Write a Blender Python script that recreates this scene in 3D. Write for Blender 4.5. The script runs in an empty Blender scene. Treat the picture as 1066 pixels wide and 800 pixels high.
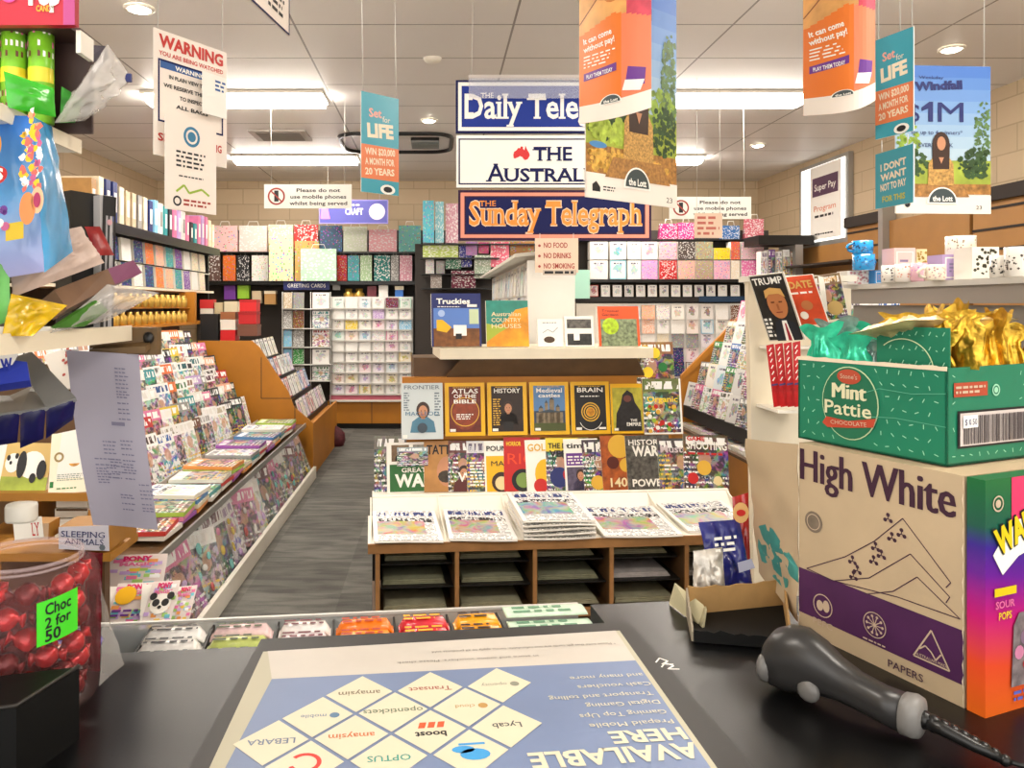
import bpy, bmesh, math, random
from mathutils import Vector, Matrix, noise as mnoise
RND = random.Random(7)
SC = bpy.context.scene
COL = SC.collection
F = 800.0; VX, VY, EYE = 455.0, 318.0, 1.5
V = Vector

def P(px, py, Y):
    """a point of the room measured off the photograph: column, row and distance"""
    return V(((px - VX) * Y / F, Y, EYE - (py - VY) * Y / F))

def PZ(px, py, z):
    """the same for a point on the horizontal plane at height z"""
    Y = (EYE - z) * F / (py - VY)
    return V(((px - VX) * Y / F, Y, z))

def lin(c):
    return c / 12.92 if c <= 0.04045 else ((c + 0.055) / 1.055) ** 2.4

def H(s):
    s = s.lstrip('#')
    return tuple(lin(int(s[i:i + 2], 16) / 255) for i in (0, 2, 4)) + (1.0,)

# ------------------------------------------------------------------ materials
MATS = {}
def newmat(name):
    m = bpy.data.materials.new(name); m.use_nodes = True
    nt = m.node_tree
    return m, nt, nt.nodes['Principled BSDF']

class G:
    """tiny helper for node graphs"""
    def __init__(s, nt): s.nt = nt
    def n(s, typ, ins=None, **props):
        nd = s.nt.nodes.new(typ)
        for k, v in props.items(): setattr(nd, k, v)
        for k, v in (ins or {}).items():
            if isinstance(v, bpy.types.NodeSocket): s.nt.links.new(v, nd.inputs[k])
            else: nd.inputs[k].default_value = v
        return nd
    def math(s, op, a, b=0.0, c=0.0):
        return s.n('ShaderNodeMath', {0: a, 1: b, 2: c}, operation=op).outputs[0]
    def mix(s, f, a, b, blend='MIX'):
        nd = s.n('ShaderNodeMix', None, data_type='RGBA', blend_type=blend)
        for k, v in ((0, f), (6, a), (7, b)):
            if isinstance(v, bpy.types.NodeSocket): s.nt.links.new(v, nd.inputs[k])
            else: nd.inputs[k].default_value = v
        return nd.outputs[2]
    def band(s, x, lo, hi):
        return s.math('MULTIPLY', s.math('GREATER_THAN', x, lo), s.math('LESS_THAN', x, hi))
    def uv(s):
        t = s.n('ShaderNodeTexCoord').outputs['UV']
        sp = s.n('ShaderNodeSeparateXYZ', {0: t})
        return sp.outputs[0], sp.outputs[1]
    def vec(s, x, y, z=0.0):
        return s.n('ShaderNodeCombineXYZ', {0: x, 1: y, 2: z}).outputs[0]

def mat(name, hexc, rough=0.5, metal=0.0, spec=0.5, vary=0.0, scale=8.0, bump=0.0, emit=0.0, trans=0.0, coat=0.0, alpha=1.0):
    if name in MATS: return MATS[name]
    m, nt, b = newmat(name)
    c = H(hexc)
    b.inputs['Base Color'].default_value = c
    b.inputs['Roughness'].default_value = rough
    b.inputs['Metallic'].default_value = metal
    b.inputs['Specular IOR Level'].default_value = spec
    b.inputs['Coat Weight'].default_value = coat
    if trans:
        b.inputs['Transmission Weight'].default_value = trans
        b.inputs['IOR'].default_value = 1.2
    if alpha < 1: b.inputs['Alpha'].default_value = alpha
    if emit:
        b.inputs['Emission Color'].default_value = c
        b.inputs['Emission Strength'].default_value = emit
    g = G(nt)
    if vary or bump:
        tc = g.n('ShaderNodeTexCoord').outputs['Object']
        nz = g.n('ShaderNodeTexNoise', {'Vector': tc, 'Scale': scale, 'Detail': 4.0})
        if vary:
            lo = tuple(max(0, x * (1 - vary)) for x in c[:3]) + (1,)
            hi = tuple(min(1, x * (1 + vary)) for x in c[:3]) + (1,)
            r = g.n('ShaderNodeMapRange', {0: nz.outputs[0], 1: 0.3, 2: 0.7}).outputs[0]
            nt.links.new(g.mix(r, lo, hi), b.inputs['Base Color'])
        if bump:
            bp = g.n('ShaderNodeBump', {'Height': nz.outputs[0], 'Strength': bump, 'Distance': 0.01})
            nt.links.new(bp.outputs[0], b.inputs['Normal'])
    MATS[name] = m
    return m

def cover_mat(name, kind, rough=0.35):
    """printed matter; colour comes from the object's own colour, the layout from its random seed"""
    if name in MATS: return MATS[name]
    m, nt, b = newmat(name); g = G(nt)
    b.inputs['Roughness'].default_value = rough
    u, v = g.uv()
    oi = g.n('ShaderNodeObjectInfo')
    oc, R = oi.outputs['Color'], oi.outputs['Random']
    R50 = g.math('MULTIPLY', R, 57.0)
    R2 = g.math('FRACT', g.math('MULTIPLY', R, 7.31)); R3 = g.math('FRACT', g.math('MULTIPLY', R, 23.7))
    def noise(su, sv, detail=3.0, dist=0.0, off=0.0):
        return g.n('ShaderNodeTexNoise', {'Vector': g.vec(g.math('MULTIPLY', u, su), g.math('MULTIPLY', v, sv), g.math('ADD', R50, off)),
                    'Scale': 1.0, 'Detail': detail, 'Distortion': dist})
    WH, BK = (0.93, 0.92, 0.9, 1), (0.015, 0.015, 0.02, 1)
    if kind in ('photo', 'dark'):
        nz = noise(3.2, 4.2, 4.0, 1.2)
        hs = g.n('ShaderNodeHueSaturation', {'Hue': g.math('ADD', 0.2, g.math('MULTIPLY', R2, 0.6)), 'Saturation': 2.8, 'Value': 1.0, 'Color': nz.outputs['Color']}).outputs[0]
        pic = g.mix(0.5, hs, g.mix(0.25, oc, BK))
        det = noise(7, 9, 4.0, 0.5, 9.0).outputs[0]
        dk = g.n('ShaderNodeMapRange', {0: det, 1: 0.46, 2: 0.56, 3: 0.0, 4: 1.0}).outputs[0]
        pic = g.mix(g.math('MULTIPLY', dk, 0.85), pic, BK if kind == 'dark' else g.mix(g.math('GREATER_THAN', R3, 0.7), BK, WH))
        # a portrait-like warm patch in the middle
        du = g.math('SUBTRACT', u, g.math('ADD', 0.4, g.math('MULTIPLY', R2, 0.25))); dv = g.math('MULTIPLY', g.math('SUBTRACT', v, 0.52), 1.0)
        d2 = g.math('ADD', g.math('MULTIPLY', du, du), g.math('MULTIPLY', dv, dv))
        face = g.math('LESS_THAN', g.math('ADD', d2, g.math('MULTIPLY', det, 0.02)), 0.03)
        pic = g.mix(g.math('MULTIPLY', face, 0.75), pic, (0.62, 0.33, 0.2, 1))
        bgw = g.math('GREATER_THAN', R3, 0.62)
        head = g.band(v, 0.76, 1.0)
        pic = g.mix(g.math('MULTIPLY', head, 0.85), pic, g.mix(bgw, oc, WH))
        tx = g.math('GREATER_THAN', noise(11, 3.0, 1.0, 0.0, 3.0).outputs[0], 0.47)
        ttl = g.math('MULTIPLY', g.math('MULTIPLY', g.band(v, 0.81, 0.95), g.band(u, 0.06, 0.94)), tx)
        pic = g.mix(ttl, pic, g.mix(bgw, WH, g.mix(R2, BK, oc)))
        ln = g.math('LESS_THAN', g.math('FRACT', g.math('MULTIPLY', v, 11.0)), 0.42)
        lt = g.math('GREATER_THAN', noise(26, 13.0, 1.0, 0.0, 5.0).outputs[0], 0.5)
        side = g.math('MAXIMUM', g.math('LESS_THAN', u, 0.33), g.band(v, 0.06, 0.22))
        msk = g.math('MULTIPLY', g.math('MULTIPLY', ln, lt), g.math('MULTIPLY', side, g.math('LESS_THAN', v, 0.7)))
        col = g.mix(msk, pic, g.mix(g.math('GREATER_THAN', R2, 0.7), WH, (0.9, 0.6, 0.05, 1)))
    elif kind == 'card':
        nz = noise(4, 4, 3.0, 0.8)
        bg = g.mix(0.22, (0.9, 0.88, 0.85, 1), oc)
        nzv = nz.outputs[0]
        du = g.math('SUBTRACT', u, 0.5); dv = g.math('SUBTRACT', v, g.math('ADD', 0.45, g.math('MULTIPLY', R2, 0.15)))
        d2 = g.math('ADD', g.math('MULTIPLY', du, du), g.math('MULTIPLY', dv, dv))
        mo = g.math('LESS_THAN', g.math('ADD', d2, g.math('MULTIPLY', g.math('SUBTRACT', nzv, 0.5), 0.35)), 0.055)
        hs = g.n('ShaderNodeHueSaturation', {'Hue': R2, 'Saturation': 2.0, 'Value': 1.0, 'Color': noise(6, 6, 2.0, 0.5, 4.0).outputs['Color']}).outputs[0]
        col = g.mix(mo, bg, g.mix(0.45, oc, hs))
        tx = g.math('GREATER_THAN', noise(14, 3, 1.0, 0.0, 3.0).outputs[0], 0.48)
        t = g.math('MULTIPLY', g.math('MULTIPLY', g.band(v, 0.80, 0.88), g.band(u, 0.2, 0.8)), tx)
        col = g.mix(t, col, (0.12, 0.1, 0.15, 1))
        edge = g.math('MAXIMUM', g.math('GREATER_THAN', g.math('ABSOLUTE', g.math('SUBTRACT', u, 0.5)), 0.44), g.math('GREATER_THAN', g.math('ABSOLUTE', g.math('SUBTRACT', v, 0.5)), 0.45))
        col = g.mix(g.math('MULTIPLY', edge, g.math('GREATER_THAN', R3, 0.55)), col, oc)
    elif kind == 'pattern':
        vo = g.n('ShaderNodeTexVoronoi', {'Vector': g.vec(g.math('MULTIPLY', u, 10.0), g.math('MULTIPLY', v, 13.0), R50), 'Scale': 1.0})
        dot = g.math('LESS_THAN', vo.outputs['Distance'], g.math('ADD', 0.28, g.math('MULTIPLY', R2, 0.14)))
        hs = g.n('ShaderNodeHueSaturation', {'Hue': R3, 'Saturation': 1.4, 'Value': 1.0, 'Color': vo.outputs['Color']}).outputs[0]
        col = g.mix(g.math('MULTIPLY', dot, 0.8), oc, g.mix(g.math('GREATER_THAN', R2, 0.45), hs, WH))
    elif kind == 'paper':
        ln = g.math('LESS_THAN', g.math('FRACT', g.math('MULTIPLY', v, 24.0)), 0.5)
        lt = g.math('GREATER_THAN', noise(34, 24.0, 1.0, 0.0, 5.0).outputs[0], 0.47)
        col = g.mix(g.math('MULTIPLY', g.math('MULTIPLY', ln, lt), g.band(u, 0.06, 0.94)), WH, (0.25, 0.25, 0.26, 1))
        hl = g.math('MULTIPLY', g.math('MULTIPLY', g.band(v, 0.58, 0.72), g.band(u, 0.06, 0.94)), g.math('GREATER_THAN', noise(30, 16, 1.0, 0, 2.0).outputs[0], 0.5))
        col = g.mix(hl, col, BK)
        nz = noise(5, 5, 4.0, 1.0)
        hs = g.n('ShaderNodeHueSaturation', {'Hue': 0.5, 'Saturation': 2.2, 'Value': 1.0, 'Color': nz.outputs['Color']}).outputs[0]
        pb = g.math('MULTIPLY', g.band(v, 0.2, 0.62), g.band(u, 0.06, 0.78))
        col = g.mix(pb, col, g.mix(0.45, hs, oc))
        mh = g.math('MULTIPLY', g.math('MULTIPLY', g.band(v, 0.8, 0.93), g.band(u, 0.06, 0.94)), g.math('GREATER_THAN', noise(24, 5, 1.0, 0, 8.0).outputs[0], 0.52))
        col = g.mix(mh, col, (0.03, 0.05, 0.2, 1))
    nt.links.new(col, b.inputs['Base Color'])
    MATS[name] = m
    return m

# ------------------------------------------------------------------ mesh builder
class MB:
    def __init__(s): s.v = []; s.f = []; s.mi = []; s.uv = []; s.sm = []; s.mats = []
    def m(s, mt):
        if mt not in s.mats: s.mats.append(mt)
        return s.mats.index(mt)
    def face(s, pts, mt, uv=None, smooth=False):
        i = len(s.v); s.v += [tuple(p) for p in pts]
        s.f.append(tuple(range(i, i + len(pts)))); s.mi.append(s.m(mt)); s.uv.append(uv); s.sm.append(smooth)
    def raw(s, verts, faces, mt, smooth=False, uvs=None):
        i = len(s.v); s.v += [tuple(p) for p in verts]; k = s.m(mt)
        for j, f in enumerate(faces):
            s.f.append(tuple(i + a for a in f)); s.mi.append(k); s.sm.append(smooth)
            s.uv.append([uvs[a] for a in f] if uvs else None)
    def box(s, a, b, mt):
        x0, y0, z0 = a; x1, y1, z1 = b
        if x0 > x1: x0, x1 = x1, x0
        if y0 > y1: y0, y1 = y1, y0
        if z0 > z1: z0, z1 = z1, z0
        p = [V((x, y, z)) for z in (z0, z1) for x, y in ((x0, y0), (x1, y0), (x1, y1), (x0, y1))]
        s.hexa(p, mt)
    def hexa(s, p, mt):
        """eight corners: 0-3 bottom counter-clockwise, 4-7 top"""
        s.raw(p, [(3, 2, 1, 0), (4, 5, 6, 7), (0, 1, 5, 4), (1, 2, 6, 5), (2, 3, 7, 6), (3, 0, 4, 7)], mt)
    def prism(s, pts, vec, mt, side=None, uv=None):
        vec = V(vec); n = len(pts); pts = [V(p) for p in pts]; q = [p + vec for p in pts]
        s.face(pts, mt, uv); s.face(q[::-1], side or mt)
        for i in range(n):
            j = (i + 1) % n
            s.face([pts[j], pts[i], q[i], q[j]], side or mt)
    def tube(s, path, r, mt, n=8, caps=True):
        path = [V(p) for p in path]; rings = []
        for i, p in enumerate(path):
            d = (path[min(i + 1, len(path) - 1)] - path[max(i - 1, 0)]).normalized()
            a = d.cross(V((0, 0, 1)));
            if a.length < 1e-3: a = d.cross(V((1, 0, 0)))
            a.normalize(); b = d.cross(a)
            rr = r[i] if isinstance(r, (list, tuple)) else r
            rings.append([p + a * math.cos(t) * rr + b * math.sin(t) * rr for t in [2 * math.pi * k / n for k in range(n)]])
        s.loft(rings, mt, caps)
    def loft(s, rings, mt, caps=True, smooth=True):
        n = len(rings[0]); vs = [p for r in rings for p in r]; fs = []
        for i in range(len(rings) - 1):
            for k in range(n):
                a = i * n + k; b = i * n + (k + 1) % n
                fs.append((a, b, b + n, a + n))
        if caps: fs.append(tuple(range(n))[::-1]); fs.append(tuple((len(rings) - 1) * n + k for k in range(n)))
        s.raw(vs, fs, mt, smooth)
    def lathe(s, prof, c, mt, n=24, caps=False):
        c = V(c)
        s.loft([[c + V((r * math.cos(2 * math.pi * k / n), r * math.sin(2 * math.pi * k / n), z)) for k in range(n)] for r, z in prof], mt, caps)
    def ball(s, c, r, mt, n=12, m=8, rz=None, M=None):
        c = V(c); rings = []; r = r if isinstance(r, (tuple, list)) else (r, r, r)
        vs = []; fs = []
        for i in range(m + 1):
            t = math.pi * i / m
            for k in range(n):
                a = 2 * math.pi * k / n
                p = V((r[0] * math.sin(t) * math.cos(a), r[1] * math.sin(t) * math.sin(a), -r[2] * math.cos(t)))
                if M: p = M @ p
                vs.append(c + p)
        for i in range(m):
            for k in range(n):
                a = i * n + k; b = i * n + (k + 1) % n
                fs.append((a, b, b + n, a + n))
        s.raw(vs, fs, mt, True)
    def grid(s, fn, nu, nv, mt, smooth=True, back=None):
        vs = []; uv = []; fs = []
        for j in range(nv + 1):
            for i in range(nu + 1):
                vs.append(fn(i / nu, j / nv)); uv.append((i / nu, j / nv))
        for j in range(nv):
            for i in range(nu):
                a = j * (nu + 1) + i
                fs.append((a, a + 1, a + nu + 2, a + nu + 1))
        s.raw(vs, fs, mt, smooth, uv)
    def build(s, name, parent=None, origin=None):
        vs = [V(p) for p in s.v]
        if origin is None:
            xs = [p.x for p in vs]; ys = [p.y for p in vs]; zs = [p.z for p in vs]
            origin = V(((min(xs) + max(xs)) / 2, (min(ys) + max(ys)) / 2, min(zs)))
        origin = V(origin)
        me = bpy.data.meshes.new(name)
        me.from_pydata([tuple(p - origin) for p in vs], [], s.f)
        for mt in s.mats: me.materials.append(mt)
        me.polygons.foreach_set('material_index', s.mi)
        me.polygons.foreach_set('use_smooth', s.sm)
        if any(s.uv):
            ul = me.uv_layers.new(name='UVMap'); k = 0
            for fi, f in enumerate(s.f):
                for c in range(len(f)):
                    if s.uv[fi]: ul.data[k].uv = s.uv[fi][c]
                    k += 1
        me.update()
        o = bpy.data.objects.new(name, me); COL.objects.link(o)
        if parent:
            o.parent = parent; o.location = origin - WL[parent.name]
        else: o.location = origin
        WL[o.name] = origin
        return o

WL = {}
def tag(o, label=None, cat=None, group=None, kind=None, color=None):
    if label: o['label'] = label
    if cat: o['category'] = cat
    if group: o['group'] = group
    if kind: o['kind'] = kind
    if color: o.color = H(color)
    return o

def thing(name, label, cat, loc, group=None):
    o = bpy.data.objects.new(name, None); COL.objects.link(o)
    o.location = loc; WL[o.name] = V(loc); o.empty_display_size = 0.05
    return tag(o, label, cat, group)

def struct(o): o['kind'] = 'structure'; return o

_TXT = {}
def text_mesh(s, bold):
    k = (s, bold)
    if k in _TXT: return _TXT[k]
    cu = bpy.data.curves.new('t', 'FONT'); cu.body = s; cu.resolution_u = 2
    cu.offset = bold; cu.size = 1.0
    ob = bpy.data.objects.new('t', cu)
    me = ob.to_mesh()
    vs = [V(v.co) for v in me.vertices]; fs = [tuple(p.vertices) for p in me.polygons]
    ob.to_mesh_clear(); bpy.data.objects.remove(ob); bpy.data.curves.remove(cu)
    if vs:
        x0 = min(p.x for p in vs); vs = [V((p.x - x0, p.y, 0)) for p in vs]
        w = max(p.x for p in vs)
    else: w = 0.1
    _TXT[k] = (vs, fs, w)
    return _TXT[k]

_SER = {}
def serifs(s, bold):
    """little slabs on the flat stem ends of a word"""
    k = (s, bold)
    if k in _SER: return _SER[k]
    vs, fs, w = text_mesh(s, bold); cnt = {}
    for f in fs:
        for i in range(len(f)):
            e = tuple(sorted((f[i], f[(i + 1) % len(f)]))); cnt[e] = cnt.get(e, 0) + 1
    out = []; xs = {}
    for (a, b), c in cnt.items():
        if c != 1: continue
        p, q = vs[a], vs[b]
        if abs(p.y - q.y) < 0.004 and 0.05 < abs(p.x - q.x) < 0.24: out.append((min(p.x, q.x), max(p.x, q.x), p.y))
    res = []
    for x0, x1, y in out:
        if y < 0.12: res.append((x0 - 0.055, y, x1 + 0.055, y + 0.055))
        elif y > 0.42: res.append((x0 - 0.055, y - 0.055, x1 + (0.02 if y < 0.6 else 0.045), y))
    _SER[k] = res
    return res

class Cv:
    """draws on a plane of a mesh builder; U, Vv in metres, layers lift by a hair"""
    def __init__(s, mb, O, U, Vv, lift=0.0005):
        s.mb = mb; s.O = V(O); s.U = V(U).normalized(); s.V = V(Vv).normalized(); s.N = s.U.cross(s.V).normalized(); s.lift = lift
    def p(s, x, y, L=1): return s.O + s.U * x + s.V * y + s.N * s.lift * L
    def rect(s, x0, y0, x1, y1, mt, L=1): s.mb.face([s.p(x0, y0, L), s.p(x1, y0, L), s.p(x1, y1, L), s.p(x0, y1, L)], mt, [(0, 0), (1, 0), (1, 1), (0, 1)])
    def frame(s, x0, y0, x1, y1, w, mt, L=1):
        s.rect(x0, y0, x1, y0 + w, mt, L); s.rect(x0, y1 - w, x1, y1, mt, L); s.rect(x0, y0 + w, x0 + w, y1 - w, mt, L); s.rect(x1 - w, y0 + w, x1, y1 - w, mt, L)
    def poly(s, pts, mt, L=1): s.mb.face([s.p(x, y, L) for x, y in pts], mt)
    def disc(s, x, y, r, mt, L=1, n=20, ry=None): s.poly([(x + r * math.cos(2 * math.pi * k / n), y + (ry or r) * math.sin(2 * math.pi * k / n)) for k in range(n)], mt, L)
    def ring(s, x, y, r, w, mt, L=1, n=28, a0=0, a1=360):
        for k in range(n):
            t0 = math.radians(a0 + (a1 - a0) * k / n); t1 = math.radians(a0 + (a1 - a0) * (k + 1) / n)
            s.poly([(x + r * math.cos(t0), y + r * math.sin(t0)), (x + r * math.cos(t1), y + r * math.sin(t1)), (x + (r - w) * math.cos(t1), y + (r - w) * math.sin(t1)), (x + (r - w) * math.cos(t0), y + (r - w) * math.sin(t0))], mt, L)
    def line(s, a, b, w, mt, L=1):
        d = V((b[0] - a[0], b[1] - a[1])); n = V((-d.y, d.x)).normalized() * w / 2
        s.poly([(a[0] + n.x, a[1] + n.y), (a[0] - n.x, a[1] - n.y), (b[0] - n.x, b[1] - n.y), (b[0] + n.x, b[1] + n.y)], mt, L)
    def path(s, pts, w, mt, L=1):
        for a, b in zip(pts, pts[1:]): s.line(a, b, w, mt, L)
    def text(s, st, x, y, h, mt, w=None, align='L', bold=0.0, L=2, rot=0.0, maxw=None, serif=False):
        """cap height h at baseline x, y; w forces a width"""
        vs, fs, tw = text_mesh(st, bold)
        k = h / 0.70
        ku = k if w is None else w / tw
        if maxw and tw * ku > maxw: ku = maxw / tw
        wid = tw * ku
        ox = {'L': 0, 'C': -wid / 2, 'R': -wid}[align]
        ca, sa = math.cos(rot), math.sin(rot)
        out = []
        for p in vs:
            a, b = p.x * ku + ox, p.y * k
            out.append(s.p(x + a * ca - b * sa, y + a * sa + b * ca, L))
        s.mb.raw(out, fs, mt)
        if serif:
            for x0, y0, x1, y1 in serifs(st, bold):
                s.mb.face([s.p(x + (a * ku + ox) * ca - b * k * sa, y + (a * ku + ox) * sa + b * k * ca, L + .3) for a, b in ((x0, y0), (x1, y0), (x1, y1), (x0, y1))], mt)
    def lines(s, x0, y0, x1, y1, n, mt, L=2, fill=0.5, seed=1, ragged=0.3):
        """rows of little word bars for print too small to read"""
        r = random.Random(seed); dy = (y1 - y0) / n
        for i in range(n):
            y = y1 - dy * (i + 1) + dy * (1 - fill) / 2; x = x0; end = x1 - (x1 - x0) * ragged * r.random()
            while x < end:
                w = dy * fill * r.uniform(1.0, 4.0)
                s.rect(x, y, min(x + w, end), y + dy * fill, mt, L); x += w + dy * 0.45

# slabs: books, cards, magazines, bags - one shared mesh for each size and print
_SL = {}
def slab_mesh(w, h, t, front, side):
    k = (round(w, 3), round(h, 3), round(t, 4), front.name, side.name)
    if k in _SL: return _SL[k]
    me = bpy.data.meshes.new('slab')
    x, v = w / 2, []
    # slightly rounded spine and a soft bow of the open edge
    vs = [(-x, -t, 0), (x, -t, 0), (x, -t, h), (-x, -t, h), (-x, 0, 0), (x, 0, 0), (x, 0, h), (-x, 0, h)]
    fs = [(0, 1, 2, 3), (5, 4, 7, 6), (4, 5, 1, 0), (3, 2, 6, 7), (4, 0, 3, 7), (1, 5, 6, 2)]
    me.from_pydata(vs, [], fs); me.materials.append(front); me.materials.append(side)
    for i, p in enumerate(me.polygons): p.material_index = 0 if i in (0, 1) else 1
    ul = me.uv_layers.new(name='UVMap'); q = [(0, 0), (1, 0), (1, 1), (0, 1)]
    for i, p in enumerate(me.polygons):
        for j, li in enumerate(p.loop_indices): ul.data[li].uv = q[j] if i < 2 else (0.01, 0.5)
    _SL[k] = me
    return me

def slab(name, w, h, t, front, side, loc, rz=0.0, lean=0.0, roll=0.0, **tg):
    o = bpy.data.objects.new(name, slab_mesh(w, h, t, front, side)); COL.objects.link(o)
    o.matrix_world = Matrix.Translation(V(loc)) @ Matrix.Rotation(math.radians(rz), 4, 'Z') @ Matrix.Rotation(math.radians(-lean), 4, 'X') @ Matrix.Rotation(math.radians(roll), 4, 'Y')
    WL[o.name] = V(loc)
    return tag(o, **tg)

def pillow(name, c4, th, mt, n=14, seam=0.04, crumple=0.35, seed=0, parent=None, back=None, mb=None, draw=None, build=True, away=1.0, bulge=1.0, foil=False):
    """a filled bag between four corners (bottom-left, bottom-right, top-right, top-left), seams at both ends"""
    mb = mb or MB(); A, B, C_, D = [V(p) for p in c4]
    N = ((B - A).cross(D - A)).normalized()
    sc = (B - A).length
    def prof(u, v):
        return (max(0.0, math.sin(math.pi * u)) ** 0.5) * (max(0.0, math.sin(math.pi * min(max((v - seam) / (1 - 2 * seam), 0), 1))) ** 0.4) * bulge
    def fn(sgn):
        def f(u, v):
            p = (A * (1 - u) + B * u) * (1 - v) + (D * (1 - u) + C_ * u) * v
            q = V((u * 5 + seed * 3.1, v * 6, seed * 1.7 + sgn))
            c = mnoise.noise(q) + 0.6 * mnoise.noise(q * 2.3)
            if foil:
                c += 0.8 * (1 - 2.6 * abs(mnoise.noise(V((u * 4 + seed, v * 3.2, seed * .9))))) + 0.35 * math.sin(u * 26 + seed) * (1 if v > .72 else .35)
                neck = math.exp(-((v - .84) / .07) ** 2); k_ = (u - .5) * .38 * neck - (u - .5) * .25 * max(0, v - .88) / .12
                p = p - (B - A) * k_ + N * (C_ - B).length * .10 * math.sin(seed * 2.1) * v * v + (D - A) * .025 * math.sin(u * 9 + seed) * (1 if v > .9 else 0)
            return p + N * sgn * th * (prof(u, v) * (0.5 + crumple * c) + 0.01) + (B - A) * 0.03 * c * crumple
        return f
    mb.grid(fn(1), n, n, mt); g2 = fn(-1)
    mb.grid(lambda u, v: g2(1 - u, v), n, n, back or mt)
    if build: return mb.build(name, parent)
    return mb
# ------------------------------------------------------------------ room shell
CEIL = 3.1; XL, XR, YB, YF = -3.6, 4.13, 9.9, -2.4
def ceiling_mat():
    m, nt, b = newmat('ceiling_panels'); g = G(nt)
    sp = g.n('ShaderNodeSeparateXYZ', {0: g.n('ShaderNodeNewGeometry').outputs['Position']})
    fx = g.math('FRACT', g.math('DIVIDE', g.math('SUBTRACT', sp.outputs[0], 1.68 - 12.5), 1.25))
    fy = g.math('FRACT', g.math('DIVIDE', g.math('SUBTRACT', sp.outputs[1], 4.47 - 12), 0.595))
    ln = g.math('MAXIMUM', g.math('LESS_THAN', fx, 0.010), g.math('LESS_THAN', fy, 0.022))
    nz = g.n('ShaderNodeTexNoise', {'Vector': g.n('ShaderNodeTexCoord').outputs['Object'], 'Scale': 1.3, 'Detail': 5.0})
    base = g.mix(nz.outputs[0], H('f2eeea'), H('faf7f4'))
    nt.links.new(g.mix(g.math('MULTIPLY', ln, 0.75), base, H('6b625c')), b.inputs['Base Color'])
    b.inputs['Roughness'].default_value = 0.45
    return m
def block_mat():
    m, nt, b = newmat('painted_blockwork'); g = G(nt)
    sp = g.n('ShaderNodeSeparateXYZ', {0: g.n('ShaderNodeNewGeometry').outputs['Position']})
    v = g.vec(g.math('ADD', sp.outputs[0], sp.outputs[1]), sp.outputs[2])
    br = g.n('ShaderNodeTexBrick', {'Vector': v, 'Color1': H('cbb596'), 'Color2': H('c3ad8e'), 'Mortar': H('b19c7e'), 'Scale': 1.0, 'Mortar Size': 0.006, 'Brick Width': 0.4, 'Row Height': 0.2})
    nt.links.new(br.outputs[0], b.inputs['Base Color'])
    bp = g.n('ShaderNodeBump', {'Height': br.outputs['Fac'], 'Strength': 0.3, 'Distance': 0.01}); bp.invert = True
    nt.links.new(bp.outputs[0], b.inputs['Normal'])
    b.inputs['Roughness'].default_value = 0.7
    return m
def carpet_mat():
    m, nt, b = newmat('carpet_tiles'); g = G(nt)
    pos = g.n('ShaderNodeNewGeometry').outputs['Position']
    sp = g.n('ShaderNodeSeparateXYZ', {0: pos})
    fl = g.n('ShaderNodeTexNoise', {'Vector': g.vec(g.math('MULTIPLY', sp.outputs[0], 3.0), g.math('MULTIPLY', sp.outputs[1], 14.0)), 'Scale': 1.2, 'Detail': 5.0, 'Distortion': 0.6}).outputs[0]
    fine = g.n('ShaderNodeTexNoise', {'Vector': pos, 'Scale': 160.0, 'Detail': 2.0}).outputs[0]
    tile = g.n('ShaderNodeTexChecker', {'Vector': g.vec(sp.outputs[0], sp.outputs[1], 0.2), 'Scale': 2.0, 'Color1': (1, 1, 1, 1), 'Color2': (0.8, 0.8, 0.8, 1)}).outputs[0]
    c = g.mix(g.n('ShaderNodeMapRange', {0: fl, 1: 0.35, 2: 0.65}).outputs[0], H('40403f'), H('6f6e68'))
    c = g.mix(g.math('MULTIPLY', fine, 0.5), c, H('8a8880'))
    c = g.mix(1.0, c, tile, 'MULTIPLY')
    nt.links.new(c, b.inputs['Base Color'])
    bp = g.n('ShaderNodeBump', {'Height': fine, 'Strength': 0.5, 'Distance': 0.004}); nt.links.new(bp.outputs[0], b.inputs['Normal'])
    b.inputs['Roughness'].default_value = 0.95
    return m
BLOCK = block_mat()
def shell(name, a, b, mt):
    mb = MB(); mb.box(a, b, mt); return struct(mb.build(name))
shell('floor', (XL, YF, -0.1), (XR, YB, 0), carpet_mat())
shell('ceiling', (XL, YF, CEIL), (XR, YB, CEIL + 0.1), ceiling_mat())
shell('wall_left', (XL - 0.1, YF, 0), (XL, YB, CEIL), BLOCK)
shell('wall_right', (XR, YF, 0), (XR + 0.1, YB, CEIL), BLOCK)
shell('wall_back', (XL, YB, 0), (XR, YB + 0.1, CEIL), BLOCK)

WHITE = mat('white_laminate', 'f4efe2', 0.4, vary=0.03)
CREAM = mat('cream_board', 'efe4cc', 0.45, vary=0.04)
OAK = mat('honey_timber_board', 'b9771f', 0.45, vary=0.12, scale=3)
WOOD = mat('timber_edge', 'a97a4a', 0.5, vary=0.18, scale=12)
DKWOOD = mat('dark_timber', '5b4024', 0.5, vary=0.2, scale=10)
BLACK = mat('black_laminate', '121212', 0.35)
INK = mat('black_print', '17171b', 0.5)
DARK = mat('dark_shelf', '1d1a18', 0.5)
GREYM = mat('grey_metal', 'a8a7a3', 0.35, metal=0.6)
PAGES = mat('paper_edges', 'e9e4d8', 0.7)
PAPER = mat('white_paper', 'f3efe8', 0.6)
WHT = mat('white_print', 'fbf8f0', 0.5)
CARDB = mat('kraft_cardboard', 'b08a55', 0.8, vary=0.12, scale=20, bump=0.15)
WIRE = mat('white_wire', 'd8d6d0', 0.4, metal=0.2)
COVER = cover_mat('photo_cover', 'photo'); DCOVER = cover_mat('dark_cover', 'dark')
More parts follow.
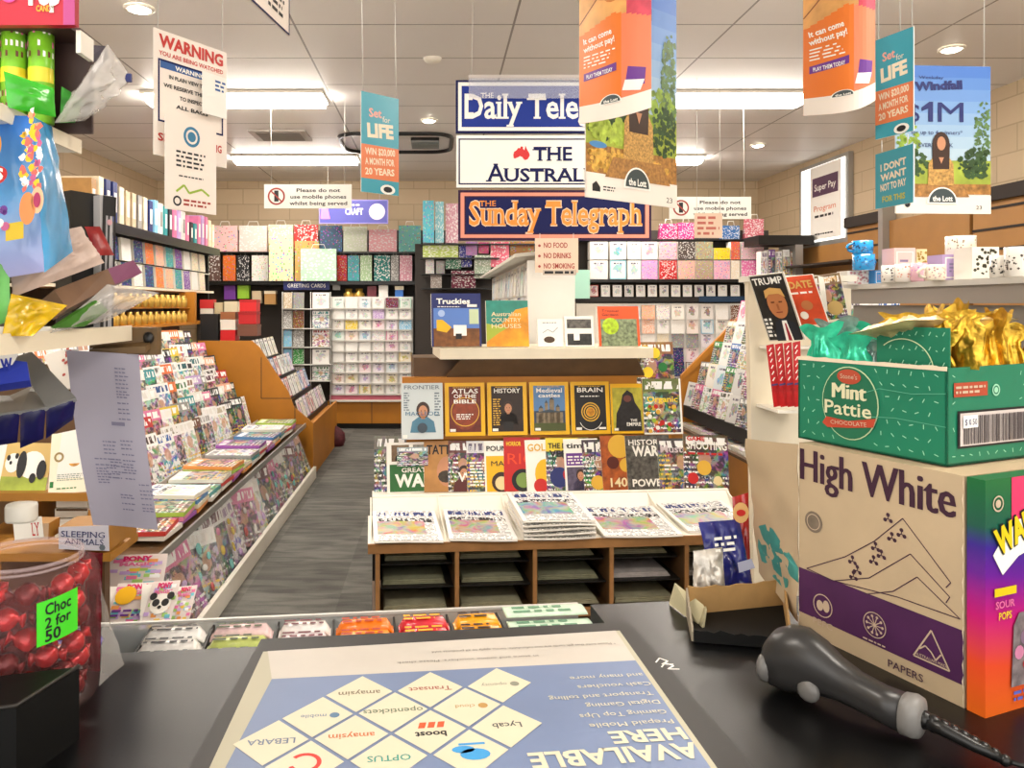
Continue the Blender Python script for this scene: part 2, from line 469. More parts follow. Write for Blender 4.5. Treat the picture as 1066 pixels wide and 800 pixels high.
CARD = cover_mat('card_print', 'card', 0.5); PATT = cover_mat('pattern_print', 'pattern', 0.45); NEWS = cover_mat('news_print', 'paper', 0.7)

# ------------------------------------------------------------------ lamps and ceiling fittings
TUBE = mat('lit_diffuser', 'fff6ea', 0.4, emit=24.0)
SPOT = mat('lit_downlight', 'fff3e0', 0.4, emit=24.0)
def ceiling_light(xc, Y, L=1.34, label='', n=''):
    t = thing('ceiling_light', label, 'light', (xc, Y, CEIL - 0.07), 'fluorescent ceiling lights')
    mb = MB(); mb.box((xc - L / 2, Y - 0.17, CEIL - 0.025), (xc + L / 2, Y + 0.17, CEIL - 0.003), WHITE); mb.build('housing', t)
    prof = [(-0.15, 0), (-0.13, -0.035), (-0.06, -0.05), (0.06, -0.05), (0.13, -0.035), (0.15, 0)]
    mb = MB(); mb.loft([[V((x, Y + a, CEIL - 0.026 + b)) for a, b in prof] for x in (xc - L / 2 + 0.02, xc + L / 2 - 0.02)], TUBE, True, False)
    mb.build('diffuser', t)
ceiling_light(-1.53, 5.87, 1.36, 'long lit ceiling light behind the red warning sign')
ceiling_light(-1.52, 8.3, 1.34, 'lit ceiling light near the back wall, left of the teal hanging sign')
ceiling_light(2.1, 5.87, 1.38, 'wide lit ceiling light right of the forest poster')
ceiling_light(2.15, 8.3, 1.4, 'short-looking lit ceiling light at the far right, beside the forest poster')
ceiling_light(-1.5, 3.3, 1.36, 'lit ceiling light over the left rack, above the top of the frame')  # unseen row, added for lighting in line with the rows in view
ceiling_light(2.1, 3.3, 1.36, 'lit ceiling light over the right, above the top of the frame')  # right half of that unseen row, likewise added for lighting
ceiling_light(-1.5, 0.4, 1.36, 'lit ceiling light above the counter, left of the till')  # unseen fixture, lights the near goods from above
ceiling_light(1.9, 0.6, 1.36, 'lit ceiling light above the counter, right of the till')  # its unseen partner on the right, lighting the same goods
def downlight(x, Y, label, r=0.055):
    t = thing('downlight', label, 'light', (x, Y, CEIL - 0.03), 'round ceiling downlights')
    mb = MB(); mb.lathe([(r + 0.02, 0), (r + 0.02, -0.008), (r, -0.012), (r, 0)], (x, Y, CEIL - 0.002), WHITE); mb.build('rim', t)
    mb = MB(); mb.lathe([(0.001, -0.02), (r * .7, -0.018), (r, -0.006)], (x, Y, CEIL - 0.002), SPOT); mb.build('lamp', t)
downlight(-1.6, 4.13, 'bright round downlight at the top left, left of the warning sign', 0.06)
downlight(-0.07, 6.63, 'round lit downlight between the teal sign and the blue newspaper sign')
downlight(3.2, 4.78, 'round downlight above the million dollar poster')
downlight(3.2, 7.66, 'small round downlight between the orange poster and the right no-phones sign')
mb = MB(); x0, x1, y0, y1 = -0.93, 0.14, 7.1, 7.95
t = thing('ceiling_air_vent', 'black-rimmed ceiling air vent behind the teal hanging sign', 'vent', (-0.4, 7.5, CEIL - 0.03))
rr = 0.2; out = []
for cx, cy, a0 in ((x1 - rr, y1 - rr, 0), (x0 + rr, y1 - rr, 90), (x0 + rr, y0 + rr, 180), (x1 - rr, y0 + rr, 270)):
    for k in range(7):
        a = math.radians(a0 + 15 * k); out.append(V((cx + rr * math.cos(a), cy + rr * math.sin(a), CEIL - 0.012)))
mb.tube(out + [out[0]], 0.022, BLACK, 6, False); mb.build('rim', t)
mb = MB(); mb.box((-0.25, 7.3, CEIL - 0.03), (0.02, 7.7, CEIL - 0.004), DARK)
for i in range(6): mb.box((-0.25, 7.32 + i * 0.065, CEIL - 0.04), (0.02, 7.335 + i * 0.065, CEIL - 0.028), GREYM)
mb.build('grille', t)
mb = MB(); mb.box((-1.72, 6.98, CEIL - 0.02), (-1.2, 7.4, CEIL - 0.003), mat('vent_grey', 'b5aca3', 0.5))
for i in range(8): mb.box((-1.66, 7.02 + i * 0.045, CEIL - 0.028), (-1.26, 7.035 + i * 0.045, CEIL - 0.018), mat('vent_slot', '8b8178', 0.5))
tag(mb.build('ceiling_grille'), 'flat grey square ceiling grille between the two left ceiling lights', 'vent')
mb = MB(); mb.lathe([(0.001, -0.02), (0.05, -0.02), (0.06, 0)], (-0.03, 4.97, CEIL - 0.002), WHITE)
tag(mb.build('smoke_detector'), 'small white smoke detector on the ceiling left of the blue newspaper sign', 'detector')

# right wall: window with the lit sign, slat panels
mb = MB(); mb.box((XR - 0.05, 7.62, 2.13), (XR - 0.002, 8.65, 3.03), GREYM)
w = struct(mb.build('window_1'))
mb = MB(); mb.box((XR - 0.06, 7.68, 2.18), (XR - 0.051, 8.59, 2.99), mat('daylit_pane', 'fdfbf6', 0.4, emit=1.1)); mb.build('pane', w)
mb = MB(); mb.box((XR - 0.075, 7.72, 2.2), (XR - 0.068, 8.35, 2.98), PAPER)
cv = Cv(mb, (XR - 0.0755, 8.35, 2.2), (0, -1, 0), (0, 0, 1))
cv.rect(0.05, 0.46, 0.58, 0.66, mat('plum_print', '5a3b57', 0.5)); cv.text('Super Pay', 0.315, 0.52, 0.07, WHT, w=0.44, align='C', bold=0.01)
cv.text('Program', 0.31, 0.3, 0.06, mat('orange_print', 'e0703a', 0.5), w=0.45, align='C'); cv.lines(0.1, 0.22, 0.5, 0.27, 1, INK); cv.lines(0.1, 0.04, 0.5, 0.07, 1, INK)
tag(mb.build('window_poster'), 'white poster with a plum band in the bright right-hand window', 'poster')
# ------------------------------------------------------------------ centre newspaper and magazine stand
ANG = math.radians(5.0); SO = V((-0.27, 3.22, 0)); SX = V((math.cos(ANG), math.sin(ANG), 0)); SY = V((-math.sin(ANG), math.cos(ANG), 0))
def S(x, y, z): return SO + SX * x + SY * y + V((0, 0, z))
def sbox(mb, a, b, mt):
    x0, y0, z0 = a; x1, y1, z1 = b
    mb.hexa([S(x, y, z) for z in (z0, z1) for x, y in ((x0, y0), (x1, y0), (x1, y1), (x0, y1))], mt)
DEG = math.degrees(ANG)
SW = 1.75; BW = 1.42; DU = .13
st = thing('newspaper_stand', 'white and timber newspaper stand with open pigeonholes in the middle of the shop', 'stand', S(SW / 2, 0.3, 0))
mb = MB(); sbox(mb, (0, 0.02, 0), (SW - 0.03, 0.72, 0.17), DKWOOD); mb.build('plinth', st)
mb = MB(); sbox(mb, (-0.02, -0.012, 0.17), (SW, 0.012, 0.2), WOOD); sbox(mb, (0, 0.012, 0.17), (SW - 0.03, 0.36, 0.185), DKWOOD); mb.build('bottom_rail', st)
for i in range(6):
    x = 0.012 + i * 0.335
    mb = MB(); sbox(mb, (x, 0.0, 0.2), (x + 0.018, 0.012, 0.47), WOOD); sbox(mb, (x, 0.0125, 0.2), (x + 0.018, 0.40, 0.47), DKWOOD); mb.build('divider', st)
mb = MB(); sbox(mb, (0.0, 0.405, 0.2), (SW - 0.03, 0.43, 0.5), BLACK); mb.build('back_panel', st)
for i in range(5):
    for k, z in enumerate((0.29, 0.38)):
        x = 0.036 + i * 0.335
        mb = MB(); sbox(mb, (x, 0.05 + k * 0.03, z), (x + 0.31, 0.39, z + 0.006), DARK); mb.build('shelf', st)
mb = MB(); sbox(mb, (-0.02, 0.0, 0.475), (SW + 0.02, 0.43, 0.5), WHITE); sbox(mb, (-0.02, -0.01, 0.46), (SW + 0.02, 0.0, 0.5), WOOD); mb.build('tray', st)
mb = MB(); mb.prism([S(0.0, 0.37, 0.5), S(SW + 0.02, 0.37, 0.5), S(SW + 0.02, 0.47, 0.585), S(0.0, 0.47, 0.585)], SY * 0.01, WHITE)
sbox(mb, (0, 0.46, 0.572), (SW + 0.02, 0.58, 0.582), WHITE); mb.build('backboard', st)
for x in (-.01, .312, .622, .965, 1.352, 1.755):
    mb = MB(); mb.prism([S(x, 0.02, 0.501), S(x, 0.37, 0.501), S(x, 0.46, 0.58), S(x, 0.35, 0.54)], SX * 0.006, WHITE); mb.build('tray_divider', st)
mb = MB(); sbox(mb, (0.02 + DU, 0.60, 0.17), (BW - 0.1 + DU, 0.64, 1.14), OAK); mb.build('timber_back', st)
mb = MB(); sbox(mb, (0.12 + DU, 0.575, 0.835), (1.33 + DU, 0.598, 0.850), OAK); sbox(mb, (0.12 + DU, 0.565, 0.835), (1.33 + DU, 0.575, 0.856), OAK); mb.build('magazine_ledge', st)
mb = MB(); mb.prism([S(0.24 + DU, 0.598, 1.14), S(1.26 + DU, 0.598, 1.14), S(1.19 + DU, 0.52, 1.235), S(0.31 + DU, 0.52, 1.235)], V((0, 0, 0.01)), DKWOOD); mb.build('canopy', st)
mb = MB(); sbox(mb, (0.20 + DU, 0.50, 1.236), (1.27 + DU, 0.95, 1.287), CREAM); mb.build('top_shelf', st)
mb = MB(); sbox(mb, (0.08 + DU, 0.641, 0.17), (BW - 0.1 + DU, 0.9, 1.235), DKWOOD); mb.build('body', st)

# stock in the pigeonholes: folded papers
k = 0
for i in range(5):
    for lvl, z in enumerate((0.202, 0.297, 0.387)):
        x = 0.04 + i * 0.335
        mb = MB(); y0 = 0.04 + 0.04 * lvl
        a = RND.uniform(0, 0.02)
        c1 = ('a39f84', '8f8f74', 'aca88c')[lvl] if i < 3 or lvl != 1 else 'c9c2c0'
        for q in range(3):
            sbox(mb, (x + a + q * .003, y0 + q * .004, z + q * 0.006), (x + 0.27 + a - q * .004, y0 + 0.3, z + q * 0.006 + 0.005), mat('stock_' + c1, c1, 0.7, vary=0.15, scale=30))
        o = mb.build('folded_paper_stack')
        tag(o, '%s folded papers lying on the %s level of the %s pigeonhole from the left' % (('dull green', 'dull green', 'olive')[lvl] if c1 != 'c9c2c0' else 'pinkish grey', ('bottom', 'middle', 'top')[lvl], ('first', 'second', 'third', 'fourth', 'fifth')[i]), 'papers', 'papers in the pigeonholes')

# newspapers on the tray
def newspaper(x, y, z, w, d, rot, label, n=0, col='c9a27a', tilt=0.02, pics=True):
    t = thing('newspaper', label, 'newspaper', S(x + w / 2, y + d / 2, z), 'newspapers on the stand')
    ca, sa = math.cos(rot), math.sin(rot)
    def Q(u, v, dz): # local
        a, b = (u - 0.5) * w, (v - 0.5) * d
        return S(x + w / 2 + a * ca - b * sa, y + d / 2 + a * sa + b * ca, z + dz + tilt * v + 0.004 * math.sin(3 * u + n))
    mb = MB()
    mb.grid(lambda u, v: Q(u, v, 0.011), 6, 4, NEWS)
    mb.grid(lambda u, v: Q(1 - u, v, 0.0), 6, 4, PAGES)
    ring = [(0, 0), (1, 0), (1, 1), (0, 1)]
    for a in range(4):
        (u0, v0), (u1, v1) = ring[a], ring[(a + 1) % 4]
        N_ = 6 if a % 2 == 0 else 4
        for q in range(N_):
            s0, s1 = q / N_, (q + 1) / N_
            p0 = (u0 + (u1 - u0) * s0, v0 + (v1 - v0) * s0); p1 = (u0 + (u1 - u0) * s1, v0 + (v1 - v0) * s1)
            mb.face([Q(*p0, 0), Q(*p1, 0), Q(*p1, 0.011), Q(*p0, 0.011)], PAGES, [(0.01, 0.5)] * 4)
    o = mb.build('pages', t); o.color = H(col)
    # folded section hanging from the near edge
    mb = MB(); mb.grid(lambda u, v: Q(u * 0.98 + 0.01, 0, 0.009) + SY * (-0.004 - 0.008 * math.sin(math.pi * v)) + V((0, 0, -0.004 * v)), 6, 3, PAPER)
    mb.build('fold', t)
newspaper(0.003, -0.02, 0.503, 0.29, 0.36, 0.02, 'tabloid newspaper lying at the left end of the white newspaper stand', 1, 'c2a060', 0.03)
newspaper(0.325, -0.02, 0.503, 0.29, 0.36, -0.02, 'newspaper with one wide photo, second pile from the left on the stand', 2, 'b08a60', 0.03)
ordn = ('lowest', 'second lowest', 'middle', 'second highest', 'topmost')
for q in range(5):
    newspaper(0.635 + 0.004 * (q % 2), -0.02 + 0.003 * q, 0.503 + 0.0165 * q, 0.315, 0.37, 0.01 * (-1) ** q, '%s newspaper of the tall pile in the middle of the stand' % ordn[q], 3 + q, '8aa6a0', 0.03)
newspaper(0.985, -0.02, 0.503, 0.35, 0.36, 0.0, 'low white newspaper just right of the tall newspaper pile', 9, 'b98f70', 0.03)
newspaper(1.37, 0.03, 0.503, 0.33, 0.34, 0.04, 'pale grey newspaper at the right end of the stand above the blue chip packet', 10, 'c5c0b0', 0.035)

# row of five yellow-framed magazines and their neighbours
YEL = mat('yellow_frame', 'f0b80c', 0.4)
def magazine(x, y, z, w, h, label, front=COVER, color='888888', lean=8, roll=0, draw=None, group='magazines on the centre stand', t=0.006, rz=0, name='magazine', cat='magazine'):
    """upright magazine on the stand; draw() adds print on its front"""
    mb = MB(); n = MB()
    mb.raw([(-w / 2, -t, 0), (w / 2, -t, 0), (w / 2, -t, h), (-w / 2, -t, h)], [(0, 1, 2, 3)], front, False, [(0, 0), (1, 0), (1, 1), (0, 1)])
    mb.raw([(-w / 2, -t, 0), (w / 2, -t, 0), (w / 2, -t, h), (-w / 2, -t, h), (-w / 2, 0, 0), (w / 2, 0, 0), (w / 2, 0, h), (-w / 2, 0, h)],
           [(5, 4, 7, 6), (4, 5, 1, 0), (3, 2, 6, 7), (4, 0, 3, 7), (1, 5, 6, 2)], PAGES)
    cv = Cv(mb, (-w / 2, -t, 0), (1, 0, 0), (0, 0, 1), 0.0006)
    if draw: draw(cv, w, h)
    o = mb.build(name, None, (0, 0, 0))
    p = S(x, y, z) if not isinstance(x, V) else x
    base = DEG if not isinstance(x, V) else 0
    o.matrix_world = Matrix.Translation(p) @ Matrix.Rotation(math.radians(base + rz), 4, 'Z') @ Matrix.Rotation(math.radians(-lean), 4, 'X') @ Matrix.Rotation(math.radians(roll), 4, 'Y')
    WL[o.name] = p
    return tag(o, label, cat, group, color=color)
def pc(n, h, **k): return mat('ink_' + n, h, 0.45, **k)
RED, ORG, BLU, NAVY, TEAL, GRN, PNK, PUR, GOLD = pc('red', 'c8201c'), pc('orange', 'f07a25'), pc('blue', '2a6fc0'), pc('navy', '1f2a6b'), pc('teal', '2f98a0'), pc('green', '1f7a35'), pc('pink', 'e878a8'), pc('purple', '6a3090'), pc('gold', 'e3b23c')
SKIN, HAIR = pc('skin', 'c98e6a'), pc('hair', '3a241a')
def figure(cv, x, y, s, coat, hair=HAIR, skin=SKIN, L=2):
    """printed head and shoulders"""
    cv.poly([(x - .5 * s, y), (x + .5 * s, y), (x + .42 * s, y + .42 * s), (x + .14 * s, y + .62 * s), (x - .14 * s, y + .62 * s), (x - .42 * s, y + .42 * s)], coat, L)
    cv.disc(x, y + .86 * s, .26 * s, hair, L + 1, 16, .32 * s); cv.disc(x, y + .80 * s, .18 * s, skin, L + 2, 16, .24 * s)
    cv.rect(x - .07 * s, y + .52 * s, x + .07 * s, y + .62 * s, skin, L + 2)
    for e in (-1, 1): cv.disc(x + e * .07 * s, y + .83 * s, .022 * s, INK, L + 3, 8)
    cv.rect(x - .06 * s, y + .70 * s, x + .06 * s, y + .715 * s, RED, L + 3)
def d_frontier(cv, w, h):
    cv.rect(0, 0, w, h, pc('pale_blue', 'cfd8da'), 1); cv.text('FRONTIER', w / 2, h * .89, h * .07, pc('slate', '6d7a86'), w=w * .86, align='C', bold=.01)
    figure(cv, w * .52, h * .12, w * .62, pc('steel', '4d7d96'), L=2); cv.text('MACLEOD', w * .1, h * .42, h * .07, pc('steelb', '2f6b90'), w=w * .8, L=7)
    cv.disc(w * .5, h * .2, w * .12, pc('slate2', '3f4c58'), 6); cv.rect(w * .03, h * .02, w * .14, h * .08, WHT, 5)
    cv.lines(w * .06, h * .5, w * .2, h * .84, 8, pc('slate', '6d7a86')); cv.lines(w * .8, h * .4, w * .95, h * .84, 9, pc('slate', '6d7a86'))
def framed(inner, title, sub, art):
    def d(cv, w, h):
        cv.rect(0, 0, w, h, YEL, 1); cv.rect(w * .1, h * .07, w * .9, h * .93, inner, 2); art(cv, w, h)
        cv.text(title, w / 2, h * .80, h * .085, WHT, w=w * .66, align='C', bold=.015, L=6)
        for i, s_ in enumerate(sub): cv.text(s_, w / 2, h * (.71 - .1 * i), h * .07, WHT, w=w * .56, align='C', bold=.02, L=6)
        cv.rect(w * .12, h * .08, w * .26, h * .13, WHT, 6)
        cv.lines(w * .2, h * .895, w * .8, h * .92, 1, GOLD, 6)
    return d
def art_bible(cv, w, h): cv.disc(w / 2, h * .45, w * .34, pc('umber', '8a3a1c', vary=.3, scale=40), 3, 24, h * .34); cv.lines(w * .28, h * .3, w * .72, h * .42, 3, WHT, 6); cv.ring(w / 2, h * .45, w * .36, .004, GOLD, 4)
def art_hist(cv, w, h):
    figure(cv, w * .52, h * .2, w * .5, pc('coal', '1f1a18')); cv.rect(w * .4, h * .1, w * .64, h * .25, pc('coal', '1f1a18'), 3); cv.lines(w * .14, h * .18, w * .34, h * .7, 12, GOLD, 5)
def art_castle(cv, w, h):
    cv.rect(w * .1, h * .45, w * .9, h * .93, pc('skyprint', '5b86b8'), 3); st_ = pc('stone', '8a7a62', vary=.3, scale=60)
    for x0, x1, y1 in ((.16, .84, .42), (.22, .34, .5), (.38, .46, .6), (.5, .62, .66), (.66, .76, .52)):
        cv.rect(w * x0, h * .2, w * x1, h * y1, st_, 4); cv.poly([(w * x0, h * y1), (w * x1, h * y1), (w * (x0 + x1) / 2, h * (y1 + .06))], pc('slate2', '3f4c58'), 5)
    cv.rect(w * .1, h * .07, w * .9, h * .22, pc('moss', '4c5426'), 5)
def art_brain(cv, w, h):
    for i, r in enumerate((.24, .18, .12)): cv.ring(w / 2, h * .42, w * r, .006, GOLD, 3 + i)
    cv.disc(w / 2, h * .42, w * .1, pc('amber', 'd08a20', vary=.4, scale=80), 6); cv.ring(w / 2, h * .3, w * .3, .003, WHT, 3, 16, 200, 340); cv.lines(w * .25, h * .70, w * .75, h * .74, 1, WHT, 5)
    cv.rect(w * .7, h * .09, w * .88, h * .13, WHT, 6)
def d_ape(cv, w, h):
    cv.rect(0, 0, w, h, YEL, 1); cv.rect(w * .06, h * .05, w * .94, h * .92, pc('khaki', 'b5ad3a', vary=.3, scale=30), 2)
    cv.poly([(w * .12, h * .05), (w * .9, h * .05), (w * .88, h * .45), (w * .72, h * .62), (w * .66, h * .8), (w * .5, h * .87), (w * .36, h * .78), (w * .3, h * .6), (w * .16, h * .4)], pc('apeblack', '211f22', vary=.4, scale=60), 3)
    cv.disc(w * .5, h * .7, w * .12, pc('apebrown', '6b3a34'), 4, 14, h * .07); cv.text('THE', w * .56, h * .24, h * .05, WHT, w=w * .2, bold=.02, L=5); cv.text('EMPIRE', w * .45, h * .15, h * .07, WHT, w=w * .42, bold=.02, L=5)
    cv.rect(w * .08, h * .06, w * .2, h * .11, WHT, 6)
def d_garden(cv, w, h):
    cv.text('ABC', w * .12, h * .84, h * .1, WHT, w=w * .3, bold=.02); cv.text('Organic', w * .1, h * .58, h * .1, pc('yel', 'f6d62a'), w=w * .8, bold=.02)
    cv.rect(0, 0, w, h * .03, WHT, 2); cv.rect(w * .95, 0, w, h, WHT, 2)
    r = random.Random(4)
    for i in range(34): cv.disc(w * r.uniform(.08, .9), h * r.uniform(.05, .5), w * r.uniform(.03, .07), r.choice([GRN, RED, GOLD, pc('lime', '9cc23a'), WHT, pc('umber', '8a3a1c')]), 2 + i % 4, 10)
ZN = 0.852; mw, mh = 0.2, 0.262
magazine(0.245, 0.53, ZN - 0.01, 0.205, 0.275, 'pale blue magazine with a bearded man, left end of the yellow-framed row', color='b9c6cc', draw=d_frontier, lean=9)
magazine(0.460, 0.553, ZN, mw, mh, 'yellow framed magazine titled atlas of the bible, first of the five yellow ones', color='8a3a1c', draw=framed(pc('rust', '6a2616', vary=.25, scale=30), 'ATLAS', ['OF THE', 'BIBLE'], art_bible))
magazine(0.673, 0.553, ZN, mw, mh, 'yellow framed history magazine with a man in a dark suit', color='2a1c14', draw=framed(pc('espresso', '2c1b12', vary=.25, scale=30), 'HISTORY', [], art_hist))
magazine(0.887, 0.553, ZN, mw, mh, 'yellow framed magazine with a stone castle under blue sky', color='5b86b8', draw=framed(pc('dusk', '33455e'), 'Medieval', ['castles'], art_castle))
magazine(1.097, 0.553, ZN, mw, mh, 'yellow framed magazine with a glowing brain on black', color='1c1a1c', draw=framed(pc('nightp', '1b1a1e'), 'BRAIN', [], art_brain))
magazine(1.290, 0.553, ZN, 0.175, 0.25, 'yellow framed magazine with a black ape, last of the five yellow ones', color='b5ad3a', draw=d_ape)
magazine(1.470, 0.545, ZN - 0.005, 0.2, 0.28, 'lower gardening magazine with yellow lettering, right end of the upper row', color='6b7a3a', draw=d_garden)
magazine(1.450, 0.595, ZN + 0.20, 0.2, 0.26, 'upper flowery gardening magazine peeping out above its twin, right end', color='9a6a3a', draw=lambda cv, w, h: (cv.text('ABC', w * .12, h * .6, h * .12, WHT, w=w * .35, bold=.02), cv.disc(w * .5, h * .78, w * .14, pc('yel', 'f6d62a'), 3), cv.disc(w * .25, h * .86, w * .1, GOLD, 3), cv.disc(w * .3, h * .4, w * .14, pc('yel', 'f6d62a'), 3), cv.disc(w * .7, h * .5, w * .12, GRN, 3)))
magazine(0.195, 0.49, 0.72, 0.15, 0.09, 'pale cover peeping out under the bearded man magazine', color='9fb0b8', lean=10)
# lower row, overlapping
def T(title, c=WHT, w_=.86, y=.78, hh=.14, bg=None, extra=None, x=.07, top=None):
    def d(cv, w, h):
        if bg: cv.rect(0, 0, w, h, bg, 1)
        if top: cv.rect(0, h * .74, w, h, top, 1)
        cv.text(title, w * x, h * y, h * hh, c, w=w * w_, bold=.02, L=5)
        if extra: extra(cv, w, h)
    return d
def ex_war(cv, w, h):
    cv.rect(w * .06, h * .02, w * .94, h * .56, pc('wargreen', '2c6a32'), 2); cv.text('GREAT', w * .3, h * .4, h * .09, WHT, w=w * .5, L=4, bold=.02); cv.text('WAR', w * .16, h * .12, h * .24, WHT, w=w * .8, L=4, bold=.04)
    cv.rect(w * .1, h * .62, w * .46, h * .95, pc('khak2', '7a6248', vary=.4, scale=60), 2); cv.rect(w * .54, h * .62, w * .92, h * .95, pc('gryg', '8f8a80', vary=.4, scale=60), 2)
    figure(cv, w * .28, h * .63, w * .22, INK, L=3)
def ex_tattoo(cv, w, h):
    cv.disc(w * .6, h * .4, w * .28, SKIN, 2, 16, h * .3); cv.disc(w * .55, h * .3, w * .2, pc('inkb', '3c3226', vary=.5, scale=60), 3, 12, h * .12)
def ex_face(col): return lambda cv, w, h: figure(cv, w * .5, 0, w * .7, col)
def ex_lines(cv, w, h): cv.lines(w * .1, h * .1, w * .9, h * .6, 8, WHT, 4)
row = [
 (0.125, .25, .255, 'white framed war magazine with a green panel, left end of the lower row', T('', bg=WHT, extra=ex_war), 'ffffff', COVER),
 (0.285, .20, .26, 'tan tattoo magazine with a tattooed arm, beside the green war magazine', T('TATTOO', INK, 1.0, .74, .18, bg=pc('tan', 'c08a4c', vary=.2, scale=12), extra=ex_tattoo), 'c08a4c', COVER),
 (0.385, .16, .26, 'maroon cover with a large W, right of the tattoo magazine', T('W', WHT, .5, .2, .18, extra=ex_face(pc('maroonp', '5a2420')), x=.3), '6a2a22', DCOVER),
 (0.475, .15, .258, 'greyish purple cover crowded with print, lower row of the stand', T('BLUES', pc('ltg', 'c8c8d0'), .8, .78, .12, extra=ex_lines), '6d6078', DCOVER),
 (0.575, .17, .258, 'white and yellow puzzle magazine with a cartoon-like round head', T('POUND', INK, .8, .8, .1, bg=WHT, extra=lambda cv, w, h: (cv.rect(w * .05, 0, w * .95, h * .7, YEL, 2), cv.disc(w * .5, h * .18, w * .3, HAIR, 3), cv.disc(w * .5, h * .16, w * .2, pc('pale', 'ecd8a0'), 4), cv.text('MAD', w * .2, h * .5, h * .1, INK, w=w * .6, L=5))), 'f0c020', COVER),
 (0.68, .19, .275, 'bright red cover with a green faced figure, standing taller than its neighbours', T('HORROR', pc('yel', 'f6d62a'), .4, .84, .08, bg=RED, extra=lambda cv, w, h: (cv.disc(w * .5, h * .2, w * .3, INK, 2), cv.disc(w * .52, h * .2, w * .2, pc('grnface', '7d9a4a'), 3), cv.disc(w * .85, h * .15, w * .16, BLU, 3), cv.text('RIO', w * .1, h * .5, h * .2, pc('redor', 'f04a20'), w=w * .8, L=4))), 'c8201c', COVER),
 (0.79, .18, .262, 'white and gold cover, right of the red one in the lower row', T('GOLD', GOLD, .7, .78, .14, bg=WHT, extra=lambda cv, w, h: (cv.disc(w * .55, h * .32, w * .3, YEL, 2, 16, h * .3), cv.disc(w * .4, h * .1, w * .2, RED, 3))), 'f0e0a0', COVER),
 (0.885, .17, .27, 'comic cover with heavy black lettering on yellow, centre of the lower row', T('THE NEW', INK, .9, .8, .1, top=pc('yelb', 'ecd03a'), extra=lambda cv, w, h: (cv.text('VERSE', w * .1, h * .64, h * .12, INK, w=w * .85, L=5, bold=.03), cv.disc(w * .4, h * .25, w * .3, NAVY, 2), cv.disc(w * .7, h * .3, w * .2, RED, 3))), '3a3c58', DCOVER),
 (0.985, .18, .265, 'white cover with a purple band and a face, lower row', T('times', INK, .8, .82, .1, bg=WHT, extra=lambda cv, w, h: (cv.rect(w * .06, h * .48, w * .94, h * .72, PUR, 2), cv.lines(w * .1, h * .5, w * .9, h * .68, 3, WHT, 3), cv.rect(w * .06, 0, w * .94, h * .45, pc('duskp', '5a5068', vary=.4, scale=50), 2), figure(cv, w * .45, 0, w * .5, NAVY))), 'ffffff', COVER),
 (1.08, .18, .26, 'history magazine with stacked white headlines, lower row', T('HIST', WHT, .9, .76, .16, extra=lambda cv, w, h: (cv.text('DREAMS', w * .08, h * .58, h * .08, WHT, w=w * .8, L=5), cv.text('ITALIAN', w * .08, h * .45, h * .08, WHT, w=w * .8, L=5), cv.disc(w * .4, h * .15, w * .2, GOLD, 3))), '3c3440', DCOVER),
 (1.185, .20, .28, 'orange and brown artwork cover lettered 1405, topped by yellow', T('1405', pc('cream_', 'f0dcae'), .6, .06, .16, bg=pc('brnor', 'a8521c', vary=.5, scale=26), extra=lambda cv, w, h: (cv.disc(w * .5, h * .8, w * .3, GOLD, 2), cv.disc(w * .3, h * .5, w * .16, pc('dred', '5a1c10'), 3), cv.disc(w * .65, h * .45, w * .18, GOLD, 3)), x=.2), 'a8521c', COVER),
 (1.33, .235, .28, 'black and white war magazine with thick white letters', T('HISTORY', WHT, .8, .82, .1, bg=pc('warbw', '57544f', vary=.7, scale=50), extra=lambda cv, w, h: (cv.text('WAR', w * .14, h * .62, h * .18, WHT, w=w * .6, L=5, bold=.04), cv.text('POWER', w * .1, h * .06, h * .13, WHT, w=w * .8, L=5, bold=.03), cv.rect(w * .76, h * .7, w * .94, h * .8, GOLD, 4))), '57544f', DCOVER),
 (1.475, .2, .262, 'dark muscle magazine between the war and the red-lettered cover', T('Muster', pc('ltpink', 'd8c8cc'), .86, .72, .14, extra=lambda cv, w, h: cv.lines(w * .15, h * .35, w * .5, h * .5, 2, WHT, 4)), '4a4440', DCOVER),
 (1.62, .24, .28, 'busy red lettered shooting magazine at the right end of the lower row', T('SHOOTING', WHT, .9, .72, .15, extra=lambda cv, w, h: (cv.text('GAME', w * .08, h * .88, h * .08, RED, w=w * .4, L=5, bold=.03), cv.lines(w * .1, h * .6, w * .9, h * .68, 1, RED, 5), cv.disc(w * .45, h * .38, w * .16, GOLD, 4), cv.disc(w * .2, h * .18, w * .12, RED, 3), cv.disc(w * .75, h * .15, w * .1, pc('pale', 'ecd8a0'), 3))), '5a4a30', DCOVER)]
n = len(row)
for i, (x, w_, h_, lb, dr, c, fm) in enumerate(row):
    magazine(x * 0.985 + 0.07, 0.525 - 0.0036 * i, 0.5835, w_ * 0.97, h_ * 0.95, lb, front=fm, color=c, draw=dr, lean=12, t=.003, roll=RND.uniform(-1, 1) + (4 if i == n - 1 else 0))
for i, (x, w_, c, lb) in enumerate([(0.03, .16, '7a7468', 'grey cover half hidden behind the green war magazine'), (0.93, .2, 'd8c83a', 'yellow edged magazine sticking up behind the purple banded one'), (1.22, .22, 'c8c8a0', 'pale green magazine sticking up behind the black and white war magazine')]):
    magazine(x + .06, 0.552, 0.5835 + (0.04 if i else 0), w_, 0.27, lb, front=COVER, color=c, lean=9)

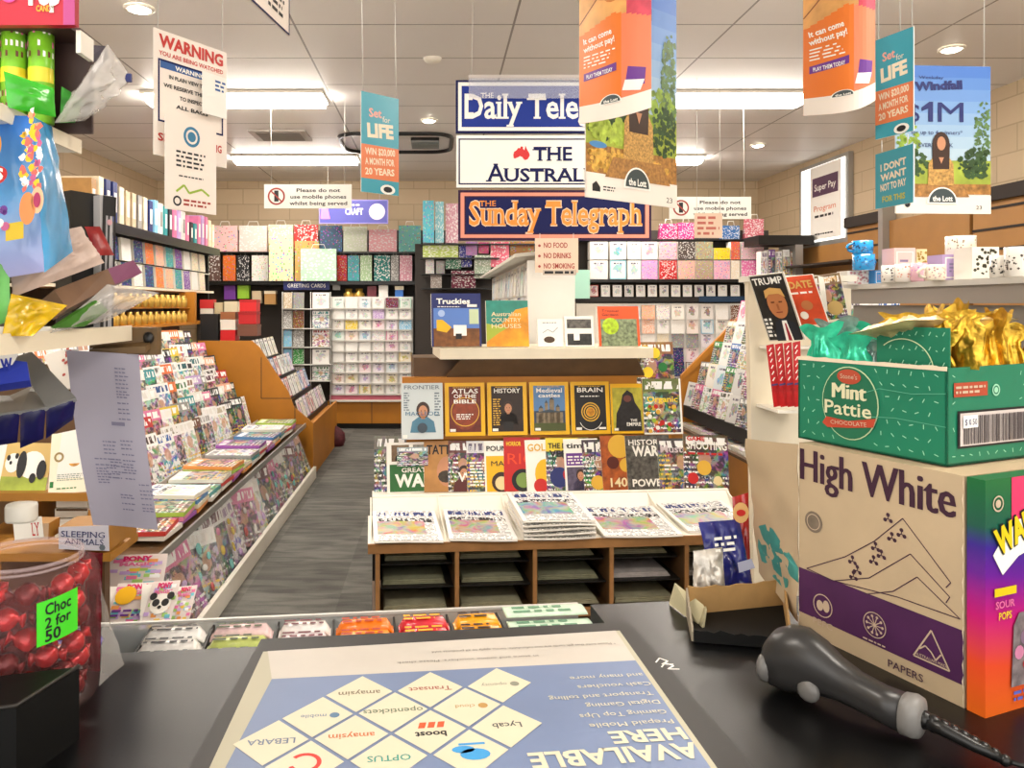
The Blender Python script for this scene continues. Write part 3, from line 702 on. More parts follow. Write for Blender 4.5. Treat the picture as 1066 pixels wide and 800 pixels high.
# books on the top shelf
def book(x, y, z, w, h, label, draw, color, t=0.02, lean=10, **k):
    return magazine(x, y, z, w, h, label, color=color, draw=draw, t=t, lean=lean, group='books on the centre top shelf', name='book', cat='book', **k)
def d_truck(cv, w, h):
    cv.rect(0, 0, w, h, NAVY, 1); cv.rect(w * .04, 0, w * .96, h * .72, pc('skyp2', '5b82cc'), 2); cv.rect(w * .04, 0, w * .96, h * .34, pc('outback', '7a4a1c', vary=.4, scale=30), 3)
    cv.text('Truckies', w * .1, h * .80, h * .1, WHT, w=w * .68, bold=.03, L=5); cv.lines(w * .12, h * .73, w * .6, h * .76, 1, WHT, 5); cv.rect(w * .72, h * .74, w * .92, h * .79, WHT, 5)
    cv.disc(w * .2, h * .62, w * .07, pc('badge', 'a8c0e8'), 4); cv.poly([(w * .1, h * .3), (w * .1, h * .5), (w * .22, h * .5), (w * .4, h * .36), (w * .3, h * .26)], YEL, 5); cv.rect(w * .44, h * .2, w * .7, h * .4, WHT, 5); cv.rect(w * .48, h * .14, w * .6, h * .24, INK, 6)
    cv.rect(w * .76, h * .42, w * .95, h * .7, pc('palegreen', 'c8d8b0'), 4)
def d_expl(cv, w, h):
    cv.rect(0, 0, w, h, pc('seagreen', '2f8a7a', vary=.2, scale=20), 1)
    cv.poly([(0, 0), (w, 0), (w, h * .86), (w * .7, h * .8), (w * .45, h * .55), (0, h * .25)], pc('amberp', 'ee9a1c', vary=.3, scale=14), 2)
    cv.poly([(0, h * .1), (w * .3, h * .3), (w * .5, h * .4), (0, h * .5)], pc('limep', 'a8b83a'), 3)
    for i, s_ in enumerate(('Australian', 'COUNTRY', 'HOUSES')): cv.text(s_, w * .12, h * (.66 - .13 * i), h * .09, pc('cream_', 'f0dcae'), w=w * .7, bold=.01, L=5)
def d_sketch(cv, w, h): cv.rect(0, 0, w, h, WHT, 1); cv.disc(w * .45, h * .25, w * .22, pc('brownp', '4a3420'), 2, 14, h * .12); cv.path([(w * .2, h * .5), (w * .4, h * .62), (w * .6, h * .52), (w * .8, h * .7)], .003, pc('slate', '6d7a86'), 2); cv.lines(w * .2, h * .84, w * .8, h * .9, 1, pc('slate', '6d7a86'))
def d_bw(cv, w, h): cv.rect(0, 0, w, h, WHT, 1); cv.rect(w * .08, h * .6, w * .92, h * .9, pc('warbw', '57544f', vary=.7, scale=50), 2); cv.rect(w * .08, h * .04, w * .92, h * .42, pc('bwd', '2a2a2a', vary=.8, scale=40), 2); cv.rect(w * .3, h * .2, w * .5, h * .5, WHT, 3)
def d_orange(cv, w, h):
    cv.rect(0, 0, w, h, pc('orr', 'f0561c'), 1); cv.rect(w * .06, 0, w * .94, h * .68, pc('leafmix', '7d8a68', vary=.6, scale=60), 2); cv.disc(w * .3, h * .5, w * .2, pc('brightlime', 'b0d020', vary=.4, scale=60), 3)
    cv.text('Tropical', w * .1, h * .86, h * .06, INK, w=w * .4, L=4); cv.text('Gardens', w * .1, h * .76, h * .06, INK, w=w * .4, L=4)
ZT = 1.289
book(0.420, 0.60, ZT, 0.25, 0.27, 'large blue hardback with a truck picture at the left end of the top shelf', d_truck, '1f2a6b', t=.03)
book(0.680, 0.60, ZT, 0.215, 0.235, 'green and amber hardback about country houses on the top shelf', d_expl, '2f8a7a')
book(0.900, 0.60, ZT, 0.13, 0.14, 'small white gift book with a brown sketch on the top shelf', d_sketch, 'ffffff', t=.012)
book(1.050, 0.60, ZT, 0.15, 0.155, 'small black and white photo book on the top shelf', d_bw, 'ffffff', t=.012)
book(1.255, 0.60, ZT, 0.215, 0.205, 'orange topped hardback about gardens at the right end of the top shelf', d_orange, 'f0561c')
# ------------------------------------------------------------------ black counter in the foreground
ZC = 1.0
COUNTER = None
m, nt, b = newmat('black_speckled_counter'); g = G(nt)
fine = g.n('ShaderNodeTexNoise', {'Vector': g.n('ShaderNodeTexCoord').outputs['Object'], 'Scale': 700.0, 'Detail': 2.0}).outputs[0]
nt.links.new(g.mix(g.n('ShaderNodeMapRange', {0: fine, 1: .45, 2: .7}).outputs[0], H('050505'), H('141416')), b.inputs['Base Color'])
bp = g.n('ShaderNodeBump', {'Height': fine, 'Strength': 0.12, 'Distance': 0.001}); nt.links.new(bp.outputs[0], b.inputs['Normal'])
b.inputs['Roughness'].default_value = 0.3; b.inputs['Specular IOR Level'].default_value = 0.32
COUNTER = m
CA = math.radians(6.2); CX = V((math.cos(CA), math.sin(CA), 0)); CY = V((-math.sin(CA), math.cos(CA), 0)); CO = V((-0.45, 1.105, 0))
def K(x, y, z): return CO + CX * x + CY * y + V((0, 0, z))
def kbox(mb, a, b, mt):
    x0, y0, z0 = a; x1, y1, z1 = b
    mb.hexa([K(x, y, z) for z in (z0, z1) for x, y in ((x0, y0), (x1, y0), (x1, y1), (x0, y1))], mt)
ct = thing('shop_counter', 'black speckled shop counter across the bottom of the view', 'counter', K(0.6, -0.2, 0))
mb = MB(); kbox(mb, (-1.6, -1.0, ZC - 0.03), (0.72, 0, ZC), COUNTER); kbox(mb, (0.721, -1.0, ZC - 0.03), (2.4, 0.10, ZC), COUNTER); mb.build('worktop', ct)
mb = MB(); kbox(mb, (-1.55, -0.4, 0), (2.3, -0.02, ZC - 0.03), DKWOOD); mb.build('front_panel', ct)
# display tray hooked on the front edge
tr = thing('display_tray', 'long low tray of confectionery along the front edge of the black counter', 'tray', K(0.35, 0.06, ZC - 0.08))
mb = MB(); kbox(mb, (-0.35, 0.002, ZC - 0.08), (0.715, 0.15, ZC - 0.07), DARK); mb.build('base', tr)
mb = MB(); kbox(mb, (-0.35, 0.15, ZC - 0.08), (0.715, 0.154, ZC - 0.02), mat('clear_acrylic', 'e8eeee', 0.05, alpha=0.35)); kbox(mb, (-0.35, 0.149, ZC - 0.021), (0.715, 0.156, ZC - 0.017), WIRE); mb.build('acrylic_front', tr)
DIVX = [0.0, 0.10, 0.205, 0.295, 0.395, 0.485, 0.57]
for x in DIVX:
    mb = MB(); kbox(mb, (x - 0.0015, 0.004, ZC - 0.07), (x + 0.0015, 0.148, ZC - 0.025), DARK); mb.build('divider', tr)
def bar(x, y, z, w, col, label, tx=None, tc='fbf8f0', d=0.03, h=0.02, name='chocolate_bar', cat='chocolate bar', rows=1, paper=False):
    mt = mat('wrap_' + col, col, 0.25, vary=0.12, scale=60, bump=0.2, coat=0.3) if not paper else mat('slip_' + col, col, 0.6, vary=.1, scale=60)
    mb = MB(); rings = []
    for k, s in ((0, .25), (0.02, .2), (0.05, .55), (0.12, 1), (0.5, 1.05), (0.88, 1), (0.95, .55), (0.98, .2), (1, .25)):
        if paper: s = 1
        rings.append([K(x + w * k, y + d / 2 + math.cos(a) * d * (.5 if not paper else .5) * (.9 + .1 * s), z + h / 2 * s + math.sin(a) * h / 2 * s) for a in [2 * math.pi * q / 10 + .31 for q in range(10)]])
    mb.loft(rings, mt)
    cv = Cv(mb, K(x, y, z + h * 1.04), CX, CY, .0004)
    tcm = mat('t_' + tc, tc, .5)
    if tx: cv.text(tx, w / 2, d * .3, d * .42, tcm, w=w * .6, align='C', bold=.02)
    else: cv.lines(w * .1, d * .15, w * .9, d * .85, 2, tcm, seed=int(x * 1000))
    o = mb.build(name)
    return tag(o, label, cat, 'sweets in the counter tray')
pos3 = ('nearest', 'middle', 'farthest')
comp = [(-0.33 + 0.155, 0.115, [('a8a0d0', 'violet'), ('d86a40', 'orange'), ('6c5aa8', 'purple')], 'dull wrapped packet', 'at the left end of the counter tray', '4a3a90'),
        (0.003, 0.094, [('f0eeea', 'white')] * 3, 'white printed packet', 'in the tray compartment near the kids magazines', '2a2a30'),
        (0.105, 0.096, [('d8e08a', 'lime'), ('c8d47a', 'green'), ('e8c8c8', 'pale pink')], 'wrapped bar', 'in the second tray compartment', '3a4a20'),
        (0.21, 0.082, [('f2ece8', 'white'), ('e8d8dc', 'white'), ('f2ece8', 'white')], 'wrapped bar', 'in the third tray compartment', '6a2030'),
        (0.30, 0.092, [('f58a1c', 'orange'), ('f7961e', 'orange'), ('f07a10', 'orange')], 'wrapped bar', 'in the orange tray compartment', 'c04010'),
        (0.40, 0.082, [('d81c30', 'red'), ('d81c30', 'red'), ('d02838', 'red')], 'wrapped bar', 'in the red tray compartment', 'f0b020'),
        (0.49, 0.077, [('f2a818', 'amber'), ('e89a18', 'amber'), ('f2a818', 'amber')], 'wrapped bar with black print', 'in the tray compartment right of the red one', '2a1a10')]
for x, w, cols, nm, where, tc in comp:
    for i in range(3):
        bar(x, 0.004 + i * 0.036, ZC - 0.034 + 0.004 * i, w, cols[i][0], '%s %s, %s row, %s' % (cols[i][1], nm.replace('white ', ''), pos3[i], where.replace('in the tray compartment right of the red one', 'compartment right of the red one')), tc=tc, d=0.035, h=0.020)
for i in range(3):
    bar(0.576, 0.004 + i * 0.04, ZC - 0.028 + 0.008 * i, 0.136, 'cfe6cf', 'pale green printed slip, %s of three at the right end of the tray' % pos3[i], tc='6a9a7a', d=0.044, h=0.006, name='paper_slip', cat='paper slip', paper=True)

# ------------------------------------------------------------------ counter mat
MATBK = mat('mat_black_border', '2d2c2c', 0.5)
mt_ = thing('counter_mat', 'black edged counter mat with a blue upside-down advert under clear cover', 'counter mat', PZ(500, 740, ZC))
A = [PZ(272, 668, ZC), PZ(655, 650, ZC), V((0.345, 0.6, ZC)), V((-0.262, 0.6, ZC))]
TL, TR = A[0], A[1]
A = [TL, TR, V((0.36, 0.62, ZC)), V((-0.27, 0.62, ZC))]
mb = MB(); mb.prism([p + V((0, 0, 0.0035)) for p in A][::-1], V((0, 0, -0.0035)), MATBK); mb.build('border', mt_)
ZM = ZC + 0.0035
a0, a1, a2, a3 = PZ(274, 679, ZM), PZ(645, 657, ZM), V((0.312, 0.64, ZM)), V((-0.241, 0.64, ZM))
BLUEP = mat('advert_blue', '7283a6', 0.45, vary=.08, scale=5); STRIP = mat('advert_pale', 'c9c2b8', 0.45, vary=.06, scale=8)
s0, s1 = PZ(278, 708, ZM), PZ(666, 688, ZM)
up = lambda p, z: p + V((0, 0, z))
mb = MB()
mb.face([up(p, .0003) for p in (a3, a2, a1, a0)], mat('advert_edge', 'b9b49c', .5))
def inset(p, q, t): return p + (q - p) * t
mb.face([up(p, .0006) for p in (inset(a3, a2, .012), inset(a2, a3, .012), inset(s1, s0, .012), inset(s0, s1, .012))], BLUEP)
mb.face([up(p, .0006) for p in (inset(s0, s1, .012), inset(s1, s0, .012), inset(a1, a0, .012), inset(a0, a1, .012))], STRIP)
MU = (TR - TL).normalized(); MN = V((-MU.y, MU.x, 0))
def atmat(px, py): return PZ(px, py, ZM)
def mcv(px, py, lift=.0010): # drawing plane reading from the far side
    o = atmat(px, py); return Cv(mb, V((o.x, o.y, ZM + lift)), -MU, -MN, .0002)
CRM = mat('advert_cream', 'd8d2b8', .45)
# lattice of logo diamonds
c00, cr, cd = V((517, 712)), None, None
cent = {}
def diamond(px, py, word, colr, hh=.011, extra=None):
    o = atmat(px, py)
    hw, hd = 0.0405, 0.0405
    # half diagonals taken along the sheet
    pts = [(-0.0455, 0), (0, -0.0475), (0.0455, 0), (0, 0.0475)]
    i_, j_ = extra_ij[(px, py)]; oo = atmat(520, 714) + LB * i_ + LA * j_
    cv = Cv(mb, V((oo.x, oo.y, ZM + .0010)), -MU, -MN, .0002); h1, h2 = LB * .465, (LA * 2 - LB) * .465
    pts = [(q.dot(cv.U), q.dot(cv.V)) for q in (h1, h2, -h1, -h2)]
    if (V(pts[1]) - V(pts[0])).cross(V(pts[2]) - V(pts[0])) < 0: pts = pts[::-1]
    cv.poly(pts, CRM, 1)
    if extra: extra(cv)
    else: cv.text(word, 0, -hh / 2, hh, mat('t_' + colr, colr, .5), align='C', bold=.01, maxw=.075, L=2)
o0 = atmat(517, 712)
LA = atmat(482, 741.5) - atmat(520, 714); LA = (atmat(405, 791) - atmat(520, 714)) / 3; LB = ((atmat(444, 719) - atmat(520, 714)) + (atmat(373, 725) - atmat(520, 714)) / 2 + (atmat(368, 768) - atmat(445, 764))) / 3
def lattice(i, j):  # i steps towards the viewer-left, j steps along the row
    return o0 - MU * (0.0615 * (i + j)) - MN * (0.0415 * (j * -1 + i))
extra_ij = {(520, 714): (0, 0), (444, 719): (1, 0), (482, 739): (0, 1), (373, 725): (2, 0), (405, 741): (1, 1), (336, 745): (2, 1), (520, 758): (-1, 2), (445, 764): (0, 2), (368, 768): (1, 2), (287, 775): (2, 2), (485, 784): (-1, 3), (405, 791): (0, 3), (325, 799): (1, 3)}
def logo_bird(cv): cv.disc(-.004, .004, .017, mat('t_3a9ad8', '3a9ad8', .5), 2, 14, .011); cv.disc(.008, -.006, .013, mat('t_3a9ad8', '3a9ad8', .5), 2, 14, .007); cv.rect(-.018, -.018, .012, -.014, mat('t_3a9ad8', '3a9ad8', .5), 2)
def logo_boost(cv):
    cv.text('boost', 0, .002, .011, INK, align='C', bold=.03); 
    for k in range(3): cv.poly([(-.016 + k * .011, -.006), (-.008 + k * .011, -.006), (-.011 + k * .011, -.018), (-.019 + k * .011, -.018)], mat('t_d8552a', 'd8552a', .5), 2)
def logo_ring(cv): cv.ring(0, -.003, .018, .005, mat('t_d8352a', 'd8352a', .5), 2, 20, 20, 320); cv.text('Vodafone', 0, .02, .006, mat('t_d8352a', 'd8352a', .5), align='C')
def logo_dot(w_, c_): return lambda cv: (cv.disc(-.02, 0, .006, mat('t_' + c_, c_, .5), 2), cv.text(w_, -.01, -.004, .008, mat('t_' + c_, c_, .5)))
for px, py, w_, c_, ex in ((520, 714, 'Openity', '8a8a7a', logo_dot('openity', '8a8a7a')), (444, 719, 'Transact', 'a86050', None), (482, 739, 'cloud', 'b89050', logo_dot('cloud', 'b89050')), (373, 725, 'amaysim', '7a6a50', None),
                           (405, 741, 'opentickets', '6a7a60', None), (336, 745, 'think', '5a7a9a', logo_dot('mobile', '5a7a9a')), (520, 758, 'Lycab', '4a4a4a', None), (445, 764, '', '', logo_boost), (368, 768, 'amaysim', 'd0703a', None),
                           (287, 775, 'LEBARA', '6a7a90', None), (485, 784, '', '', logo_bird), (405, 791, 'OPTUS', '3a9a8a', None), (325, 799, '', '', logo_ring)):
    diamond(px, py, w_, c_, extra=ex)
# lettering, upside down for the person serving
for s_, px, py, h_, w_ in (('and many more', 668, 702, .0095, .100), ('Cash vouchers', 676, 711, .0095, .098), ('Transport and tolling', 678, 721, .0095, .135), ('Digital Gaming', 685, 730, .0095, .094), ('Gaming Top Ups', 692, 740, .0095, .108), ('Prepaid Mobile', 699, 750, .0095, .102)):
    mcv(px, py).text(s_, 0, 0, h_, CRM, w=w_, L=2)
mcv(708, 759).text('HERE', 0, 0, .024, CRM, w=.088, bold=.03)
mcv(722, 775).text('AVAILABLE', 0, 0, .028, CRM, w=.192, bold=.03)
mcv(640, 670).text('* Please note that gift cards are not refundable, terms apply to all products sold', 0, 0, .006, mat('advert_grey', '6b655c', .5), w=.27)
mcv(560, 683).text('in store and online vouchers. Please check', 0, 0, .006, mat('advert_grey', '6b655c', .5), w=.2)
mb.build('advert_sheet', mt_)
mb = MB()
for px, py in ((690, 690), (696, 695)):
    o = atmat(px, py); cv = Cv(mb, V((o.x, o.y, ZM)), MU, MN, .0006); cv.path([(-.01, 0), (.0, .012), (.008, .002), (-.004, -.006), (.012, -.008)], .0022, WHT)
mb.build('tape_mark', mt_)

# ------------------------------------------------------------------ scanner
sc_ = thing('barcode_scanner', 'dark grey handheld barcode scanner lying on the black counter', 'scanner', PZ(870, 740, ZC))
SCN = mat('scanner_plastic', '2c2b2b', 0.32); SCL = mat('scanner_light_grey', '7d7b79', .4); SCG = mat('scanner_window_rim', '6a6866', .35)
hd = PZ(832, 724, ZC); tl_ = PZ(962, 775, ZC)
ax = (tl_ - hd); ax.z = 0; L_ = ax.length; ax.normalize(); sd = V((-ax.y, ax.x, 0))
def sring(s, off, zc, rx, rz, tiltv=0, n=20, e=2.4):
    out = []
    for k in range(n):
        a = 2 * math.pi * k / n; ca, sa = math.cos(a), math.sin(a)
        x = math.copysign(abs(ca) ** (2 / e), ca) * rx; z = math.copysign(abs(sa) ** (2 / e), sa) * rz
        out.append(hd + ax * (s * L_ + z * tiltv) + sd * (off + x) + V((0, 0, zc + z)))
    return out
mb = MB()
mb.loft([sring(-.30, 0, .034, .012, .010), sring(-.27, 0, .036, .026, .026), sring(-.20, 0, .040, .032, .037), sring(-.08, 0, .044, .033, .042), sring(.06, 0, .047, .031, .041), sring(.2, 0, .046, .027, .034), sring(.34, 0, .040, .022, .026), sring(.5, 0, .034, .020, .022), sring(.7, 0, .029, .020, .021), sring(.86, 0, .027, .0215, .022)], SCN)
mb.build('body', sc_)
mb = MB(); mb.loft([sring(.855, 0, .027, .0225, .023), sring(.93, 0, .028, .023, .024), sring(.98, 0, .028, .020, .022), sring(1.0, 0, .028, .012, .014)], SCL); mb.build('end_cap', sc_)
mb = MB(); q = V((hd - ax * (.27 * L_) - sd * 0)); 
mb.ball(hd - ax * (.235 * L_) - sd * .016 + V((0, 0, .030)), (.012, .022, .020), SCG, M=Matrix(((ax.x, sd.x, 0), (ax.y, sd.y, 0), (0, 0, 1)))); mb.build('scan_window', sc_)
mb = MB(); mb.ball(hd + ax * (.16 * L_) - sd * .024 + V((0, 0, .022)), (.014, .008, .014), SCG, M=Matrix(((ax.x, sd.x, 0), (ax.y, sd.y, 0), (0, 0, 1)))); mb.build('trigger', sc_)
mb = MB(); p0 = tl_ + V((0, 0, .028)); rings = []
path = [p0 + ax * .0 , p0 + ax * .02 + V((0, 0, -.003)), p0 + ax * .045 + V((.004, .0, -.010)), p0 + ax * .07 + V((.012, .006, -.018))]
mb.tube(path, [.009, .008, .0065, .005], BLACK, 10)
for i in range(9):
    t = i / 8; c = path[0].lerp(path[-1], t) + V((0, 0, .002 * math.sin(t * 3.1))); mb.ball(c, (.0105 - .004 * t,) * 3, BLACK, 8, 6)
mb.build('strain_relief', sc_)
pe = path[-1]
mb = MB(); mb.tube([pe, pe + V((.025, -.004, -.006)), pe + V((.06, -.012, -.0035)), pe + V((.12, -.02, -.0035)), pe + V((.25, -.03, -.0035))], .003, BLACK, 8); mb.build('cable', sc_)

# ------------------------------------------------------------------ copy-paper carton, mint box, sour sweets box
PURP = mat('carton_purple', '4c2350', .5, vary=.12, scale=12); CTN = mat('carton_white', 'c0aa8a', .6, vary=.07, scale=9, bump=.08)
pl, pr = PZ(832, 655, ZC), PZ(1004, 738, ZC)
dF = (pr - pl); dF.z = 0; WF = dF.length; dF.normalize(); dP = V((-dF.y, dF.x, 0))   # away from viewer
HC = .288
cb = thing('paper_carton', 'worn copy-paper carton with purple base band standing on the right of the counter', 'carton', pl + dP * .1)
mb = MB(); base = [pl, pr, pr + dP * .23, pl + dP * .23]
mb.hexa(base + [p + V((0, 0, HC)) for p in base], CTN)
cv = Cv(mb, pl, dF, (0, 0, 1), .0006)
cv.rect(0.0, .028, WF, .096, PURP); 
DT = mat('carton_ink', '4a3040', .5)
[cv.text('High White', .002 + k_ * .0011, HC - .055, .048, mat('carton_plum', '3c1e33', .5), w=.238, L=1 + .2 * k_) for k_ in range(4)]
def dome(x0, x1, y0, y1):
    cv.path([(x0, y0), (x0 + (x1 - x0) * .3, y0 + (y1 - y0) * .18), (x0 + (x1 - x0) * .5, y0 + (y1 - y0) * .45), (x1 - .06, y1)], .0014, DT)
xa = WF
def X(px, py):
    """a printed point of the carton front from where the photo shows it"""
    d = V(((px - VX) / F, 1, -(py - VY) / F)); n = dP; o = V((0, 0, EYE)); t = (pl - o).dot(n) / d.dot(n); q = o + d * t - pl
    return (q.dot(dF), q.z)
cv.path([X(840, 592), X(880, 580), X(910, 564), X(940, 540), X(990, 607), X(985, 612)], .0014, DT)
cv.path([X(868, 605), X(905, 602), X(948, 577), X(989, 622), X(985, 628)], .0014, DT)
cv.path([X(900, 619), X(930, 616), X(955, 601), X(1000, 645)], .0014, DT)
cv.path([X(840, 592), X(868, 605), X(935, 622), X(1000, 645)], .0014, DT)
def tri(px, py):
    x, y = X(px, py)
    for a in (90, 210, 330): cv.disc(x + .005 * math.cos(math.radians(a)), y + .005 * math.sin(math.radians(a)), .0028, DT, 2, 10); cv.line((x, y), (x + .005 * math.cos(math.radians(a)), y + .005 * math.sin(math.radians(a))), .0014, DT, 2)
for p in ((925, 540), (929, 560), (939, 556), (912, 570), (918, 578), (910, 584), (888, 584), (893, 594), (889, 600)): tri(*p)
def cpt(px, py): return X(px, py)
CM = mat('carton_cream', 'c9b39a', .5)
x, y = X(857, 631); cv.ring(x, y, .017, .0015, CM, 2); cv.disc(x - .005, y - .001, .006, CM, 2, 12, .008); cv.disc(x + .006, y + .001, .006, CM, 2, 12, .009); cv.text('PEFC', x, y - .031, .009, CM, w=.034, align='C')
x, y = X(911, 651); cv.ring(x, y, .0175, .0012, CM, 2)
for k in range(10):
    a = k * math.pi / 5; cv.line((x, y), (x + .012 * math.cos(a), y + .012 * math.sin(a)), .0012, CM, 2); cv.disc(x + .012 * math.cos(a), y + .012 * math.sin(a), .002, CM, 2, 8)
cv.lines(x - .018, y - .026, x + .018, y - .022, 1, CM, 2)
x, y = X(970, 676); cv.path([(x - .024, y - .018), (x, y + .024), (x + .024, y - .018), (x - .024, y - .018)], .002, CM, 2)
cv.path([(x - .016, y - .006), (x - .008, y + .001), (x, y - .004), (x + .006, y - .012), (x + .013, y - .002)], .0018, CM, 2); cv.text('AUSTRALIAN MADE', x, y - .016, .004, CM, w=.044, align='C')
cv.text('PAPERS', X(925, 706)[0], .008, .010, DT, w=.05, bold=.01)
x, y = X(845, 543); cv.disc(x + .004, y, .016, mat('carton_stamp', '7a6c5c', .6, vary=.2, scale=80), 1); cv.ring(x + .004, y, .012, .0012, CM, 2)
# crumpled tape seam along the left corner and pale worn edges
for k in range(12): cv.poly([(0, HC * k / 12), (.0005 + .002 * RND.random(), HC * (k + .4) / 12), (0, HC * (k + 1) / 12)], mat('worn_card', 'e2d3b8', .8), 3)
for k in range(14): cv.poly([(WF, HC * k / 14), (WF, HC * (k + 1) / 14), (WF - .0005 - .002 * RND.random(), HC * (k + .6) / 14)], mat('worn_card', 'e2d3b8', .8), 3)
mb.build('box', cb)
# open flap folded out to the left, with a torn teal print
fl = [pl + V((0, .001, .02)), pl + V((-.03, .10, .07)), pl + V((-.045, .13, HC)), pl + V((0, .001, HC))]
c775a, c775b = P(776, 457, 1.34), P(788, 590, 1.34)
mb = MB(); A0, B0 = pl + V((-.002, 0, .01)), pl + V((-.002, 0, HC - .003))
def flap(u, v): # u 0 at carton, 1 at outer edge
    lo = A0.lerp(P(790, 596, 1.34), u); hi = B0.lerp(c775a, u)
    p = lo.lerp(hi, v); return p + V((0, -1, 0)) * (.012 * math.sin(math.pi * u) * (1 - .3 * v)) + V((.006 * mnoise.noise(V((u * 3, v * 5, 2))), 0, 0))
mb.grid(lambda u, v: flap(1 - u, v), 12, 14, CTN); mb.grid(lambda u, v: flap(u, v) + V((.002, .003, 0)), 12, 14, CTN)
mb.build('flap', cb)
mb = MB(); TLP = mat('torn_teal_print', '3f8f88', .5, vary=.25, scale=25)
def onflap(px, py):
    best = None
    for i in range(41):
        for j in range(41):
            p = flap(i / 40, j / 40); x = VX + p.x / p.y * F; y = VY - (p.z - EYE) / p.y * F
            d = (x - px) ** 2 + (y - py) ** 2
            if best is None or d < best[0]: best = (d, p)
    return best[1] + V((0, -.007, 0))
ring = [(788, 548), (795, 545), (803, 551), (812, 562), (822, 575), (829, 590), (828, 606), (815, 612), (802, 600), (792, 585), (785, 568)]
ctr = onflap(806, 580)
levels_ = [[onflap(806 + (x - 806) * k_, 580 + (y - 580) * k_) for x, y in ring] for k_ in (.34, .67, 1)]
for i in range(len(ring)):
    j = (i + 1) % len(ring); mb.face([ctr, levels_[0][j], levels_[0][i]], TLP)
    for a_, b_ in zip(levels_, levels_[1:]): mb.face([a_[i], a_[j], b_[j], b_[i]], TLP)
mb.build('torn_print', cb, )
# mint box
GR = mat('mint_box_green', '17785a', .4, vary=.06, scale=10); GRD = mat('mint_box_inside', '0d5a40', .5); MINT = mat('mint_print', '9fd8b8', .5)
ma, mc = PZ(831, 458, EYE - .213), PZ(986, 486, EYE - .210)
ma.z = mc.z = ZC + HC + .002
gF = (mc - ma); GW = gF.length; gF.normalize(); gP = V((-gF.y, gF.x, 0)); GH = .128
md = mc + gP * .25
gb = thing('mint_sweets_box', 'open green box of foil wrapped mints on top of the copy-paper carton', 'sweets box', ma + gP * .12)
mb = MB(); th = .003
z3 = lambda p, z: p + V((0, 0, z))
mb.prism([ma, mc, md, ma + gP * .25], V((0, 0, .003)), GRD); mb.build('tray_base', gb)
mb = MB(); mb.prism([ma, mc, z3(mc, GH), z3(ma, GH - .003)], gP * th, GR, GRD)
cv = Cv(mb, ma, gF, (0, 0, 1), .0007)
r = random.Random(3)
for i in range(13):
    for j in range(7):
        x, y = .012 + i * .0175 + (j % 2) * .008, .012 + j * .0175
        if x > GW - .006: continue
        if ((x - .095) / .055) ** 2 + ((y - .068) / .062) ** 2 < 1: continue
        a = r.uniform(0, 3.1); cv.line((x - .003 * math.cos(a), y - .003 * math.sin(a)), (x + .003 * math.cos(a), y + .003 * math.sin(a)), .0012, MINT)
def M_(px, py):
    d = V(((px - VX) / F, 1, -(py - VY) / F)); o = V((0, 0, EYE)); t = (ma - o).dot(gP) / d.dot(gP); q = o + d * t - ma
    return (q.dot(gF), q.z)
ox, oy = M_(885, 420)
cv.disc(ox, oy, .047, mat('mint_oval_rim', 'c8dcae', .5), 2, 32, .054); cv.disc(ox, oy, .0455, mat('mint_oval', '1a6a4c', .45), 3, 32, .0525)
cv.disc(ox, oy + .039, .020, mat('mint_badge', 'b0472e', .5), 4, 20, .011); cv.text("Stone's", ox, oy + .036, .007, CM, w=.028, align='C', L=5)
IV = mat('mint_ivory', 'd9d6b0', .5)
[cv.text('Mint', ox + k_ * .0011, oy + .006 + abs(k_) * .0004, .022, IV, w=.055, align='C', L=5 + .2 * k_) for k_ in (-1, 0, 1, 2)]; cv.text('Pattie', ox - .002, oy - .018, .020, IV, w=.078, align='C', bold=.014, L=5)
cv.poly([(ox - .045, oy - .034), (ox - .038, oy - .024), (ox, oy - .026), (ox + .044, oy - .017), (ox + .040, oy - .030), (ox, oy - .036), (ox - .036, oy - .040)], mat('mint_banner', 'b8442c', .5), 5)
cv.text('CHOCOLATE', ox - .03, oy - .034, .006, CM, w=.06, L=6, rot=.06)
cv.path([(GW * .45, GH * .62), (GW * .6, GH * .72), (GW * .8, GH * .70), (GW, GH * .74)], .0010, mat('mint_scuff', '58a588', .5), 4)
cv.path([(GW * .45, GH * .38), (GW * .7, GH * .42), (GW, GH * .40)], .0010, mat('mint_scuff', '58a588', .5), 4)
mb.build('front_panel', gb)
mb = MB(); mb.prism([mc, md, z3(md, GH + .002), z3(mc, GH)], -gF * th, GR, GRD)
cv = Cv(mb, mc, gP, (0, 0, 1), .0007)
for i in range(14):
    for j in range(7):
        x, y = .012 + i * .0175 + (j % 2) * .008, .012 + j * .0175
        if .015 < x and y > .02 and x < .15: continue
        a = r.uniform(0, 3.1); cv.line((x - .003 * math.cos(a), y - .003 * math.sin(a)), (x + .003 * math.cos(a), y + .003 * math.sin(a)), .0012, MINT)
def M2(px, py):
    d = V(((px - VX) / F, 1, -(py - VY) / F)); o = V((0, 0, EYE)); t = (mc - o).dot(gF) / d.dot(gF); q = o + d * t - mc
    return (q.dot(gP), q.z)
x0, y0 = M2(992, 414); x1, y1 = M2(1027, 397)
cv.rect(x0, y0, x1, y1, mat('mint_badge', 'b0472e', .5), 2); cv.lines(x0 + .003, y0 + .003, x1 - .003, y1 - .003, 2, CM, 3)
x, y = M2(1036, 406); cv.ring(x, y, .008, .002, MINT, 2); cv.disc(x, y, .004, MINT, 2)
x0, y0 = M2(998, 465); x1, y1 = M2(1066, 425)
cv.rect(x0 - .004, y0 - .003, x1 + .03, y1 + .003, INK, 2); cv.rect(x0, y0, x1 + .026, y1, mat('barcode_pale', 'cfc3bf', .6), 3)
bx = x0 + .006
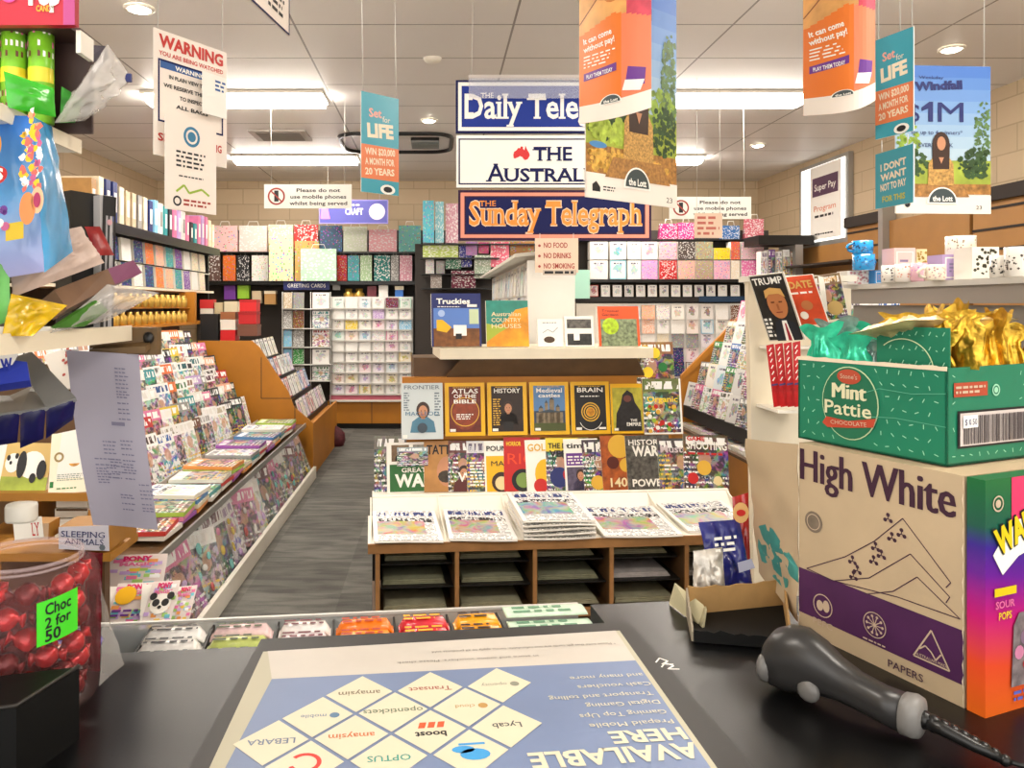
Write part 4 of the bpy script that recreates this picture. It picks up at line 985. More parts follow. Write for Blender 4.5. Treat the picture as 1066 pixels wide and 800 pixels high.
while bx < x1 + .022:
    w_ = r.choice((.0008, .0014, .002)); cv.rect(bx, y0 + .002, bx + w_, y1 - .004, mat('barcode_dark', '3a3236', .6), 4); bx += w_ + r.choice((.001, .0016))
cv.rect(x0 + .004, y0 + (y1 - y0) * .55, x0 + .034, y1 - .003, WHT, 5); cv.text('$ 0.50', x0 + .007, y0 + (y1 - y0) * .64, .008, NAVY, w=.024, L=6)
mb.build('end_panel', gb)
mb = MB(); mb.prism([ma + gP * .25, md, z3(md, GH * .95), z3(ma + gP * .25, GH * .95)], -gP * th, GR, GRD); mb.prism([ma, ma + gP * .25, z3(ma + gP * .25, GH), z3(ma, GH - .003)], gF * th, GR, GRD); mb.build('rear_panels', gb)
# torn top rim
mb = MB()
for i in range(24):
    a, b_ = ma.lerp(mc, i / 24), ma.lerp(mc, (i + 1) / 24)
    h1 = .002 + .004 * abs(mnoise.noise(V((i * .7, 0, 0)))); h2 = .002 + .004 * abs(mnoise.noise(V(((i + 1) * .7, 0, 0))))
    mb.prism([z3(a, GH - .004), z3(b_, GH - .004), z3(b_, GH + h2 - .001), z3(a, GH + h1 - .001)], -gP * .0012, mat('worn_card', 'e2d3b8', .8))
mb.build('torn_rim', gb)
# inner divider card with the repeated oval
i0, i1 = P(912, 374, 1.22), P(988, 382, 1.10)
mb = MB(); t0, t1 = z3(V((i0.x, i0.y, ma.z)), .004), z3(V((i1.x, i1.y, ma.z)), .004)
i0 = ma + gP * .014 + gF * .125; i1 = mc + gP * .014 - gF * .006
b0, b1 = z3(i0, .004), z3(i1, .004); H_ = .176
mb.prism([b0, b1, z3(b1, H_), z3(b0, H_)], gP * .002, GR)
dd = (b1 - b0).normalized(); cv = Cv(mb, b0, dd, (0, 0, 1), .0006)
for i in range(9):
    for j in range(3): cv.line((.02 + i * .0095, .125 + j * .02), (.0225 + i * .0095, .130 + j * .02 - .006 * (i % 2)), .0012, MINT)
cv.ring(.04, .115, .045, .0015, mat('mint_oval_rim', 'c8dcae', .5), 2, 20, 0, 130)
mb.build('divider_card', gb)
# foil wrapped sweets in it
TEALF = mat('teal_foil', '35c49c', .28, metal=.35, vary=.5, scale=30, bump=.4); SILF = mat('silver_green_foil', '93aeaa', .25, metal=.45, vary=.45, scale=40, bump=.4); GOLDF = mat('gold_foil', 'dba93a', .33, metal=.8, vary=.6, scale=40, bump=.5)
def sweet(c, ux, uz, w, h, th_, mt, label, cat, name, seed, group):
    ux = V(ux).normalized() * w / 2; uz = V(uz).normalized() * h
    c = V(c); o = pillow(name, [c - ux, c + ux, c + ux + uz, c - ux + uz], th_, mt, n=22, seam=.10, crumple=.5, seed=seed, foil=True)
    return tag(o, label, cat, group)
k = 0
for i in range(5):
    for j in range(2):
        t = .03 + i * .02; p = ma + gF * (.030 + i * .026) + gP * (.038 + .03 * j); p = z3(p, .012)
        if i >= 3 and j == 1: continue
        if i >= 3 or (i + j) % 3 == 1: fm, nm = SILF, 'silvery'
        else: fm, nm = TEALF, 'bright green'
        sweet(p, gF + V((0, 0, .1 * (-1) ** i)), V((-.10 + .03 * i, .0, .95)) + gP * .1 * j, .066, .168 - .006 * i + .008 * j, .016, fm, '%s foil wrapped mint, %s in the %s row of the green box' % (nm, ('first', 'second', 'third', 'fourth', 'fifth')[i], ('front', 'back')[j]), 'wrapped sweet', 'foil_sweet', k, 'foil wrapped mints'); k += 1
for i in range(8):
    for j in range(2):
        c = mc + gP * (.036 + i * .026) - gF * (.036 + .05 * j); c = z3(c, .01)
        sweet(c, gF * .8 + gP * .45 * (-1) ** i, V((.02 * math.sin(i * 2.0), .02 * math.cos(i * 3), 1)), .044, .165 + .016 * math.sin(i * 1.7) + .014 * j + .003 * i, .012, GOLDF, 'gold foil bar, %s from the corner, %s row of the green box' % (('first', 'second', 'third', 'fourth', 'fifth', 'sixth', 'seventh', 'eighth')[i], ('front', 'back')[j]), 'wrapped sweet', 'gold_foil_bar', 40 + i + 9 * j, 'gold foil bars')
for i in range(4):
    c = ma + gF * (.12 + .034 * i) + gP * .046; c = z3(c, .125)
    sweet(c, gF, V((0, 0, 1)) + gP * .3, .05, .075 + .004 * (i % 2), .012, GOLDF, 'short gold foil pack peeping over the green divider card, %s from the left' % ('first', 'second', 'third', 'fourth')[i], 'wrapped sweet', 'gold_foil_bar', 70 + i, 'gold foil packs behind the divider')
for i in range(2):
    p0 = mc + gP * (.05 + .1 * i) - gF * .13; p0 = z3(p0, .168)
    o = pillow('gold_foil_bag', [p0 - gP * .07, p0 + gP * .07, p0 + gP * .07 - gF * -.09 + V((0, 0, .022)), p0 - gP * .07 - gF * -.09 + V((0, 0, .022))], .02, mat('pale_gold_film', 'e0c88c', .3, metal=.45, vary=.3, scale=30, bump=.4), seed=90 + i, crumple=.6)
    tag(o, 'pale gold crumpled bag lying across the bars, %s of two' % ('left', 'right')[i], 'sweet bag', 'pale gold bags on the mint box')

# sour sweets box at the right edge
wb = pr + dF * .003
wv = dP
sb = thing('sour_sweets_box', 'bright sour sweets box with a window at the right edge of the counter', 'sweets box', wb + wv * .1)
m, nt, b = newmat('sour_box_print'); g = G(nt)
u, v = g.uv()
rp = g.n('ShaderNodeValToRGB', {0: g.math('ADD', v, g.math('MULTIPLY', u, .12))})
els = rp.color_ramp.elements; els[0].position = 0.0; els[0].color = H('e86a1c'); els[1].position = 1.0; els[1].color = H('1c6b3a')
for ps, c in ((.22, 'e8502c'), (.42, 'c81c78'), (.6, '6a1c98'), (.72, '3a2490'), (.8, '1c5a4a')):
    e = els.new(ps); e.color = H(c)
nt.links.new(rp.outputs[0], b.inputs['Base Color']); b.inputs['Roughness'].default_value = .3
SWB = m; WW = .22; WD = .022
mb = MB(); q = [wb, wb + wv * WW, wb + wv * WW, wb]
A1, B1 = wb, wb + wv * WW
mb.raw([A1 - dF * -WD, B1 - dF * -WD, z3(B1 + dF * WD, HC), z3(A1 + dF * WD, HC)], [(0, 1, 2, 3)], SWB, False, [(0, 0), (1, 0), (1, 1), (0, 1)])
mb.raw([A1, B1, z3(B1, HC), z3(A1, HC), A1 + dF * WD, B1 + dF * WD, z3(B1 + dF * WD, HC), z3(A1 + dF * WD, HC)], [(1, 0, 3, 2), (0, 4, 7, 3), (5, 1, 2, 6), (3, 7, 6, 2), (0, 1, 5, 4)], SWB, False, [(0, 0), (1, 0), (1, 1), (0, 1), (0, 0), (1, 0), (1, 1), (0, 1)])
cv = Cv(mb, A1 + dF * WD, wv, (0, 0, 1), .0007)
cv.ring(.022, .258, .010, .002, CM, 2); cv.disc(.022, .258, .005, CM, 2); cv.rect(.048, .235, WW, HC, mat('sour_pink', 'e83a6a', .4), 1)
YB_ = mat('sour_yellow', 'e8cc1c', .4)
cv.poly([(.012, .196), (.03, .215), (.06, .235), (.11, .246), (.2, .25), (.2, .19), (.1, .2), (.06, .19), (.03, .17)], WHT, 2)
cv.text('WARHEADS', .020, .196, .030, YB_, w=.17, bold=.05, L=4, rot=.32); cv.text('WARHEADS', .0185, .1945, .032, INK, w=.173, bold=.07, L=3, rot=.32)
cv.rect(.014, .145, .055, .155, YB_, 3); cv.text('SOUR', .016, .130, .009, PNK, w=.036, bold=.02, L=3); cv.text('POPS', .022, .116, .009, YB_, w=.024, bold=.02, L=3)
cv.poly([(.045, .03), (.2, .03), (.2, .12), (.06, .12), (.05, .105)], mat('window_foil', 'b0a3a8', .25, metal=.5, vary=.4, scale=60), 3)
for i in range(26):
    a, c_ = r.uniform(.055, .19), r.uniform(.037, .112); cv.disc(a, c_, r.uniform(.005, .010), r.choice([mat('s_silver', 'c8c0c4', .3, metal=.4), mat('s_red', 'b02a2a', .3), mat('s_pink', 'd88ab0', .3), mat('s_mauve', '8a7088', .3)]), 4, 10)
cv.lines(.05, .010, .2, .026, 2, mat('sour_blue', '5a6ac8', .4), 3)
mb.build('box', sb)
# ------------------------------------------------------------------ left magazine rack
ORD = ['first', 'second', 'third', 'fourth', 'fifth', 'sixth', 'seventh', 'eighth', 'ninth', 'tenth', 'eleventh', 'twelfth', 'thirteenth', 'fourteenth', 'fifteenth', 'sixteenth', 'seventeenth', 'eighteenth', 'nineteenth', 'twentieth', 'twenty-first', 'twenty-second', 'twenty-third', 'twenty-fourth']
PAL = {'red': 'c62a26', 'orange': 'e8762a', 'yellow': 'eacb2e', 'green': '3f9a4a', 'lime': '9acb3c', 'teal': '2f9aa0', 'blue': '2f6fc4', 'navy': '22306e', 'purple': '7a3fa0', 'pink': 'e27aa6', 'white': 'f2efe8', 'grey': '9a9894', 'black': '232226', 'brown': '7a4a2c', 'cream': 'efe2c4', 'turquoise': '6fd0cc', 'lilac': 'c9a8dc', 'peach': 'f0b898', 'maroon': '6a1e2c', 'beige': 'cdb898', 'kraft': 'b98a50', 'mint': 'a8e0c8', 'sky': '8cc8e8'}
LRX = -1.15
lr = thing('magazine_rack', 'long tiered magazine rack along the left wall with a white kerb at the floor', 'rack', (-1.6, 4.6, 0))
mb = MB(); mb.prism([V((-1.05, 2.2, 0)), V((-1.05, 6.68, 0)), V((-1.05, 6.68, 0.10)), V((-1.05, 2.2, 0.10))], V((-0.025, 0, 0)), WHITE); mb.build('kerb', lr)
mb = MB(); mb.box((-1.6, 2.2, 0.0), (-1.08, 6.68, 0.06), DARK); mb.prism([V((-1.16, 2.2, 0.06)), V((-1.16, 6.68, 0.06)), V((-1.28, 6.68, 0.44)), V((-1.28, 2.2, 0.44))], V((-0.02, 0, 0)), DARK); mb.build('sloping_pocket', lr)
mb = MB(); mb.box((-1.7, 3.15, 0.445), (LRX, 6.68, 0.465), DKWOOD); mb.box((LRX, 3.15, 0.44), (LRX + .012, 6.68, 0.475), GREYM); mb.build('flat_shelf', lr)
mb = MB()
for i in range(6):
    x, z = -1.56 - .095 * i, .47 + .11 * i
    mb.box((x - .10, 3.15, z - .01), (x, 6.68, z), DARK); mb.box((x, 3.15, z - .01), (x + .004, 6.68, z + .035), mat('clear_lip', 'e8e6e0', .2))
mb.build('tiers', lr)
mb = MB(); mb.prism([V((-1.66, 3.15, .47)), V((-1.66, 6.68, .47)), V((-2.2, 6.68, 1.1)), V((-2.2, 3.15, 1.1))], V((-.03, 0, 0)), BLACK); mb.box((-2.32, 3.15, 0), (-2.24, 6.68, 1.32), DKWOOD); mb.build('back_board', lr)
wts = ['white'] * 4 + ['pink', 'red', 'yellow', 'blue', 'green', 'orange', 'grey', 'cream', 'brown', 'lilac', 'teal', 'black', 'peach']
side_names = ('bottom', 'second', 'third', 'fourth', 'fifth', 'top')
for i in range(6):
    x, z = -1.575 - .095 * i, .472 + .11 * i
    ys = []; y = 3.35 + .07 * (i % 2) + (.25 if i > 2 else 0)
    while y < 6.55: ys.append(y); y += RND.uniform(.155, .19) * (1.15 if i == 0 else 1)
    for j, yy in enumerate(ys):
        c = RND.choice(wts); hh = RND.uniform(.265, .3); fr = RND.choice((COVER, COVER, DCOVER, COVER))
        slab('magazine', RND.choice((.195, .21)), round(hh, 2), .006, fr, PAGES, (x - .012 * (j % 2), yy, z), 76 + RND.uniform(-6, 4), 16, RND.uniform(-2, 2),
             label='%s magazine, %s from the near end in the %s tier of the left rack' % (c, ORD[j], side_names[i]), cat='magazine', group='magazines on the left rack tiers', color=PAL[c])
# big comics leaning on the shelf at the near end
for j, (yy, c, ttl) in enumerate([(2.75, 'orange', 'WILD'), (2.95, 'blue', 'CITY'), (3.15, 'white', 'ZOO')]):
    pass
# flat piles on the shelf
pl_cols = [('white', 'f0eee8'), ('red', 'd04038'), ('white', 'eae6e0'), ('purple', 'a05ab0'), ('pink', 'e088b0'), ('lime', 'a8cc50'), ('orange', 'e89a50'), ('cream', 'e8dcc0'), ('blue', '5a8cc0'), ('white', 'f0eee8'), ('teal', '5aa0a0'), ('grey', 'a0a0a0')]
yy = 3.4; k = 0
levels = ('bottom', 'second', 'third', 'top')
while yy < 6.4:
    nst = 2 + (k % 3)
    for q in range(nst):
        cn, ch = pl_cols[(k * 3 + q) % len(pl_cols)]
        w_ = RND.uniform(.2, .23); o = slab('magazine', .215, .29, .02, COVER if q % 2 == 0 or cn != 'white' else NEWS, PAGES if cn == 'white' else mat('pile_' + cn, ch, .5), (-1.165 + RND.uniform(-.01, .01), yy + RND.uniform(-.01, .01), .4675 + .0135 * q), 90, 90,
                 label='flat %s magazine, %s of the %s pile from the near end, left rack' % (cn, levels[q], ORD[k]), cat='magazine', group='flat piles on the left rack shelf', color=ch)
        o.matrix_world = Matrix.Translation(V((-1.165 + RND.uniform(-.01, .0), yy, .488 + .022 * q))) @ Matrix.Rotation(math.radians(90 + RND.uniform(-5, 5)), 4, 'Z') @ Matrix.Rotation(math.radians(-89.9), 4, 'X')
    yy += .222; k += 1
# bagged childrens magazines in the sloping pocket
m, nt, b = newmat('clear_bag_over_print'); 
BAGF = mat('clear_bag_film', 'f2f2f2', .08, alpha=.15)
yy = 2.95; k = 0
bagc = ['white', 'turquoise', 'pink', 'white', 'maroon', 'lilac', 'pink', 'white', 'maroon', 'pink', 'white', 'maroon', 'lilac', 'peach']
while yy < 6.5:
    c = bagc[k % len(bagc)]; t = thing('bagged_magazine', '%s bagged toy magazine above the white kerb, %s from the near end' % (c, ORD[k]), 'magazine', (-1.112, yy, .065), 'bagged toy magazines along the kerb')
    h_ = RND.uniform(.32, .38); w_ = .24
    o = bpy.data.objects.new('magazine', slab_mesh(w_, round(h_, 2), .006, COVER, PAGES)); COL.objects.link(o); o.parent = t; o.color = H(PAL[c])
    lean = 16 + RND.uniform(-3, 4); rot = Matrix.Rotation(math.radians(74 + RND.uniform(-7, 7)), 4, 'Z') @ Matrix.Rotation(math.radians(-lean), 4, 'X') @ Matrix.Rotation(math.radians(RND.uniform(-13, 8)), 4, 'Y')
    o.matrix_local = rot
    mb = MB(); n_ = 8
    def fn(u, v, k=k, w_=w_, h_=h_):
        q = V((u * 4 + k, v * 4, k * .7)); b_ = math.sin(math.pi * u) ** .5 * math.sin(math.pi * min(1, v * 1.05 + .02)) ** .5 if 0 < v < .93 else 0
        return V(((u - .5) * (w_ + .02), -.012 - .022 * b_ * (1 + .5 * mnoise.noise(q)), v * (h_ + .03)))
    mb.grid(fn, n_, n_, BAGF); 
    for q in range(5):  # toys showing through the film
        tc = RND.choice(('pink', 'red', 'turquoise', 'lilac', 'yellow', 'white')); mb.ball((RND.uniform(-.07, .07), -.018, RND.uniform(.04, h_ - .08)), (RND.uniform(.012, .022), .007, RND.uniform(.015, .03)), mat('toy_' + tc, PAL[tc], .25, coat=.3), 8, 6)
    f = mb.build('clear_bag', None, (0, 0, 0)); f.parent = t; f.matrix_local = rot
    yy += .27; k += 1
# wooden end cabinet beyond the rack (card unit) --------------------------------
Y1 = 6.72
cu_ = thing('card_cabinet', 'honey coloured card cabinet closing the far end of the left rack', 'cabinet', (-1.6, 7.4, 0))
mb = MB(); poly = [P(206, 497, Y1), P(326, 497, Y1), P(326, 441, Y1), P(306, 424, Y1), P(300, 408, Y1), P(270, 362, Y1), P(262, 355, Y1), P(206, 355, Y1)]
poly[0].z = poly[1].z = 0
mb.prism(poly, (0, .025, 0), OAK); cv = Cv(mb, (0, Y1, 0), (1, 0, 0), (0, 0, 1))
a = P(307, 421, Y1); cv.line((a.x, 0), (a.x, a.z), .008, DKWOOD); b_ = P(272, 415, Y1); cv.path([(b_.x, P(0, 372, Y1).z), (b_.x, b_.z), (a.x, b_.z)], .008, DKWOOD); mb.build('end_panel', cu_)
mb = MB(); XE = P(326, 441, Y1).x; mb.prism([V((XE, Y1 + .025, 0)), V((XE, 8.3, 0)), V((XE, 8.3, P(0, 441, Y1).z)), V((XE, Y1 + .025, P(0, 441, Y1).z))], V((-.02, 0, 0)), OAK); mb.build('side_panel', cu_)
mb = MB(); mb.box((-2.1, Y1 + .03, 0), (XE - .03, 8.3, .42), OAK)
for i in range(4):
    x, z = XE - .10 - .17 * i, .47 + .17 * i
    mb.box((x - .16, Y1 + .03, z - .1), (x, 8.3, z), DARK)
mb.build('card_tiers', cu_)
for i in range(4):
    x, z = XE - .11 - .17 * i, .475 + .17 * i
    for j in range(9):
        c = RND.choice(['white', 'white', 'pink', 'blue', 'cream', 'grey', 'lilac', 'red'])
        slab('greeting_card', .13, .19, .003, CARD, PAPER, (x, Y1 + .12 + j * .165, z), 90, 18, 0, label='%s card, %s along the %s step of the honey coloured cabinet' % (c, ORD[j], ORD[i]), cat='greeting card', group='cards on the honey coloured cabinet', color=PAL[c])
mb = MB(); mb.ball(P(347, 452, 8.5) + V((0, 0, 0)), (.10, .10, .13), mat('dark_red_bag', '5a2028', .6, vary=.4, scale=20), 12, 8)
pp = P(347, 463, 8.2); mb = MB(); mb.loft([[V((pp.x + .12 * s_ * math.cos(a), pp.y + .09 * s_ * math.sin(a), z)) for a in [k * math.pi / 6 for k in range(12)]] for z, s_ in ((0.002, .9), (.06, 1.1), (.14, 1.0), (.19, .6), (.21, .3))], mat('dark_red_bag', '5a2028', .6, vary=.4, scale=20)); tag(mb.build('shopping_bag'), 'small dark red bag on the carpet by the honey cabinet', 'bag')

# boxes standing on the cabinet
def gbox(px0, px1, py0, py1, Y, col, label, name='gift_box', cat='gift box', group=None, d=.16, lid=None, mt=None):
    a, b_ = P(px0, py1, Y), P(px1, py0, Y)
    t = thing(name, label, cat, ((a.x + b_.x) / 2, Y + d / 2, a.z), group)
    mt = mt or mat('box_' + col, col, .45)
    mb = MB(); zz = b_.z - (b_.z - a.z) * (.22 if lid else 0)
    mb.box((a.x + .003, Y + .003, a.z), (b_.x - .003, Y + d - .003, zz), mt); mb.build('body', t)
    if lid: mb = MB(); mb.box((a.x, Y, zz), (b_.x, Y + d, b_.z), mat('box_' + lid, lid, .45)); mb.build('lid', t)
    return t
g_ = 'boxes on the honey coloured cabinet'
for a in ((208, 227, 327, 355, 'black box at the left on the honey cabinet', '1c1b1c', None), (229, 245, 344, 355, 'bright red box at the bottom of the pile on the honey cabinet', 'd41f24', None), (229, 245, 333, 343.6, 'white box between brown and red boxes', 'efe6da', 'efe6da'), (229, 245, 325, 332.6, 'small brown box on top of the white box', '9a5f38', None),
          (247, 268, 338, 350, 'brown box under the red boxes', '7a4c3a', '7a4c3a'), (248, 267, 325, 337.6, 'lower red box with a clasp', 'c01c20', 'a81418'), (249, 267, 312, 324.6, 'upper red box of the two stacked', 'd82024', 'b81418')):
    gbox(a[0], a[1], a[2], a[3], 7.0, a[5], a[4], group=g_, lid=a[6])
for i, a in enumerate(((208, 222, 312, 354), (223, 232, 315, 354), (233, 247, 314, 354))):
    gbox(a[0], a[1], a[2], a[3], 7.2, ('e8e0d0', 'c8b890', 'e0d8b8')[i], '%s pale ornament box behind the stacked boxes' % ('left', 'middle', 'right')[i], group='pale ornament boxes', d=.1, lid=('c83030', None, None)[i])
# black shelf high on the left with binders, and what hangs below it
bs = thing('wall_shelf_unit', 'black shelf unit on the left above the magazine rack', 'shelf', (-2.4, 6.5, 1.34))
mb = MB(); mb.box((-2.75, 4.9, 2.0), (-2.2, 7.75, 2.06), BLACK); mb.box((-2.2, 4.9, 1.995), (-2.19, 7.75, 2.065), BLACK); mb.build('top_shelf', bs)
mb = MB(); mb.box((-2.8, 4.9, 1.34), (-2.76, 7.75, 2.3), mat('pegboard', '4a4038', .6)); mb.box((-2.75, 7.72, 1.34), (-2.3, 7.75, 2.0), BLACK); mb.build('back_panel', bs)
mb = MB(); mb.box((-2.75, 4.9, 1.62), (-2.24, 7.71, 1.64), CREAM); mb.build('lower_shelf', bs)
mb = MB(); mb.box((-2.75, 4.9, 1.33), (-2.16, 7.71, 1.35), OAK); mb.box((-2.30, 6.85, 1.35), (-2.16, 6.9, 1.62), OAK)
mb.build('timber_ledge', bs)
mb = MB(); mb.box((-2.75, 4.9, 1.475), (-2.2, 6.84, 1.485), OAK); mb.build('middle_ledge', bs)
for i in range(13):
    for lv in range(2):
        y = 5.15 + i * .13; c = V((-2.22, y, 1.351 if lv == 0 else 1.486)); mb = MB(); mb.lathe([(.03, 0), (.038, .02), (.038, .07), (.02, .085), (.02, .1), (.001, .1)], c, mat('gold_jar', 'c9a24a', .3, metal=.5, vary=.2), 10)
        tag(mb.build('small_jar'), 'little gold jar, %s from the near end on the %s timber ledge' % (ORD[i], ('lower', 'upper')[lv]), 'jar', 'gold jars on the timber ledge')
books = [('cream', 'white'), ('teal', 'blue'), ('navy', 'floral'), ('navy', ''), ('orange', ''), ('peach', ''), ('teal', ''), ('purple', ''), ('white', ''), ('pink', '')]
k = 0
for lv, (z, hh) in enumerate(((1.642, .17), (1.815, .17))):
    for i in range(11):
        y = 5.1 + i * .225; c = ('cream', 'grey', 'navy', 'white', 'navy', 'orange', 'peach', 'teal', 'purple', 'white', 'cream')[(i + lv) % 11]
        slab('gift_book', .17, hh - .005, .02, PATT, PAGES, (-2.26 - .0 * lv, y, z + (.004 if lv else 0)), 90, 4, 0, label='%s patterned gift book, %s along the %s level under the black shelf' % (c, ORD[i], ('lower', 'upper')[lv]), cat='book', group='gift books under the black shelf', color=PAL[c])
mb = MB(); mb.box((-2.75, 4.9, 1.805), (-2.28, 7.71, 1.815), mat('clear_lip', 'e8e6e0', .2)); mb.build('upper_ledge', bs)
binders = [('kraft', .27), ('cream', .3), ('navy', .3), ('navy', .3), ('cream', .28), ('beige', .27), ('beige', .27), ('grey', .27), ('cream', .27), ('navy', .26), ('sky', .28), ('white', .27), ('teal', .26), ('black', .27), ('pink', .28), ('lilac', .27), ('white', .27), ('pink', .25), ('black', .2), ('teal', .2), ('pink', .28), ('lilac', .3), ('pink', .3), ('cream', .28), ('cream', .25)]
for i, (c, hh) in enumerate(binders):
    y = 5.0 + i * .112; t = thing('ring_binder', '%s binder, %s from the near end on the black shelf' % (c, ORD[i] if i < 24 else 'last'), 'binder', (-2.37, y + .04, 2.061), 'binders on the black shelf')
    fl_ = c in ('pink', 'lilac', 'cream') and i > 19
    mt = mat('binder_' + c, PAL[c], .4, vary=.12, scale=18)
    mb = MB(); mb.box((-2.62, y, 2.061), (-2.25, y + .072, 2.061 + hh), mt); mb.build('cover', t)
    mb = MB(); mb.box((-2.249, y + .016, 2.061 + hh * .3), (-2.247, y + .056, 2.061 + hh * .75), WHT if c != 'white' else mat('binder_grey', 'a0a0a0', .5)); mb.build('spine_label', t)
for i in range(4):
    y = 5.05 + i * .4; a = gbox(0, 1, 0, 1, 1, '8a6a48', 'x') if False else None
# pink patterned bags past the binders
# ------------------------------------------------------------------ back wall units
BY = 9.3
bu = thing('back_wall_unit', 'long black shelved unit against the back wall at the left, timber base', 'shelf unit', (P(335, 0, BY).x, 9.6, 0))
def bx(mb, px0, px1, py0, py1, Y, d, mt):
    a, b_ = P(px0, py1, Y), P(px1, py0, Y); mb.box((a.x, Y, max(a.z, 0)), (b_.x, Y + d, b_.z), mt)
mb = MB(); bx(mb, 205, 470, 240, 446, 9.72, .1, mat('unit_back', '37302b', .6)); mb.build('back_panel', bu)
mb = MB(); bx(mb, 205, 470, 293, 296.5, BY, .42, BLACK); mb.build('top_shelf', bu)
mb = MB(); bx(mb, 205, 470, 262.6, 264, BY + .08, .33, BLACK); mb.build('upper_shelf', bu)
mb = MB(); bx(mb, 340, 470, 419, 441, BY + .02, .4, OAK); bx(mb, 386.6, 387.4, 419, 441, BY + .018, .003, DKWOOD); mb.build('base_doors', bu)
mb = MB(); bx(mb, 340, 470, 441, 446, BY + .04, .36, BLACK); mb.build('kickboard', bu)
mb = MB(); bx(mb, 343, 470, 411.5, 416.5, BY - .02, .3, mat('pink_ledge', 'c8687a', .5)); bx(mb, 343, 470, 416.5, 418.5, BY - .03, .3, WHITE); mb.build('ledge', bu)
mb = MB(); bx(mb, 295, 343, 293.5, 302, BY - .02, .02, NAVY)
a = P(295, 302, BY - .021); cv = Cv(mb, a, (1, 0, 0), (0, 0, 1)); cv.text('GREETING CARDS', .28, .03, .045, WHT, w=.46, align='C'); mb.build('section_sign', bu)
def bag(px0, px1, py0, py1, Y, col, label, group, fm=PATT, d=.08, handles=True, name='gift_bag', cat='gift bag', lean=0, colhex=None):
    a, b_ = P(px0, py1, Y), P(px1, py0, Y); w_ = b_.x - a.x; h_ = b_.z - a.z
    ch = colhex or PAL[col]
    if not handles:
        return slab(name, round(w_, 2), round(h_, 2), d, fm, PAPER, ((a.x + b_.x) / 2, Y + d, a.z), 0, lean, 0, label=label, cat=cat, group=group, color=ch)
    t = thing(name, label, cat, ((a.x + b_.x) / 2, Y, a.z), group)
    mb = MB(); x0, x1 = a.x, b_.x; z0, z1 = a.z, b_.z
    mb.raw([(x0, Y, z0), (x1, Y, z0), (x1, Y, z1), (x0, Y, z1)], [(0, 1, 2, 3)], fm, False, [(0, 0), (1, 0), (1, 1), (0, 1)])
    mb.raw([(x0, Y, z0), (x1, Y, z0), (x1, Y, z1), (x0, Y, z1), (x0, Y + d, z0), (x1, Y + d, z0), (x1, Y + d * .4, z1), (x0, Y + d * .4, z1)], [(5, 4, 7, 6), (4, 5, 1, 0), (4, 0, 3, 7), (1, 5, 6, 2)], fm, False, [(.1, 0), (.2, 0), (.2, 1), (.1, 1)] * 2)
    o = mb.build('body', t); o.color = H(ch)
    mb = MB(); mb.tube([V((x0 + w_ * .3, Y + .004, z1)), V((x0 + w_ * .35, Y + .01, z1 + .05)), V((x0 + w_ * .65, Y + .01, z1 + .05)), V((x0 + w_ * .7, Y + .004, z1))], .004, WHT, 5); o = mb.build('handle', t)
    return t
GBG = 'gift bags on the back wall unit'
for i, (a, c, lb, hx) in enumerate([((221, 247, 235, 262), 'pink', 'pink and white dotted gift bag at the far left of the upper shelf', 'f0c8c8'), ((249, 278, 235, 262), 'peach', 'white bag with pink dots beside the dotted one on the upper shelf', 'f4dcd4'), ((279.5, 305, 234, 262), 'cream', 'cream dotted gift bag left of the red one', 'ece4b8'), ((306, 331, 234, 262), 'red', 'bright red gift bag on the upper shelf', None),
            ((333, 356, 235, 262), 'navy', 'navy floral gift bag right of the red one', '3a5a78'), ((357.5, 382, 236, 262), 'cream', 'white gift bag with blue flowers', 'dfe8d0'), ((384, 413, 239, 262), 'pink', 'wide pink speckled gift bag', 'f0b0b8'), ((415, 438, 235, 262), 'sky', 'blue and green painterly gift bag at the right end of the upper shelf', '6ab8b0')]):
    bag(*a, BY + .05, c, lb, GBG, colhex=hx)
for i, (a, c, lb, hx, dy) in enumerate([((205, 229, 265, 292.5), 'brown', 'brown speckled gift bag at the dark left end', '6a5048', .1), ((232, 245, 266, 292.5), 'orange', 'narrow orange gift bag', None, .1), ((246.5, 259, 266, 292.5), 'black', 'black and white patterned narrow bag', None, .1), ((262, 279, 266, 292.5), 'white', 'white bag with black marks left of the tall yellow bag', None, .1),
            ((280, 305, 248, 292.5), 'cream', 'tall pale yellow gift bag with a gold motif', 'f6f0b8', -.06), ((307, 332, 251, 292.5), 'kraft', 'tall kraft and gold bag right of the pale yellow one', 'd0a860', -.02), ((313, 350, 259, 292.5), 'mint', 'wide mint floral gift bag in front', 'b8dcc0', -.12), ((351, 361, 266, 292.5), 'red', 'narrow red patterned bag', None, .1),
            ((362, 374, 266, 292.5), 'teal', 'narrow teal patterned bag', '4aa8b0', .1), ((375, 387, 266, 292.5), 'mint', 'pale green floral bag', 'b0d0a0', .1), ((389.5, 406, 266, 292.5), 'teal', 'dark teal speckled bag', '148078', .1), ((407, 415, 266, 292.5), 'grey', 'slim grey bag', None, .1), ((416, 429, 266, 292.5), 'pink', 'pink and black bag at the right of the lower shelf', 'e0a0b0', .1)]):
    bag(*a, BY + dy, c, lb + (' on the lower shelf' if 'shelf' not in lb else ''), GBG, colhex=hx, d=.06)
